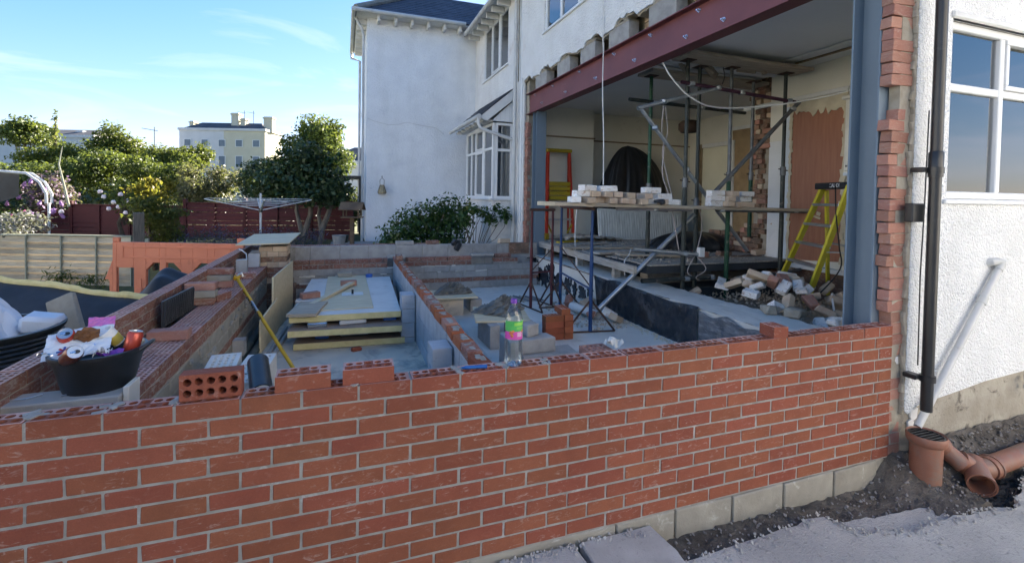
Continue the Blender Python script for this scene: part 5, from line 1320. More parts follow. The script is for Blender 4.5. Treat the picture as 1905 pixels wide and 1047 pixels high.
tp = tarp(6.75, 4.6, .75, .5, .30, 120, 30, .08).build('black_sheeting', 'black_plastic', smooth=True); tag(tp, 'crumpled black sheeting on the floor behind the wall stub', 'sheeting')
def cable(pts, r, mat, label, name='cable', n=24):
    P = [Vector(p) for p in pts]; out = []
    for i in range(len(P) - 1):
        p0, p1, p2, p3 = P[max(i - 1, 0)], P[i], P[i + 1], P[min(i + 2, len(P) - 1)]
        for k in range(8):
            t = k / 8; out.append(.5 * ((2 * p1) + (p2 - p0) * t + (2 * p0 - 5 * p1 + 4 * p2 - p3) * t * t + (3 * p1 - p0 - 3 * p2 + p3) * t ** 3))
    out.append(P[-1]); o = MB().tube(out, r, 7).build(name, mat, smooth=True); return tag(o, label, 'cable')
cable([(4.60, 2.60, 2.43), (4.66, 2.52, 2.25), (4.9, 2.5, 2.05), (5.25, 2.5, 1.95), (5.7, 2.4, 1.96), (6.2, 2.1, 2.02), (6.5, 1.6, 2.12), (6.4, .9, 2.32), (6.2, .32, 2.52)], .009, 'rope_white', 'white cable looping below the ceiling from the beam to the blue post')
cable([(4.44, 3.74, 5.2), (4.42, 3.72, 4.0), (4.42, 3.7, 3.1), (4.42, 3.68, 2.86), (4.41, 3.66, 2.3), (4.35, 3.5, 1.6), (4.30, 3.4, 1.0)], .008, 'rope_white', 'white cable hanging straight down across the red beam')
cable([(5.0, 3.1, 2.05), (4.98, 3.1, 1.75), (5.02, 3.1, 1.5), (4.97, 3.05, 1.15), (5.05, 3.0, .85), (5.1, 2.95, .5), (5.15, 2.9, .12)], .007, 'cable_pink', 'pinkish twin flex hanging beside the corner prop')
cable([(5.04, 3.12, 2.05), (5.07, 3.1, 1.7), (5.0, 3.1, 1.45), (5.05, 3.05, 1.1), (5.1, 3.0, .85)], .006, 'cable_pink', 'second strand of pinkish flex by the corner prop')
cable([(4.75, 5.0, .70), (4.72, 5.0, .3), (4.60, 4.75, -.02), (4.52, 4.55, -.16), (4.50, 4.5, -.24)], .008, 'rope_white', 'white flex dangling over the floor edge below the bricks')
cable([(4.85, 3.55, .12), (4.75, 3.45, .05), (4.62, 3.35, -.02), (4.60, 3.3, -.2)], .008, 'rope_white', 'white flex draped over the floor edge beside the leaning tube')
cable([(5.30, 2.74, .72), (5.5, 2.9, .5), (5.45, 2.9, .25), (5.30, 2.8, .1), (5.2, 2.8, -.1), (5.35, 2.75, -.2), (5.25, 2.7, -.15), (5.4, 2.7, -.05), (5.3, 2.75, .1)], .006, 'cable_pink', 'tangle of old cable hanging by the corner prop')
cable([(6.15, 1.60, 1.0), (6.20, 1.62, .7), (6.1, 1.5, .35), (6.2, 1.55, .1), (6.0, 1.6, -.15), (5.9, 1.7, -.3)], .007, 'cable_black', 'black lead hanging down the yellow step ladder')
cable([(6.1, 1.5, -.25), (5.95, 1.45, -.15), (5.85, 1.35, -.3), (5.75, 1.25, -.42), (5.7, 1.05, -.36), (5.85, 1.0, -.28)], .010, 'rope_white', 'white hose in the pit beside the blue post')
cable([(5.35, 2.45, 2.42), (5.33, 2.4, 2.30), (5.28, 2.38, 2.2)], .005, 'cable_black', 'short black wire poking down from the ceiling')
sk = MB().box(5.30, 5.38, 2.70, 2.76, .10, .22).build('socket_box', 'white_paint', bevel=.006); tag(sk, 'small white junction box tied to the corner prop', 'box')

# rubble heap of old bricks in the pit
BRU = BO[:2] + BP[:2] + [brick_solid('brick_old', .19, .10, .066, .016, .012) for _ in range(3)] + [brick_solid('brick_painted', .16, .10, .07, .018, .010) for _ in range(2)] + [brick_solid('brick_reveal', .17, .10, .066, .016, .010)]
rs = np.random.RandomState(101); k = 0
def heap_z(x, y): return -.40 + .33 * math.exp(-(((x - 5.75) / .75) ** 2 + ((y - 2.0) / .65) ** 2))
desc = ['cream', 'pale', 'dusty', 'whitish', 'chipped', 'broken']
tilts = ['lying flat', 'tilted left', 'tilted right', 'end up', 'on its side', 'half buried']
for k in range(44):
    x = 5.12 + 1.45 * rs.rand(); y = 1.05 + 1.75 * rs.rand()
    if k < 6: x, y = [(5.45, 2.25), (5.75, 2.35), (5.95, 1.95), (5.55, 1.75), (5.75, 1.5), (5.35, 2.0)][k]
    z = heap_z(x, y) + rs.uniform(.02, .10)
    s = rs.choice((.55, .75, 1, 1, 1))
    o = put('brick', BRU[k % len(BRU)], None, (x, y, z), (rs.uniform(-.7, .7), rs.uniform(-.7, .7), rs.uniform(0, 6.28)), (s, 1, 1)); tag(o, 'old dusty brick in the rubble heap between the ledge and the yellow ladder', 'brick', 'bricks of the rubble heap in the pit')
for i, (x, y, z, sx, rz, lab) in enumerate(((5.15, 1.22, -.24, (.30, .16, .10), .5, 'big pale lump of broken masonry at the near end of the rubble'), (5.30, .92, -.27, (.18, .09, .06), .2, 'white painted half brick on the ledge beside the blue post'), (4.95, 1.35, -.23, (.16, .10, .07), 1.2, 'pale brick bat on the ledge edge below the rubble'))):
    o = rough_up(MB().cbox((0, 0, 0), sx), .02).build('masonry_lump', 'brick_painted' if i == 1 else 'mortar_warm', None, (x, y, z), (.1, .1, rz), bevel=.015); tag(o, lab, 'masonry')

# ---------------------------------------------------------------- on the left cavity wall
GS = 'bricks stacked across the left cavity wall'
def stk(x, y, rows, labs, me=BR_D, z0=-.193):
    for k in range(rows):
        o = put('brick', me[k % len(me)] if not isinstance(me, dict) else me[k], None, (x + jit(.008), y + jit(.008), z0 + .067 * (k + 1)), (jit(.01), jit(.01), jit(.06)), (1.12, 1, 1)); tag(o, labs[k], 'brick', GS)
BRW = [brick_solid('brick_dull', BL, BW, BH, .003, .004), brick_solid('block_mortared', BL, BW, BH, .003, .005), brick_solid('brick_reveal', BL, BW, BH, .003, .004)]
stk(-.155, 2.76, 3, ['bottom brick of the nearer stack of three across the left wall', 'grey middle brick of the nearer stack of three across the left wall', 'top brick of the nearer stack of three across the left wall'], BRW)
stk(-.185, 3.63, 3, ['bottom brick of the farther stack of three across the left wall', 'middle brick of the farther stack of three across the left wall', 'top brick of the farther stack of three across the left wall'], [BRW[2], BRW[1], BRW[0]])
stk(-.06, 1.66, 1, ['single brick lying across the left wall behind the black bucket'], [BRW[2]])
for x, y, rz, lab in ((.0, 2.98, 70, 'red brick peeping out behind the nearer stack on the left wall'), (-.03, 4.15, 10, 'slotted red brick lying behind the top of the yellow strut')):
    o = put('brick', BR_DS[0], None, (x, y, -.128), (0, 0, R_(rz))); tag(o, lab, 'brick')
o = rough_up(MB().box(-.06, .06, -.05, .05, 0, .20), .002).build('block', 'block', None, (-.11, 4.40, -.193), (0, 0, .1), bevel=.004); tag(o, 'pale grey block standing on end on the left inner wall', 'block')
o = rough_up(MB().box(-.07, .07, -.22, .22, 0, .21), .002).build('block', 'block_blue', None, (-.11, 5.35, -.22), (0, 0, .05), bevel=.004); tag(o, 'dark grey block beside the old brick pier', 'block')
o = MB().tube([(-.36, 5.6, .005), (-.28, 5.4, .0), (-.2, 5.2, -.02), (-.17, 5.05, -.10)], .009, 6).build('white_strap', 'rope_white', smooth=True); tag(o, 'white strap curling over the far end of the left wall', 'strap')
# ribbed black cavity tray
ct = thing('cavity_tray', 'black ribbed plastic tray standing in the gap of the left wall', 'tray', (-.225, 2.10, -.21), R_(86))
MB().box(0, .62, 0, .012, 0, .20).build('sheet', 'black_dusty', ct)
for k in range(15): MB().bar((.0 + .04 * k, -.006, .01), (.04 + .04 * k, -.006, .19), .01, .012, (0, 1, 0)).build('rib', 'black_dusty', ct)
# bucket of rubbish
bk = thing('rubber_bucket', 'black rubber bucket full of rubbish at the left end of the wall', 'bucket', (-.025, .615, -.135))
MB().lathe([(0, 0), (.118, 0), (.128, .02), (.165, .17), (.178, .19), (.184, .20), (.184, .215), (.172, .217), (.158, .19), (.145, .16), (0, .15)], 40).build('tub', 'black_plastic', bk, smooth=True)
MB().tube([(.175, -.05, .205), (.20, -.04, .222), (.205, 0, .228), (.20, .04, .222), (.175, .05, .205)], .010, 8).build('handle', 'black_plastic', bk, smooth=True)
def can(loc, rot, mat, label):
    t = thing('drink_can', label, 'can', loc, rot=rot)
    MB().lathe([(0, 0), (.022, 0), (.028, .006), (.033, .014), (.033, .104), (.027, .115)], 22).build('body', mat, t, smooth=True)
    MB().lathe([(.027, .1151), (.0275, .118), (.025, .118), (.024, .1135), (0, .1135)], 22).build('lid', 'alu', t, smooth=True)
    MB().prism([(.012 * math.cos(a) + .006, .009 * math.sin(a)) for a in np.linspace(0, 6, 10)], .1136, .1142).build('mouth', 'black_plastic', t); MB().cbox((-.008, 0, .1155), (.018, .010, .002)).build('ring_pull', 'bolt', t)
    return t
cn = can((.095, .60, .035), (R_(-8), R_(12), 0), 'can_red', 'upright orange red drink can at the right of the bucket')
can((-.085, .475, .075), (R_(62), R_(0), R_(38)), 'can_dark', 'dark brown drink can lying in the bucket')
can((-.16, .68, .085), (R_(48), 0, R_(10)), 'can_red', 'red drink can lying at the back of the bucket')
def crumple(name, mat, c, w, d, h, seed, label, cat, n=14, rot=(0, 0, 0)):
    rs = np.random.RandomState(seed); nz = rs.uniform(-1, 1, (n + 1, n + 1))
    o = MB().grid(n, n, lambda a, b: (w * (a - .5), d * (b - .5), h * .6 * nz[int(round(b * n)), int(round(a * n))] + h * math.sin(a * 4 + seed) * math.cos(b * 3.5))).build(name, mat, None, c, rot, smooth=False); return tag(o, label, cat)
pp = crumple('paper_bag', 'paper', (-.095, .60, .118), .24, .17, .010, 3, 'crumpled white and blue paper bag with a red and blue mark in the bucket', 'bag', 14, (R_(30), R_(-6), R_(12)))
fm = Euler((R_(18), 0, R_(10))).to_matrix().to_4x4(); 
o = thing('bag_print', '', 'print', (0, 0, 0)); bpy.data.objects.remove(o)
for q in range(4):
    a = q * math.pi / 4
    MB().cbox((-.045, -.05, .008), (.052, .008, .003), (0, 0, a)).build('printed_mark', 'ink_red' if q % 2 else 'ink_blue', pp)
crumple('banana_peel', 'peel', (-.07, .61, .15), .09, .055, .018, 9, 'brown peel lying on the paper bag in the bucket', 'peel', 8, (R_(30), 0, .3))
crumple('pink_wrapper', 'pink_wrap', (-.05, .70, .165), .10, .09, .010, 5, 'shiny pink wrapper at the back of the bucket', 'wrapper', 8, (R_(55), 0, .2))
crumple('foil_scrap', 'foil', (-.18, .56, .082), .08, .05, .012, 7, 'crumpled foil hanging over the left rim of the bucket', 'foil', 10)
crumple('purple_wrapper', 'purple', (.055, .515, .075), .09, .05, .014, 8, 'dark purple wrapper at the front of the bucket', 'wrapper', 8)
crumple('clear_wrapper', 'paper', (.02, .53, .085), .06, .05, .02, 12, 'pale plastic scrap between the cans in the bucket', 'wrapper', 8)
o = MB().lathe([(.0, 0), (.026, 0), (.034, .085), (.036, .085), (.036, .089), (.031, .089), (.024, .006), (0, .006)], 20).build('yoghurt_pot', 'label_white', None, (.035, .665, .085), (R_(20), R_(-35), 0), smooth=True); tag(o, 'white and yellow yoghurt pot tipped over in the bucket', 'pot')
MB().lathe([(.0268, .006), (.0318, .05)], 20).build('band', 'yellow_pot', o, smooth=True)

# ---------------------------------------------------------------- left bay
for i, (x, y, rz, lab) in enumerate(((.28, 1.52, 4, 'pale grey slotted brick pack in the gap, left one'), (.49, 1.44, -3, 'pale grey slotted brick pack in the gap, right one beside the black half pipe'))):
    mb = MB(); slotted(mb, -.095, .095, -.28, .28, -.47, 0, 4, 9, .55, .6, .02, .02, -.08)
    o = mb.build('slotted_pack', 'concrete_pale', None, (x, y, -.355), (0, 0, R_(rz))); tag(o, lab, 'bricks')
def half_pipe(L, r0, r1, a0=0.0, a1=math.pi, n=16):
    vs = []; 
    for y in (0, L):
        for r in (r0, r1): vs += [(r * math.cos(a0 + (a1 - a0) * k / n), y, r * math.sin(a0 + (a1 - a0) * k / n)) for k in range(n + 1)]
    w = n + 1; f = []
    for k in range(n): f += [(k, k + 1, 2 * w + k + 1, 2 * w + k), (w + k, 3 * w + k, 3 * w + k + 1, w + k + 1), (k, w + k, w + k + 1, k + 1), (2 * w + k, 2 * w + k + 1, 3 * w + k + 1, 3 * w + k)]
    f += [(0, 2 * w, 3 * w, w), (n, w + n, 3 * w + n, 2 * w + n)]
    return MB().add(vs, f)
hp = half_pipe(.34, .055, .062).build('half_pipe', 'black_plastic', None, (.615, .93, -.345), (R_(14), 0, R_(12)), smooth=True); tag(hp, 'curved black plastic half pipe behind the loose bricks', 'pipe')
ys = thing('yellow_strut', 'yellow telescopic strut with a chain leaning on the left wall', 'strut', (.66, 2.55, -.83))
A, B = Vector((0, 0, .02)), Vector((-.70, 1.18, .72)); d = (B - A).normalized()
MB().tube([A, A.lerp(B, .60)], .017, 12).build('outer_tube', 'strut_yellow', ys, smooth=True); MB().tube([A.lerp(B, .60), A.lerp(B, .72)], .012, 10).build('inner_tube', 'galv', ys, smooth=True); MB().tube([A.lerp(B, .72), B], .017, 12).build('top_tube', 'strut_yellow', ys, smooth=True)
tor = []
for k in range(9):
    p = A.lerp(B, .54 + .028 * k) + Vector((-.012, -.03, .004)); q = Matrix.Translation(p) @ d.to_track_quat('Y', 'Z').to_matrix().to_4x4() @ Euler((0, (k % 2) * math.pi / 2, 0)).to_matrix().to_4x4()
    pts = [q @ Vector((.009 * math.cos(a), .017 * math.sin(a), 0)) for a in np.linspace(0, 2 * math.pi, 11)]
    MB().tube(pts, .0035, 5, False).build('chain_link', 'prop_dark', ys, smooth=True)
MB().cbox(B, (.06, .05, .05), (.4, .4, 0)).build('head_fork', 'strut_yellow', ys, bevel=.006); MB().tube([B + Vector((.0, 0, .02)), B + Vector((.05, .0, .05)), B + Vector((.06, 0, .01))], .012, 8).build('hook', 'alu', ys, smooth=True)
for x, y0, y1, r, lab in ((.115, 2.6, 5.0, .045, 'dark green drain pipe lying beside the left wall, nearer the wall'), (.205, 2.5, 4.9, .04, 'dark green drain pipe lying beside the upright plywood')):
    o = MB().pipe((x, y0, -.83 + r), (x + .03, y1, -.83 + r), r, .006, 16).build('drain_pipe', 'pipe_green', smooth=True); tag(o, lab, 'pipe', 'pipes lying beside the left wall')
for x, lab in ((.345, 'thin grey pipe on the floor against the plywood sheet'), (.40, 'thin grey pipe on the floor, a hand away from the plywood')):
    o = MB().tube([(x, 3.2, -.81), (x + .06, 4.2, -.81)], .022, 10).build('thin_pipe', 'concrete', smooth=True); tag(o, lab, 'pipe', 'pipes lying beside the left wall')
o = rough_up(MB().box(.06, .16, 3.0, 3.12, -.75, -.60), .002).build('block', 'block'); tag(o, 'grey block end beside the drain pipes', 'block')
for (p0, p1, zt0, zt1, lab) in (((.225, 3.28), (.285, 4.12), -.485, -.425, 'low plywood sheet stood on edge beside the insulation boards'), ((.275, 3.95), (.375, 5.12), -.155, -.12, 'taller plywood sheet stood on edge beside the old brick pier')):
    t = .018; n = Vector((p1[1] - p0[1], -(p1[0] - p0[0]), 0)).normalized() * t; a, b = Vector((*p0, 0)), Vector((*p1, 0)); off = n * (1.2 if 'low' in lab else 0)
    vs = [a + off + Vector((0, 0, -.83)), b + off + Vector((0, 0, -.83)), b + off + Vector((0, 0, zt1)), a + off + Vector((0, 0, zt0))]
    o = MB().add(vs + [v + n for v in vs], [(0, 1, 2, 3), (4, 7, 6, 5), (0, 4, 5, 1), (1, 5, 6, 2), (2, 6, 7, 3), (3, 7, 4, 0)]).build('plywood_sheet', 'plywood', bevel=.002); tag(o, lab, 'plywood')
# insulation boards
for k, (x, y, z, rz, lab) in enumerate(((1.20, 4.44, -.795, -3.0, 'bottom yellow edged insulation board of the stack'), (1.175, 4.34, -.632, -4.0, 'middle yellow edged insulation board of the stack'), (1.135, 4.47, -.508, -2.0, 'top yellow edged insulation board of the stack'))):
    t = thing('insulation_board', lab, 'insulation', (x, y, z), R_(rz), 'insulation boards stacked in the left bay')
    MB().box(-.575, .575, -1.18, 1.15, -.034, .030).build('foam_core', 'pir_yellow', t, bevel=.002); MB().box(-.575, .575, -1.18, 1.15, .0302, .033).build('foil_face', 'pir_face' if k == 2 else 'pir_under', t); MB().box(-.575, .575, -1.18, 1.15, -.037, -.0342).build('under_face', 'pir_under', t)
for i, (x, y, z, sx, mt, lab) in enumerate(((.80, 3.30, -.571, (.20, .12, .055), 'foil', 'clear wrapped packing under the left of the top board'), (1.16, 3.35, -.571, (.28, .10, .055), 'pir_face', 'white packing block under the middle of the top board'), (1.56, 3.42, -.571, (.15, .12, .055), 'blue_tape', 'blue packing block under the right of the top board'), (.84, 3.42, -.714, (.14, .10, .082), 'blue_tape', 'blue packing block above the left of the bottom board'), (1.18, 3.46, -.714, (.30, .10, .082), 'pir_face', 'white packing block above the middle of the bottom board'), (1.62, 3.52, -.714, (.15, .10, .082), 'blue_tape', 'blue packing block above the right of the bottom board'), (1.2, 5.2, -.571, (.8, .10, .055), 'pir_under', 'far packing under the top board'), (1.2, 5.2, -.714, (.8, .1, .082), 'pir_under', 'far packing under the middle board'))):
    o = rough_up(MB().cbox((0, 0, 0), sx), .004).build('packing_block', mt, None, (x, y, z), (0, 0, jit(.1)), bevel=.01); tag(o, lab, 'packing')
o = MB().box(.83, 1.385, 3.48, 5.74, -.474, -.462).build('plywood_sheet', 'plywood', None, (0, 0, 0), bevel=.002); tag(o, 'plywood sheet lying flat on the top insulation board', 'plywood')
o = MB().box(-.15, .15, -.30, .30, 0, .035).build('timber_offcut', 'board_old', None, (.69, 3.55, -.473), (0, 0, R_(-9)), bevel=.003); tag(o, 'short timber board at the front left of the insulation stack', 'timber')
o = MB().box(-.035, .035, -.75, .75, 0, .035).build('timber_batten', 'plywood', None, (.90, 4.2, -.460), (R_(1.5), 0, R_(-22)), bevel=.003); tag(o, 'pale batten lying slantwise on the insulation stack', 'timber')
o = rough_up(MB().box(-.12, .12, -.09, .09, 0, .03), .002).build('slate_piece', 'slab', None, (.66, 4.03, -.472), (0, 0, R_(-15)), bevel=.004); tag(o, 'grey slab piece under the angled brick on the insulation stack', 'slab')
for x, y, z, rz, me, lab in ((.70, 4.02, -.372, 25, BRW[2], 'brick set at an angle on the left of the insulation stack'), (1.13, 4.86, -.394, 3, BRW[2], 'brick in the middle of the plywood on the insulation stack'), (1.08, 5.62, -.394, 2, BRW[1], 'mortar stained brick at the far end of the insulation stack')):
    o = put('brick', me, None, (x, y, z), (0, 0, R_(rz))); tag(o, lab, 'brick', 'bricks weighing down the insulation boards')
hk = thing('plasterers_hawk', 'flat metal plate with a black peg on the plywood sheet', 'hawk', (1.17, 4.28, -.461)); MB().box(-.13, .13, -.10, .10, 0, .004).build('plate', 'alu', hk); MB().tube([(0, 0, .004), (0, 0, .06)], .014, 10).build('peg', 'black_plastic', hk, smooth=True)
o = MB().tube([(1.44, 5.62, -.474), (1.44, 5.62, -.43)], .05, 16).build('tape_roll', 'blue_tape', smooth=True); tag(o, 'blue tape roll at the far edge of the insulation stack', 'tape')
o = rough_up(MB().cbox((1.19, 3.10, -.81), (.10, .06, .04), (0, 0, .3)), .012).build('brick_bat', 'brick_orange', bevel=.008); tag(o, 'small orange brick bat on the floor before the insulation', 'brick')
o = MB().box(-.05, .05, -.22, .22, 0, .05).build('brick_bat', 'brick_sooty', None, (.50, 5.3, -.83), (0, 0, .1), bevel=.006); tag(o, 'dark bricks on the floor between the old pier and the insulation', 'brick')

# ---------------------------------------------------------------- right bay
def spot(x, y, z, rz, w, d, label, hl, hr, hh, seed):
    t = thing('mortar_board', label, 'board', (x, y, z), R_(rz)); MB().box(-w / 2, w / 2, -d / 2, d / 2, -.018, 0).build('sheet', 'plywood', t, bevel=.002)
    rs = np.random.RandomState(seed); nz = rs.uniform(-1, 1, (25, 41))
    def fn(a, b):
        an = a * 2 * math.pi; i, j = int(round(a * 40)) % 40, int(round(b * 24)); r = hr * b * (1 + .18 * math.sin(an * 3 + seed) + .08 * math.sin(an * 7)); h = hh * (1 - b ** 2.2) * (1 + .25 * math.sin(an * 2 + seed))
        k = 1 if 0 < j < 24 else 0
        return (r * math.cos(an) * 1.15 + .03 * k * nz[j, i], r * math.sin(an) * .85 + .02 * k * nz[j, (i * 7) % 40], .002 + max(0, h + .045 * k * nz[j, i] * (1 - b * .8)))
    hp = MB().grid(40, 24, fn).build('mortar_heap', 'mortar_wet', None, (x + hl[0], y + hl[1], z), smooth=False); tag(hp, label.replace('plywood mortar board', 'heap of wet grey mortar on the plywood board'), 'mortar')
    return t
spot(2.42, 4.02, -.47, -3, .58, .55, 'plywood mortar board, the farther one beside the middle wall', (0, .06), .21, .10, 3)
spot(2.69, 2.80, -.46, -12, .58, .64, 'plywood mortar board, the nearer one behind the water bottle', (.02, .06), .24, .13, 6)
for i, (x, y, z, dx, dy, dz, mt, lab) in enumerate(((2.36, 4.05, -.78, .36, .40, .29, 'concrete_tan', 'pale block carrying the farther mortar board'), (2.74, 4.2, -.80, .16, .44, .24, 'block', 'grey block right of the farther mortar board'), (2.50, 2.62, -.72, .10, .44, .24, 'block', 'dark grey block under the left of the nearer mortar board'), (2.84, 2.62, -.72, .22, .30, .24, 'block', 'grey block under the right of the nearer mortar board'))):
    o = rough_up(MB().box(-dx / 2, dx / 2, -dy / 2, dy / 2, 0, dz), .003).build('block', mt, None, (x, y, z), (0, 0, jit(.06)), bevel=.005); tag(o, lab, 'block')
for i, (x, y, z, dx, dy, dz, rz, lab) in enumerate(((2.73, 1.62, -.72, .50, .22, .215, -3, 'long grey concrete block lying behind the water bottle'), (2.62, 1.66, -.503, .34, .18, .12, 2, 'rough grey block on top of the long concrete block'), (2.60, 1.72, -.382, .14, .12, .10, 20, 'small grey block piece topmost behind the water bottle'), (2.43, 1.70, -.72, .12, .3, .34, 0, 'upright grey block just right of the water bottle'))):
    o = rough_up(MB().box(-dx / 2, dx / 2, -dy / 2, dy / 2, 0, dz), .006).build('block', 'block', None, (x, y, z), (0, 0, R_(rz)), bevel=.008); tag(o, lab, 'block', 'grey blocks behind the water bottle')
BRO = [brick_solid('brick_orange') for _ in range(3)] + [brick_round('brick_orange')]
GO = 'orange bricks of the neat stack'
for k in range(4):
    a, b = (3.215, 3.38) if k % 2 == 0 else (3.215, 3.38)
    nm = ('bottom', 'second', 'third', 'fourth')[k]
    o = put('brick', BRO[3] if k == 3 else BRO[k % 3], None, (3.215, 2.50, -.72 + .067 * (k + 1)), (0, 0, jit(.03))); tag(o, 'orange brick laid lengthwise in the neat stack, ' + nm + ' row', 'brick', GO)
    o = put('brick', BRO[(k + 1) % 3], None, (3.435, 2.60, -.72 + .067 * (k + 1)), (0, 0, R_(90) + jit(.03))); tag(o, 'orange brick laid end on in the neat stack, ' + nm + ' row', 'brick', GO)
o = put('brick', BRO[3], None, (3.40, 2.60, -.72 + .067 * 5), (0, 0, R_(87))); tag(o, 'single orange perforated brick topmost on the neat stack', 'brick', GO)
for k in range(8):
    o = MB().tube([(3.60 + .045 * k, 5.05 - .02 * k, -.785 + .01 * (k % 2)), (3.86 + .045 * k, 3.55 - .06 * k, -.76 + .012 * (k % 3))], .017, 8).build('steel_bar', 'galv_dark' if k % 3 else 'board_old', smooth=True); tag(o, 'long thin steel bar lying in the bundle beside the dark red trestle', 'bar', 'bars bundled on the slab')
# rubble by the trestle
rs = np.random.RandomState(140)
for k, (x, y, s, mt, lab) in enumerate(((4.10, 3.95, .9, 'brick_reveal', 'pinkish brick in the rubble behind the blue trestle'), (4.22, 3.65, 1.0, 'brick_old', 'cream brick in the rubble behind the blue trestle'), (4.30, 3.40, .8, 'mortar_warm', 'grey lump in the rubble beside the leaning tube'), (4.05, 3.55, .6, 'brick_painted', 'white faced brick bat behind the blue trestle'), (4.25, 3.10, .9, 'brick_painted', 'white faced brick standing by the foot of the leaning tube'), (4.24, 2.92, .8, 'brick_old', 'cream brick bat nearest the membrane'), (4.36, 3.85, 1.0, 'brick_old', 'broken brick against the concrete ledge'), (4.12, 3.30, .6, 'brick_dull', 'dull red brick bat in the rubble'), (4.02, 3.15, .5, 'brick_reveal', 'small brick bat at the edge of the rubble'))):
    o = rough_up(MB().cbox((0, 0, 0), (.21 * s, .10, .075)), .012).build('brick_bat', mt, None, (x, y, -.68 + .05 * rs.rand()), tuple(rs.uniform(-.5, .5, 2)) + (rs.uniform(0, 3),), bevel=.008); tag(o, lab, 'brick')
o = MB().pipe((3.98, 3.62, -.64), (4.10, 3.12, -.655), .055, .006, 20).build('drain_offcut', 'pipe_white', smooth=True); tag(o, 'cream pipe offcut with its open end showing in the rubble', 'pipe')
def _db3(rs): return rs.uniform(3.7, 4.46), rs.uniform(2.7, 4.2), -.715
tag(grit('slab_crumbs', 400, _db3, 'dust', .006, .03, 53), 'crumbs of mortar and brick on the slab beside the ledge', 'crumbs')
def _db4(rs): return 4.42 - abs(rs.normal()) * .05, rs.uniform(1.4, 3.2), -.715
tag(grit('ledge_crumbs', 200, _db4, 'plaster_scrap', .005, .02, 54), 'pale crumbs along the foot of the black membrane', 'crumbs')
crumple('torn_paper', 'concrete_pale', (2.98, .95, -.25), .12, .10, .03, 15, 'torn pale wrapper behind the top of the front wall', 'wrapper', 6)
for x, y, lab in ((2.86, .98, 'slotted brick pack top just behind the front wall'),):
    mb = MB(); slotted(mb, -.10, .10, -.10, .10, -.42, 0, 4, 3); o = mb.build('slotted_pack', 'brick_reveal', None, (x, y, -.30)); tag(o, lab, 'bricks')

# ---------------------------------------------------------------- bottle and marker on the wall
bt = thing('water_bottle', 'clear water bottle with green and pink label standing on the wall', 'bottle', (1.852, .052, 0.001), R_(20))
prof = [(0, .006), (.012, .012), (.030, .004), (.038, .0), (.043, .006), (.0445, .02), (.0435, .035), (.0445, .05), (.0435, .065), (.0445, .08), (.0435, .095), (.0445, .11), (.043, .125), (.0425, .13), (.0425, .20), (.0445, .205), (.044, .225), (.039, .25), (.030, .272), (.020, .288), (.0135, .297), (.0135, .303), (.016, .304), (.016, .307), (.0125, .308), (.0125, .322)]
MB().lathe(prof, 40).build('shell', 'bottle_plastic', bt, smooth=True)
wp = [(r * .975, z + .001) for r, z in prof if z < .212]; wp = [(max(0, r), z) for r, z in wp] + [(0, .2122)]
MB().lathe(wp, 40).build('water', 'water', bt, smooth=True)
MB().lathe([(0, .323), (.0145, .323), (.0160, .320), (.0160, .302), (.0145, .3015)][::-1], 28).build('cap', 'purple', bt, smooth=True)
def sleeve(z0, z1, a0, a1, r, mat, name='label_panel', n=24):
    return MB().grid(n, 1, lambda a, b: (r * math.cos(R_(a0 + (a1 - a0) * a)), r * math.sin(R_(a0 + (a1 - a0) * a)), z0 + (z1 - z0) * b + (-.006 * a if mat == 'label_pink' and b == 0 else 0))).build(name, mat, bt, smooth=True)
sleeve(.172, .222, 170, 345, .0452, 'label_green'); sleeve(.135, .1715, 170, 345, .0452, 'label_pink'); sleeve(.2, .215, 235, 315, .0455, 'label_lime'); sleeve(.126, .168, 305, 338, .0456, 'label_white', 'barcode_panel', 8)
for k in range(7): sleeve(.131 + .005 * k, .1335 + .005 * k, 308, 335, .0459, 'label_green', 'barcode_bar', 5)
for a, z, s in ((215, .165, .010), (222, .152, .008), (300, .172, .008), (292, .168, .006), (228, .172, .007)):
    MB().lathe([(0, -.4 * s), (s, 0), (0, .4 * s)], 10).build('fruit_print', 'berry', bt, (.0455 * math.cos(R_(a)), .0455 * math.sin(R_(a)), z), (R_(90), 0, R_(a + 90)), smooth=True)
for k in range(4): sleeve(.148 + .0055 * k, .150 + .0055 * k, 255, 290 - 5 * (k % 2), .0456, 'label_white', 'small_print', 6)
for k in range(2): sleeve(.184 + .006 * k, .1865 + .006 * k, 250, 300, .0456, 'label_lime', 'small_print', 6)
mk = thing('marker_pen', 'blue marker pen lying on the wall left of the water bottle', 'pen', (1.60, .052, .009), R_(-8)); MB().tube([(0.01, 0, 0), (.075, 0, 0)], .0085, 12).build('barrel', 'blue_marker', mk, smooth=True); MB().tube([(.075, 0, 0), (.115, 0, 0)], .0092, 12).build('cap', 'blue_marker', mk, smooth=True); MB().tube([(-.008, 0, 0), (.01, 0, 0)], .005, 10, True, [.003, .0085]).build('end', 'blue_marker', mk, smooth=True)

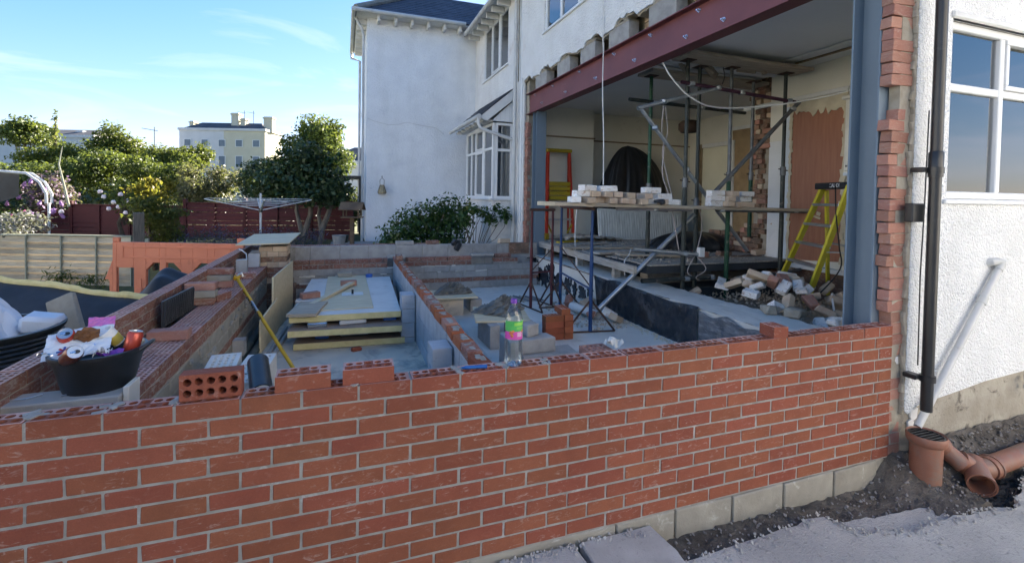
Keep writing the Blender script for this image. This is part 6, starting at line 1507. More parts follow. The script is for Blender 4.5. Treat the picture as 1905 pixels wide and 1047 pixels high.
# ---------------------------------------------------------------- pipes on the side wall
dp = thing('soil_pipe', 'black downpipe on the white pebbledash wall beside the window', 'pipe', (4.742, -.105, -.56))
MB().pipe((0, 0, 0), (0, 0, 1.67), .034, .005, 24).build('lower_pipe', 'pipe_black', dp, smooth=True); MB().pipe((0, 0, 1.58), (0, 0, 6.0), .0335, .005, 24).build('upper_pipe', 'pipe_black', dp, smooth=True)
MB().lathe([(.035, 1.56), (.041, 1.56), (.041, 1.72), (.034, 1.73)], 24).build('socket', 'pipe_black', dp, smooth=True)
for z in (.20, 1.585): MB().lathe([(.0345, z), (.045, z), (.045, z + .04), (.0345, z + .04)], 24).build('bracket_ring', 'pipe_black', dp, smooth=True); MB().box(-.085, -.02, .02, .104, z + .008, z + .04).build('bracket_arm', 'pipe_black', dp, bevel=.006)
MB().tube([(-.036, .03, 2.0), (-.036, .035, 1.4), (-.044, .04, .9), (-.042, .035, .3)], .004, 6).build('wire', 'pipe_black', dp)
bx_ = MB().box(4.615, 4.735, -.055, -.001, .70, .825).build('junction_box', 'black_plastic', bevel=.006); tag(bx_, 'black square box fixed behind the downpipe', 'box')
wpz = thing('waste_pipe', 'white waste pipe slanting down the pebbledash wall to the gully', 'pipe', (5.66, -.035, .38))
E0, E1 = Vector((0, 0, 0)), Vector((-.91, -.02, -1.07)); dd = (E1 - E0).normalized()
MB().pipe(E0, E1, .0235, .003, 18).build('pipe', 'pipe_white', wpz, smooth=True)
MB().tube([E0 - dd * .01, E0 + dd * .05], .029, 18).build('socket', 'pipe_white', wpz, smooth=True); MB().tube([E0 + dd * .30, E0 + dd * .36], .0285, 18).build('coupler', 'pipe_white', wpz, smooth=True)
MB().tube([E0 + dd * .02, E0 - dd * .015 + Vector((0, .0, .01)), E0 + Vector((-.03, .01, .025)), E0 + Vector((-.07, .02, .02)), E0 + Vector((-.075, .045, .015))], .029, 16).build('elbow', 'pipe_white', wpz, smooth=True)
gu = thing('gully_pot', 'brown plastic drain gully with black grate at the corner of the house', 'gully', (4.685, -.145, -1.03))
MB().lathe([(0, -.15), (.080, -.15), (.084, .03), (.088, .28), (.100, .285), (.108, .30), (.110, .335), (.104, .345), (.098, .335), (.098, .315), (0, .31)], 32).build('pot', 'terracotta', gu, smooth=True)
for k in range(7):
    y = -.075 + .025 * k; w = math.sqrt(max(0, .095 ** 2 - y * y)); MB().box(-w, w, y - .005, y + .005, .322, .334).build('grate_bar', 'pipe_black', gu)
MB().lathe([(.088, .320), (.097, .320), (.097, .336), (.088, .336)], 28).build('grate_ring', 'pipe_black', gu, smooth=True)
MB().tube([(.08, .03, .235), (.15, .05, .24), (.22, .055, .215), (.26, .02, .17), (.29, -.06, .11)], .055, 18).build('bend', 'terracotta', gu, smooth=True); MB().tube([(.215, .052, .218), (.243, .04, .195)], .064, 18).build('bend_collar', 'terracotta', gu, smooth=True)
te = thing('drain_tee', 'brown plastic drain junction with its open end facing the camera', 'pipe', (5.02, -.22, -.955))
MB().pipe((.10, .04, .015), (-.085, -.10, -.02), .070, .007, 28).build('open_branch', 'terracotta', te, smooth=True)
MB().pipe((-.062, -.082, -.016), (-.092, -.106, -.021), .076, .006, 28).build('branch_socket', 'terracotta', te, smooth=True)
MB().tube([(-.04, .05, .06), (.04, .01, .0), (.15, -.01, .0)], .066, 24).build('body', 'terracotta', te, smooth=True); MB().pipe((.14, -.01, 0), (1.2, .02, .03), .062, .006, 24).build('run_pipe', 'terracotta', te, smooth=True); MB().tube([(.15, -.01, 0), (.22, -.008, .002)], .073, 24).build('socket', 'terracotta', te, smooth=True); MB().tube([(.19, -.01, .001), (.205, -.009, .002)], .079, 24).build('socket_ridge', 'terracotta', te, smooth=True)
sp = thing('outside_tap', 'pale metal pipe ends sticking out low on the house wall', 'tap', (6.12, -.05, -.60))
for z in (0, .07): MB().tube([(0, .05, z), (0, -.02, z), (.03, -.05, z - .01)], .02, 10).build('pipe_end', 'alu', sp, smooth=True)

# ---------------------------------------------------------------- neighbouring house across the drive (behind the camera, mirrored in the window)
nh = thing('neighbour_house', 'pale rendered neighbouring house across the drive, mirrored in the kitchen window', 'house', (0, 0, 0))
mb = MB(); holed(mb, 1.5, 16.0, -1.2, 5.6, [(5.0, 6.6, 2.9, 4.3), (9.0, 10.4, .2, 1.6), (11, 12.4, 2.9, 4.3)], -7.3, -7.0, 'y'); mb.build('wall', 'neighbour_render', nh)
MB().box(1.6, 15.9, -13, -7.35, -1.2, 5.5).build('body', 'neighbour_render', nh)
for a in ((5.0, 6.6, 2.9, 4.3), (9.0, 10.4, .2, 1.6), (11, 12.4, 2.9, 4.3)): win(nh, 'y', -7.05, a[0], a[1], a[2], a[3], [(a[0] + a[1]) / 2], [a[3] - .45], out=1, pane='pane_dark')
MB().add([(1.2, -6.6, 5.5), (16.3, -6.6, 5.5), (13, -10.2, 8.2), (4.5, -10.2, 8.2), (1.2, -13.4, 5.5), (16.3, -13.4, 5.5)], [(0, 1, 2, 3), (3, 2, 5, 4), (0, 3, 4), (1, 5, 2)]).build('roof', 'slate', nh)
MB().box(8.0, 8.9, -9.8, -9.2, 7.0, 9.3).build('chimney', 'brick_reveal', nh)
for x in (8.2, 8.45, 8.7): MB().lathe([(.09, 0), (.10, .3), (.08, .32)], 10, (x, -9.5, 9.3)).build('chimney_pot', 'plaster_scrap', nh)

def dup(o, parent=None, dx=0):
    c = o.copy(); COL.objects.link(c); c.parent = parent
    if parent is None: c.location.x += dx
    for ch in o.children: dup(ch, c)
    return c
# unseen terrace, added so its sunlit wall bounces light into the opened room
gt = thing('bounce_terrace', 'added pale terrace left of the view, bouncing sunlight into the opened room', 'building', (-24, 0, -1.0))
mb = MB(); holed(mb, -18, 16, 0, 7.6, [(y, y + 1.3, z, z + 1.6) for y in (-15, -10, -5, 0, 5, 10) for z in (1.2, 4.4)], -.3, 0, 'x'); mb.build('wall', 'neighbour_render', gt)
MB().box(-8, -.35, -18, 16, 0, 7.5).build('body', 'neighbour_render', gt)
for y in (-15, -10, -5, 0, 5, 10):
    for z in (1.2, 4.4): win(gt, 'x', -.05, y, y + 1.3, z, z + 1.6, [y + .65], [z + .8], out=1, pane='pane_dark')
MB().add([(.3, -18.3, 7.6), (.3, 16.3, 7.6), (-4, 16.3, 10.2), (-4, -18.3, 10.2), (-8.3, -18.3, 7.6), (-8.3, 16.3, 7.6)], [(0, 1, 2, 3), (3, 2, 5, 4), (0, 3, 4), (1, 5, 2)]).build('roof', 'slate', gt)
# ---------------------------------------------------------------- garden: fences
def lap_fence(name, label, pts, z0, tops, nb, mat, bat, every, cap=True, post=None, gap=0.0, group=None):
    t = thing(name, label, 'fence', (pts[0][0], pts[0][1], z0), 0, group); o = Vector((pts[0][0], pts[0][1], 0))
    for (a, b), (h0, h1) in zip(zip(pts[:-1], pts[1:]), tops):
        a, b = Vector((*a, 0)) - o, Vector((*b, 0)) - o; d = (b - a); L = d.length; d.normalize(); n = Vector((d.y, -d.x, 0))
        if n.y > 0: n = -n
        H = h0 - z0; bh = H / nb
        for k in range(nb):
            z = bh * k; tilt = n * .030
            MB().add([a + tilt + Vector((0, 0, z)), b + tilt + Vector((0, 0, z)), b + Vector((0, 0, z + bh * (1.08 - gap))), a + Vector((0, 0, z + bh * (1.08 - gap)))] + [v - n * .012 for v in (a + tilt + Vector((0, 0, z)), b + tilt + Vector((0, 0, z)), b + Vector((0, 0, z + bh * (1.08 - gap))), a + Vector((0, 0, z + bh * (1.08 - gap))))],
                     [(0, 1, 2, 3), (7, 6, 5, 4), (0, 4, 5, 1), (1, 5, 6, 2), (2, 6, 7, 3), (3, 7, 4, 0)]).build('lap_board', mat, t, loc=(0, 0, jit(.004)))
        m = max(1, round(L / every))
        for k in range(m + 1):
            p = a + d * (L * k / m) + n * .03; MB().bar(p + Vector((0, 0, 0)), p + Vector((0, 0, H)), .045, .022, d).build('batten', bat, t, bevel=.003)
        if cap: MB().bar(a + n * .01 + Vector((0, 0, H + .015)), b + n * .01 + Vector((0, 0, H + .015)), .06, .03).build('capping', bat, t, bevel=.003)
        if post: MB().bar(a + Vector((0, 0, 0)), a + Vector((0, 0, H + .12)), .09, .09, d).build('post', post, t, bevel=.006)
    return t
lap_fence('lap_fence', 'low weathered lap fence with pale battens at the left', [(-6.4, 10.05), (-4.6, 9.40), (-2.72, 8.73)], -1.0, [(-.07, 0), (-.06, 0)], 8, 'fence_wood', 'fence_green', .66)
lap_fence('maroon_fence', 'maroon lap fence with gaps at the far left', [(-10.5, 15.8), (-8.1, 14.93), (-6.0, 14.17)], -.55, [(.24, 0), (.24, 0)], 9, 'fence_maroon', 'fence_maroon', .75, post='fence_maroon', gap=.16, group='maroon fences behind the garden')
lap_fence('maroon_fence', 'maroon lap fence panel behind the rose bush', [(-6.0, 14.17), (-4.5, 13.65), (-3.05, 13.13)], -.55, [(.40, 0), (.40, 0)], 8, 'fence_maroon', 'fence_maroon', .75, post='fence_maroon', group='maroon fences behind the garden')
lap_fence('maroon_fence', 'maroon lap fence behind the rotary clothes airer', [(-3.05, 13.13), (-1.5, 12.58), (.2, 12.0), (1.3, 11.6)], -.55, [(.50, 0), (.55, 0), (.60, 0)], 9, 'fence_maroon', 'fence_maroon', .8, post='fence_maroon', gap=.12, group='maroon fences behind the garden')
o = rough_up(MB().box(-.085, .085, -.08, .08, 0, 1.43), .008).build('fence_post', 'post_old', None, (-2.56, 8.55, -1.02), (0, 0, .3), bevel=.01); tag(o, 'old grey wooden post at the end of the weathered fence', 'post')
o = MB().box(-.03, .03, -.03, .03, 0, .95).build('fence_stake', 'fence_green', None, (-2.40, 8.45, -1.02), bevel=.004); tag(o, 'thin pale stake beside the old grey post', 'stake')
o = MB().tube([(-6.0, 14.05, .35), (-6.12, 14.1, .9), (-6.28, 14.2, 1.5), (-6.2, 14.2, 2.0)], .03, 7, True, [.035, .03, .02, .008]).build('bare_sapling', 'fence_green', smooth=True); tag(o, 'thin bare stem rising above the maroon fence corner', 'tree')

# ---------------------------------------------------------------- orange barrier
ob = thing('plastic_barrier', 'orange plastic road barrier behind the left wall', 'barrier', (-2.26, 6.50, -.92), math.atan2(-.70, 1.95))
mb = MB(); holed(mb, .10, 2.05, .05, .98, [(.16, .42, .0, .60), (.60, .80, .12, .68), (.90, 1.12, .12, .68), (1.30, 1.52, .12, .68), (1.62, 1.86, .12, .68)], -.025, .025, 'y'); mb.build('panel', 'orange_barrier', ob, bevel=.006)
mb = MB(); holed(mb, .22, 1.98, .74, .93, [(.27, 1.93, .77, .90)], -.034, -.0255, 'y'); mb.build('raised_rim', 'orange_barrier', ob, bevel=.004)
MB().prism([(-.02, .42), (.10, .72), (.10, .05), (.05, .05), (.05, .40), (.03, .42)], -.02, .02, m2).build('end_hook', 'orange_barrier', ob, bevel=.004); MB().box(.10, .20, -.026, .026, .981, 1.05).build('lug', 'orange_barrier', ob, bevel=.01); MB().box(1.95, 2.06, -.026, .026, .981, 1.06).build('lug', 'orange_barrier', ob, bevel=.01)
for a, b in ((.60, .80), (1.30, 1.52)): MB().prism([(a, .682), (a, .57), (a + .11, .682)], -.0245, .0245, m2).build('corner_web', 'orange_barrier', ob)
for a, b in ((.90, 1.12), (1.62, 1.86)): MB().prism([(b, .682), (b - .11, .682), (b, .57)], -.0245, .0245, m2).build('corner_web', 'orange_barrier', ob)
MB().box(.46, .56, -.05, .05, -.06, .30).build('foot', 'orange_barrier', ob, bevel=.01); MB().box(1.14, 1.28, -.05, .05, -.06, .20).build('foot', 'orange_barrier', ob, bevel=.01)
MB().box(.48, .54, -.034, -.026, .30, .44).build('moulded_mark', 'orange_barrier', ob, bevel=.003)

# ---------------------------------------------------------------- left yard clutter
rs = np.random.RandomState(160); ph = rs.uniform(0, 6, 6)
def sheet(a, b):
    p = Vector((-3.3, 4.98, -.10)).lerp(Vector((-.86, 4.08, -.40)), a); w = .006 * math.sin(a * 17 + ph[0]) + .008 * math.sin(a * 39 + b * 5) * b
    return (p.x + .30 * b + w, p.y - .75 * b + w, p.z - .62 * b ** 1.3 * (1 - .3 * a) + w)
o = MB().grid(60, 16, sheet).build('dark_sheet', 'navy_sheet', smooth=True); tag(o, 'dark sheeting hanging below the pale yellow edge at the left', 'sheeting')
def edge_strip(a, b):
    p = Vector(sheet(a, 0)); k = int(a * 5.999); an = b * 2 * math.pi
    return (p.x, p.y - .02 * math.cos(an) - .01, p.z + .012 + .040 * math.sin(an) + (.010 if k % 2 else 0) + .004 * math.sin(a * 60))
o = MB().grid(70, 10, edge_strip).build('foam_edging', 'pir_yellow', smooth=True); tag(o, 'pale yellow foam edging along the top of the dark sheeting', 'edging')
def mound(a, b):
    u, v = a * 2 - 1, b * 2 - 1; h = max(0, 1 - (u * u + v * v)) ** .8
    return (-1.08 + .52 * u, 4.98 + .5 * v, -1.0 + .80 * h * (1 + .25 * u) + .03 * math.sin(u * 9 + 2) + .03 * math.sin(v * 11))
o = MB().grid(30, 30, mound).build('blue_tarpaulin', 'navy_sheet', smooth=True); tag(o, 'dark blue tarpaulin heap in front of the orange barrier', 'tarpaulin')
tb_ = thing('ribbed_tub', 'large black ribbed tub outside the left wall', 'tub', (-1.72, 2.88, -.99))
prof = [(0, 0), (.40, 0)]
for k in range(16): z = .02 + .038 * k; prof += [(.41 + .1 * z / .63, z), (.422 + .1 * z / .63, z + .015), (.41 + .1 * z / .63, z + .03)]
MB().lathe(prof + [(.53, .655), (.53, .675), (.49, .675), (.47, .60), (0, .55)], 44).build('tub', 'black_plastic', tb_, smooth=True)
def sack(a, b):
    an = a * 2 * math.pi; r = (.40 * (1 - b) + .035 * b ** .5) * (1 + .07 * math.sin(an * 3 + 1) + .05 * math.sin(an * 8 + b * 9) + .03 * math.sin(an * 19 - b * 14)); return (-1.90 + r * math.cos(an) - .06 * b, 3.05 + r * math.sin(an), -.42 + .60 * b + .015 * math.sin(an * 5 + b * 6))
o = MB().grid(60, 24, sack).build('white_sack', 'sack_white', smooth=False); tag(o, 'white plastic sack sticking up out of the black tub', 'sack')
o = rough_up(MB().cbox((0, 0, .06), (.26, .22, .15)), .015).build('plastic_jug', 'sack_white', None, (-1.38, 3.02, -.38), (R_(8), R_(12), .2), bevel=.035, smooth=True); tag(o, 'milky plastic container lying in the black tub', 'container')
o = rough_up(MB().box(-.13, .13, -.03, .03, 0, .50), .006).build('stone_slab', 'block_mortared', None, (-1.42, 3.60, -.68), (R_(-18), R_(-24), R_(-8)), bevel=.008); tag(o, 'grey slab leaning on the outside of the left wall', 'slab')
# ---------------------------------------------------------------- airer, bird table, feeder, swing
ra = thing('rotary_airer', 'rotary clothes airer with pale arms behind the plywood topped pier', 'airer', (-.60, 9.06, -.45))
MB().tube([(0, 0, 0), (0, 0, 1.26)], .022, 10).build('pole', 'white_frame', ra, smooth=True); MB().tube([(0, 0, .86), (0, 0, .95)], .04, 12).build('hub', 'black_plastic', ra, smooth=True)
ends = []
for k in range(4):
    a = R_(12 + 90 * k); e = Vector((1.0 * math.cos(a), 1.0 * math.sin(a), 1.13)); ends.append(e)
    MB().bar((0, 0, .90), e, .03, .02).build('arm', 'white_frame', ra, bevel=.003); MB().bar((0, 0, 1.14), e * .55 + Vector((0, 0, .45)), .016, .012).build('stay', 'white_frame', ra)
for f in (.35, .5, .65, .8, .97):
    MB().tube([Vector((0, 0, .90)).lerp(ends[k % 4], f) + Vector((0, 0, .02)) for k in range(5)], .004, 4).build('line', 'white_frame', ra)
bt_ = thing('bird_table', 'wooden bird table with pitched roof beside the house corner', 'bird table', (1.24, 9.50, -.45), R_(-15))
MB().box(-.045, .045, -.045, .045, 0, .72).build('post', 'bird_table', bt_, bevel=.004); MB().box(-.22, .22, -.18, .18, .72, .75).build('tray', 'bird_table', bt_, bevel=.004)
for sx in (-1, 1):
    for sy in (-1, 1): MB().box(sx * .17 - .015, sx * .17 + .015, sy * .13 - .015, sy * .13 + .015, .75, .94).build('corner_post', 'bird_table', bt_)
    MB().add([(-.26, sx * .22, .90), (.26, sx * .22, .90), (.26, 0, 1.07), (-.26, 0, 1.07), (-.26, sx * .22, .92), (.26, sx * .22, .92), (.26, 0, 1.09), (-.26, 0, 1.09)], [(0, 1, 2, 3), (4, 5, 6, 7), (0, 1, 5, 4), (0, 3, 7, 4), (1, 2, 6, 5)]).build('roof_slope', 'bird_table', bt_)
for k in range(10):
    a = 2 * math.pi * k / 10; MB().lathe([(0, -.016), (.016, 0), (0, .016)], 8).build('seed_ball', 'seed', bt_, (.24 + .04 * math.sin(a * 2), -.2 + .11 * math.cos(a), .83 + .09 * math.sin(a)), smooth=True)
fd = thing('bird_feeder', 'wire bird feeder hanging on the white wing wall', 'feeder', (1.99, 10.70, .84))
MB().lathe([(0, 0), (.085, .005), (.105, .03), (.10, .08), (.05, .22), (.04, .24)], 14).build('cage', 'seed', fd, smooth=True)
for k in range(10):
    a = 2 * math.pi * k / 10; MB().tube([(.09 * math.cos(a), .09 * math.sin(a), 0), (.112 * math.cos(a), .112 * math.sin(a), .04), (.055 * math.cos(a), .055 * math.sin(a), .23)], .004, 5).build('wire', 'cage', fd)
MB().tube([(-.05, 0, .23), (-.055, 0, .36), (0, 0, .42), (.055, 0, .36), (.05, 0, .23)], .006, 6).build('handle', 'cage', fd); MB().tube([(0, .1, .44), (0, 0, .47), (0, -.01, .42)], .008, 6).build('hook', 'cage', fd)
sw = thing('garden_swing', 'garden seat with curved white tubes and dark canopy at the far left', 'swing seat', (-7.4, 13.6, -.4))
for dy in (0, .25): MB().tube([(-.9, dy, 1.66), (.2, dy, 1.66), (.72, dy, 1.62), (.98, dy, 1.40), (1.12, dy, 1.10), (1.12, dy, .85)], .032, 10).build('tube', 'white_frame', sw, smooth=True)
MB().grid(12, 8, lambda a, b: (-1.3 + 1.85 * a - .12 * b * math.sin(a * 3), .1 + .05 * math.sin(a * 4), 1.64 - .95 * b * (1 - .35 * a ** 3))).build('canopy', 'navy_sheet', sw, smooth=True); MB().tube([(-.9, 0, 1.66), (-.9, 0, 0)], .03, 8).build('leg', 'white_frame', sw); MB().tube([(1.12, .12, .86), (1.12, .12, 0)], .03, 8).build('leg', 'white_frame', sw)

# ---------------------------------------------------------------- trees and shrubs
def tree(name, label, base, clumps, n, size, mat, bark='bark_dark', stems=None, seed=1, cat='tree', group=None, aspect=.55, spread=.35, droop=0, upz=.6):
    t = thing(name, label, cat, base, 0, group)
    cl = [(x - base[0], y - base[1], z - base[2], a, b, c) for x, y, z, a, b, c in clumps]
    top = max(cl, key=lambda c: c[2])
    rs = np.random.RandomState(seed)
    mb = MB(); h = top[2] * .8; mb.tube([(0, 0, 0), (rs.uniform(-.1, .1), rs.uniform(-.1, .1), h * .4), (top[0] * .6, top[1] * .6, h * .7), (top[0], top[1], top[2])], .1, 8, True, [.035 * h + .02, .03 * h + .015, .018 * h + .01, .006]) if stems is None else [mb.tube(s, .05, 8, True, [r for r in rr]) for s, rr in stems]
    for c in cl[:8]: mb.tube([(0, 0, h * .35), (c[0] * .55, c[1] * .55, (h * .35 + c[2]) / 2), (c[0], c[1], c[2])], .03, 6, True, [.012 * h + .01, .008 * h + .006, .004])
    mb.build('trunk', bark, t, smooth=True)
    leaf_mass('crown', mat, cl, n, size, t, spread, aspect=aspect, seed=seed, droop=droop, upz=upz)
    return t
def blob(cx, cy, zc, r, h, n, seed, s=.55):
    """a crown broken into sub-clumps round a centre"""
    rs = np.random.RandomState(seed); out = [(cx, cy, zc, r * .75, r * .75, h * .75)]
    for _ in range(n):
        a, e = rs.uniform(0, 6.28), rs.uniform(-.5, 1.2); k = rs.uniform(.55, .95); q = rs.uniform(.25, .5) * s / .5
        out.append((cx + r * k * math.cos(a) * math.cos(e), cy + r * k * math.sin(a) * math.cos(e), zc + h * k * math.sin(e), r * q, r * q, h * q * .9))
    return out
GT = 'trees beyond the maroon fence'
tree('tall_tree', 'sparse tall tree at the far left above the white house', (-14.0, 29.0, -.4), blob(-14.3, 29, 3.5, 1.7, .9, 8, 1), 5200, .16, 'leaf_mid', seed=1, group=GT, spread=.5)
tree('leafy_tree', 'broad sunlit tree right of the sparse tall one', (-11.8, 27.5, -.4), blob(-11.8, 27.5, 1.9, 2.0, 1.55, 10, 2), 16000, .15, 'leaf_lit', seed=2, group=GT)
tree('thin_sapling', 'thin pale sapling rising highest at the left', (-12.2, 27.0, -.4), [(-12.2, 27.0, 3.5, .16, .16, .5), (-12.15, 27, 4.25, .12, .12, .45), (-12.25, 27, 2.8, .3, .3, .4)], 260, .2, 'leaf_cream', seed=3, group=GT, spread=.6)
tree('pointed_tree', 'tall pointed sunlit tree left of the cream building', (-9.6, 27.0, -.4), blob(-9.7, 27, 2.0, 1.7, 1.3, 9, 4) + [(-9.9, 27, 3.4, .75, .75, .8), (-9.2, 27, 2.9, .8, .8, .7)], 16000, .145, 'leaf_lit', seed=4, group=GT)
tree('leafy_tree', 'low green tree between the pointed tree and the cream building', (-8.1, 26.3, -.4), blob(-8.1, 26.3, 1.7, 1.4, 1.0, 8, 5), 10000, .14, 'leaf_mid', seed=5, group=GT)
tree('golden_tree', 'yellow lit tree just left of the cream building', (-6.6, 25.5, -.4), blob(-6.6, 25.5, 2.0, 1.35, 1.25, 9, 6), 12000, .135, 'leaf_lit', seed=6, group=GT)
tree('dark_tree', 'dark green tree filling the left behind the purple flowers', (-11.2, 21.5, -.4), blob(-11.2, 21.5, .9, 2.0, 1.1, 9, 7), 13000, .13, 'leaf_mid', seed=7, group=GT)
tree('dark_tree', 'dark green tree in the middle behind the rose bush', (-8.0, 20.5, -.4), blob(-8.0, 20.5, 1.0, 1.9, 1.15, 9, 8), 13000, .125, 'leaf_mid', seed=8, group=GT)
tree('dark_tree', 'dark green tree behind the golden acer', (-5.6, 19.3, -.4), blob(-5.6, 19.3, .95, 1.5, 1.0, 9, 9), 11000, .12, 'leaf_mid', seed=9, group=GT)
tree('olive_shrub', 'loose olive coloured shrub in front of the cream building', (-3.5, 17.4, -.4), blob(-3.5, 17.4, .95, 1.05, 1.15, 10, 10, .45), 7000, .11, 'leaf_olive', seed=10, group=GT, spread=.55)
tree('dark_tree', 'dark tree right of the olive shrub', (-1.7, 16.8, -.4), blob(-1.7, 16.8, .95, 1.0, 1.2, 9, 11), 9000, .11, 'leaf_dark', seed=11, group=GT)
tree('round_tree', 'round sunlit tree behind the dark large leaved tree', (-.1, 17.6, -.4), blob(.15, 17.6, 2.3, 1.25, 1.35, 10, 12) + [(-1.0, 17.4, 1.4, .8, .8, .9)], 14000, .125, 'leaf_mid', seed=12, group=GT)
tree('evergreen_shrub', 'evergreen beyond the bird table', (1.0, 14.0, -.4), blob(.9, 14, .35, .75, .8, 7, 13), 2600, .12, 'leaf_dark', seed=13, group=GT)
# low hedge mass closing the gaps
hg = leaf_mass('hedge', 'leaf_dark', [(-13 + 1.25 * k, 18.5 + .35 * math.sin(k * 2) - .15 * k, .15, .95, .7, .75) for k in range(11)], 9000, .15, None, .45, seed=14); tag(hg, 'dark hedge mass behind the maroon fence', 'hedge', kind='stuff')
# the dark large-leaved tree with two stems
mt = thing('broadleaf_tree', 'dark large leaved tree with two stems beside the house', 'tree', (.25, 10.80, -.62))
mb = MB()
for p in ([(-.12, .05, 0), (-.20, .05, .5), (-.32, .1, 1.0), (-.3, .1, 1.7)], [(.22, -.05, 0), (.28, -.05, .45), (.20, 0, .9), (.3, 0, 1.7)], [(-.16, .05, .35), (.0, .1, .9), (.05, .1, 1.6)], [(.27, -.05, .5), (.45, 0, 1.0), (.6, 0, 1.6)]): mb.tube(p, .06, 9, True, [.075, .06, .045, .02][:len(p)])
mb.build('trunk', 'bark', mt, smooth=True)
leaf_mass('crown', 'leaf_dark', [(-.45, .1, 1.62, .75, .7, .50), (.20, 0, 1.75, .70, .65, .58), (-.1, .1, 2.35, .62, .6, .42), (.62, 0, 1.55, .42, .5, .45), (-.95, .1, 1.65, .45, .45, .40), (.15, -.3, 1.42, .65, .4, .32), (-.4, .1, 2.1, .5, .5, .4)], 7000, .125, mt, .5, aspect=.6, seed=15, droop=.35, upz=.5)
leaf_mass('top_shoots', 'leaf_glossy', [(.70, 0, 2.45, .08, .08, .22), (-.75, 0, 2.45, .10, .08, .16), (.45, 0, 2.3, .3, .3, .2)], 160, .12, mt, .7, aspect=.5, seed=115)['kind'] = 'stuff'
# shrub by the bay
sh = thing('flowering_shrub', 'broad green shrub with pale lower leaves against the white wing', 'shrub', (2.9, 7.75, -.5))
mb = MB()
for k in range(16):
    a = k / 15; mb.tube([(-.2 + .8 * a, 0, 0), (-.4 + 1.2 * a + jit(.15), jit(.15), .5), (-.7 + 1.75 * a + jit(.2), jit(.2), .95 + jit(.1))], .012, 5, True, [.014, .010, .005])
mb.build('stems', 'bark', sh, smooth=True)
leaf_mass('crown', 'leaf_glossy', [(-.62, 0, .55, .50, .45, .42), (-.15, .05, .82, .6, .45, .45), (.35, .1, .92, .5, .4, .40), (-.95, 0, .32, .30, .35, .28), (.15, -.1, .45, .6, .3, .40)], 5200, .085, sh, .4, aspect=.55, seed=16)
leaf_mass('pale_leaves', 'leaf_cream', [(-.75, -.32, .28, .4, .12, .15), (-.2, -.36, .30, .25, .1, .14), (.65, .0, 1.05, .12, .1, .12)], 420, .08, sh, .5, aspect=.6, seed=17)
sh = thing('leggy_shrub', 'leggy shrub with glossy leaves in front of the bay window', 'shrub', (3.55, 7.2, -.5))
mb = MB(); tips = []
for k in range(9):
    e = (-.25 + .11 * k + jit(.06), jit(.15), .95 + jit(.22) + (.15 if k == 2 else 0)); tips.append(e); mb.tube([(0 + jit(.1), 0, 0), (e[0] * .5, e[1] * .5, .45), e], .01, 5, True, [.013, .009, .004])
mb.tube([(.2, 0, .3), (.45, -.05, .45), (.62, -.1, .70), (.66, -.1, .95)], .006, 5); tips.append((.64, -.1, .9))
mb.build('stems', 'bark', sh, smooth=True); leaf_mass('crown', 'leaf_glossy', [(x, y, z, .15, .14, .14) for x, y, z in tips], 900, .085, sh, .6, aspect=.5, seed=18)
tree('golden_acer', 'feathery green acer with golden tips behind the old post', (-2.45, 9.05, -.75), [(-2.5, 9.05, .30, .45, .4, .22), (-2.6, 9.0, .55, .38, .35, .2), (-2.3, 9.1, .05, .35, .35, .3), (-2.35, 9.1, -.3, .25, .25, .3), (-2.15, 9.0, .40, .3, .3, .15)], 3000, .075, 'leaf_acer', seed=19, cat='shrub', droop=.5, spread=.5)
tree('golden_shoots', 'golden young shoots glowing above the acer', (-2.6, 9.25, -.7), [(-2.75, 9.25, .85, .28, .2, .12), (-2.5, 9.25, .72, .3, .2, .14), (-2.28, 9.25, .95, .14, .12, .2), (-2.6, 9.25, 1.02, .18, .15, .08)], 900, .085, 'leaf_gold', seed=20, cat='shrub', spread=.6)
rb = tree('rose_bush', 'rose bush with white blooms in front of the maroon fence', (-4.4, 13.0, -.5), blob(-4.3, 13.0, .55, .55, .55, 6, 21), 1500, .09, 'leaf_mid', seed=21, cat='shrub', spread=.55)
for k, (x, z) in enumerate(((-.25, 1.15), (-.05, 1.02), (.1, 1.22), (-.15, .85), (.2, .75), (.05, .90), (.25, 1.05), (-1.1, .78), (-.32, 1.28))):
    rough_up(MB().lathe([(0, -.05), (.045, -.03), (.052, .01), (.03, .05), (0, .045)], 9), .008).build('bloom', 'flower_white', rb, (x, -.45, z), smooth=True)
bd = tree('butterfly_bush', 'shrub with purple flower heads at the far left', (-6.8, 14.75, -.5), blob(-6.8, 14.75, .55, .75, .65, 8, 22), 2200, .10, 'leaf_lilac', seed=22, cat='shrub', spread=.5)
for k in range(16): MB().tube([(jit(.6), -.5 + jit(.2), .9 + jit(.45)), (jit(.6), -.5, 1.1 + jit(.4))], .04, 6, True, [.04, .015]).build('flower_head', 'flower_lilac', bd) if False else rough_up(MB().lathe([(0, -.06), (.045, -.03), (.04, .03), (.012, .10), (0, .10)], 7), .008).build('flower_head', 'flower_lilac', bd, (jit(.65), -.6 + jit(.1), 1.0 + jit(.5)), (jit(.5), jit(.5), 0))
pk = tree('pink_flowers', 'low plants with pink flowers beside the garden seat', (-7.5, 14.2, -.5), blob(-7.4, 14.1, .05, .8, .4, 7, 23), 1500, .09, 'leaf_mid', seed=23, cat='shrub')
for k in range(10): rough_up(MB().lathe([(0, -.03), (.05, 0), (0, .035)], 7), .006).build('bloom', 'flower_pink', pk, (jit(.8), -.6, .62 + jit(.15)))
tree('grey_shrub', 'silvery leaved shrub in front of the maroon fence at the left edge', (-5.5, 10.35, -.8), blob(-5.4, 10.35, -.02, .75, .34, 8, 24), 2200, .075, 'leaf_grey', seed=24, cat='shrub')
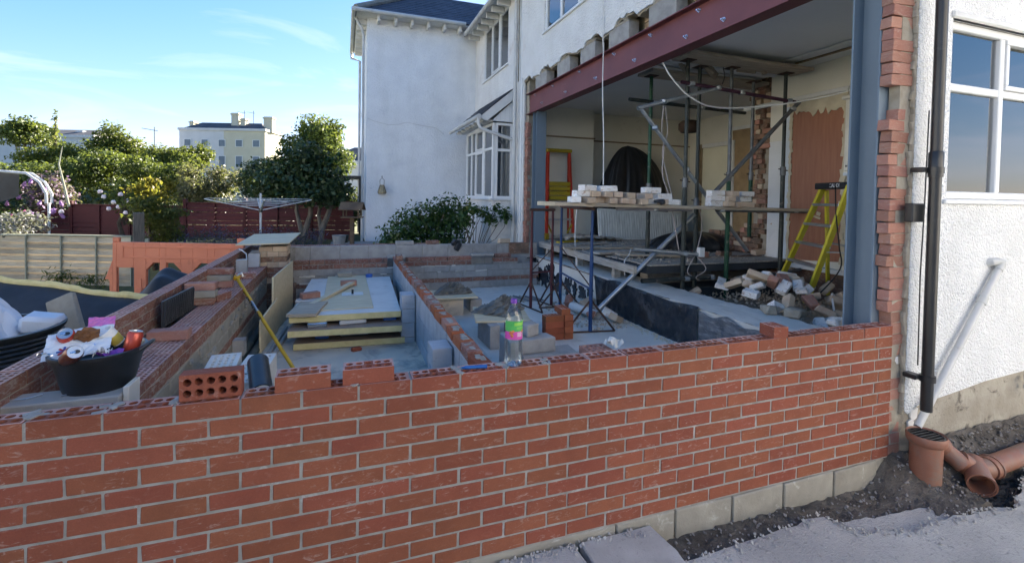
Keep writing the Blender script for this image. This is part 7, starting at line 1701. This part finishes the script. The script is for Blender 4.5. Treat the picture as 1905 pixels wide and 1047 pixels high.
lv = leaf_mass('lavender_bed', 'leaf_blue', [(-2.5 + .30 * k, 9.25 - .085 * k + .1 * math.sin(k), -.12 + .04 * math.sin(k * 2), .26, .22, .24) for k in range(11)], 4200, .055, None, .45, seed=25, aspect=.3); tag(lv, 'bed of blue flowers along the far side of the garden', 'flower bed', kind='stuff')
gr = leaf_mass('weeds', 'leaf_mid', [(-3.9, 8.95, -.82, .35, .2, .2), (-1.5, 5.6, -.85, .3, .2, .2), (-.9, 3.9, -.86, .25, .3, .15), (-3.3, 8.6, -.85, .3, .2, .14)], 800, .12, None, .5, seed=26, aspect=.14, droop=-.4); tag(gr, 'tufts of weeds at the foot of the weathered fence', 'weeds', kind='stuff')
for k in range(3): 
    pass
struct(MB().box(.75, 4.5, 8.9, 10.8, -.6, -.40).build('patio', 'patio'))
for x, y, s, lab, mtt in ((1.05, 10.55, .13, 'dark green pot at the foot of the house corner', 'pipe_green'), (.95, 10.0, .16, 'grey stone urn left of the bird table', 'block'), (-.15, 10.4, .14, 'pale stones round the tree', 'block_mortared')):
    o = MB().lathe([(0, 0), (s * .8, 0), (s, s * 1.4), (s * 1.05, s * 1.5), (s * .9, s * 1.5), (0, s * 1.35)], 16).build('garden_pot', mtt, None, (x, y, -.41), smooth=True); tag(o, lab, 'pot')

# ---------------------------------------------------------------- far buildings
def far_house(name, label, A, B, z0, z1, depth, mats, rows, cols, roof=True, ch=(), split=None):
    t = thing(name, label, 'building', (A[0], A[1], z0)); a, b = Vector((0, 0, 0)), Vector((B[0] - A[0], B[1] - A[1], 0)); L = b.length; ang = math.atan2(b.y, b.x)
    t.rotation_euler = (0, 0, ang); H = z1 - z0; s = split if split else 1.0
    MB().box(0, L * s, 0, depth, 0, H).build('wall', mats[0], t)
    if split: MB().box(L * s, L, .02, depth, 0, H - .02).build('wall', mats[1], t)
    MB().box(-.15, L + .15, -.15, depth + .15, H, H + .35).build('cornice', mats[0], t)
    if roof: MB().add([(.3, .3, H + .35), (L - .3, .3, H + .35), (L - .3, depth - .3, H + .35), (.3, depth - .3, H + .35), (1.8, depth / 2, H + 1.5), (L - 1.8, depth / 2, H + 1.5)], [(0, 1, 5, 4), (2, 3, 4, 5), (1, 2, 5), (3, 0, 4)]).build('roof', 'far_roof', t)
    for j, z in enumerate(rows):
        for i in range(cols):
            x = L * (i + .5) / cols; f = MB().box(x - .55, x + .55, -.06, 0, z, z + (1.1 if j == 0 else 1.8)).build('window', 'white_paint', t); MB().box(x - .45, x + .45, -.08, -.061, z + .08, z + (1.02 if j == 0 else 1.72)).build('pane', 'far_window', f)
    for x, w, h in ch:
        c = MB().box(x - w / 2, x + w / 2, depth * .3, depth * .3 + 1.0, H, H + h).build('chimney', mats[-1], t); MB().box(x - w / 2 - .1, x + w / 2 + .1, depth * .3 - .1, depth * .3 + 1.1, H + h - .3, H + h - .1).build('chimney_cap', mats[-1], c)
    return t
fb = far_house('terrace_house', 'tall white and cream terrace above the trees at the left', (-22.1, 80.9), (-10.1, 76.6), -2.0, 9.9, 5, ('far_white', 'far_cream', 'far_cream'), (9.5, 6.4), 5, True, ((7.4, 1.1, 2.9), (8.6, .7, 2.1), (12.4, 1.3, 2.4), (.8, .6, 1.6)), .52)
for x in (8.0, 9.4): 
    MB().tube([(x, 3, 12.2), (x, 3, 15.4)], .04, 5).build('aerial_mast', 'galv_dark', fb); MB().tube([(x - 1.1, 3, 15.2), (x + .3, 3, 15.0)], .03, 5).build('aerial', 'galv_dark', fb)
far_house('white_house', 'long low white house at the left edge above the trees', (-45, 78.5), (-29.0, 72.6), -2, 7.4, 8, ('far_white', 'far_white'), (5.4,), 6, True, ((13, .8, 1.2),))
fh = far_house('slate_house', 'house with dark roof just left of the wing', (-.9, 30.8), (3.5, 29.4), -1, 2.6, 6, ('far_white', 'far_white', 'brick_reveal'), (1.1,), 3, True, ((3.4, .5, 1.9),))
pg = thing('dark_pergola', 'dark timber porch beside the house corner', 'porch', (1.35, 13.6, -.45)); MB().box(-.6, .5, 0, .9, 1.75, 1.85).build('roof', 'cage', pg); MB().box(-.55, -.45, .05, .15, 0, 1.75).build('post', 'cage', pg); MB().box(.15, .25, .05, .15, 0, 1.75).build('post', 'cage', pg); MB().box(-.6, .5, -.03, 0, 1.25, 1.75).build('fascia', 'white_paint', pg) if False else MB().box(.26, .5, .06, .12, 0, 1.75).build('screen', 'far_cream', pg)
ms = thing('aerial_mast', 'thin aerial mast above the pointed tree', 'aerial', (-8.3, 27.5, 0)); MB().tube([(0, 0, 0), (0, 0, 4.15)], .02, 5).build('mast', 'galv_dark', ms); MB().tube([(-.55, 0, 4.05), (.15, 0, 3.95)], .014, 4).build('boom', 'galv_dark', ms)
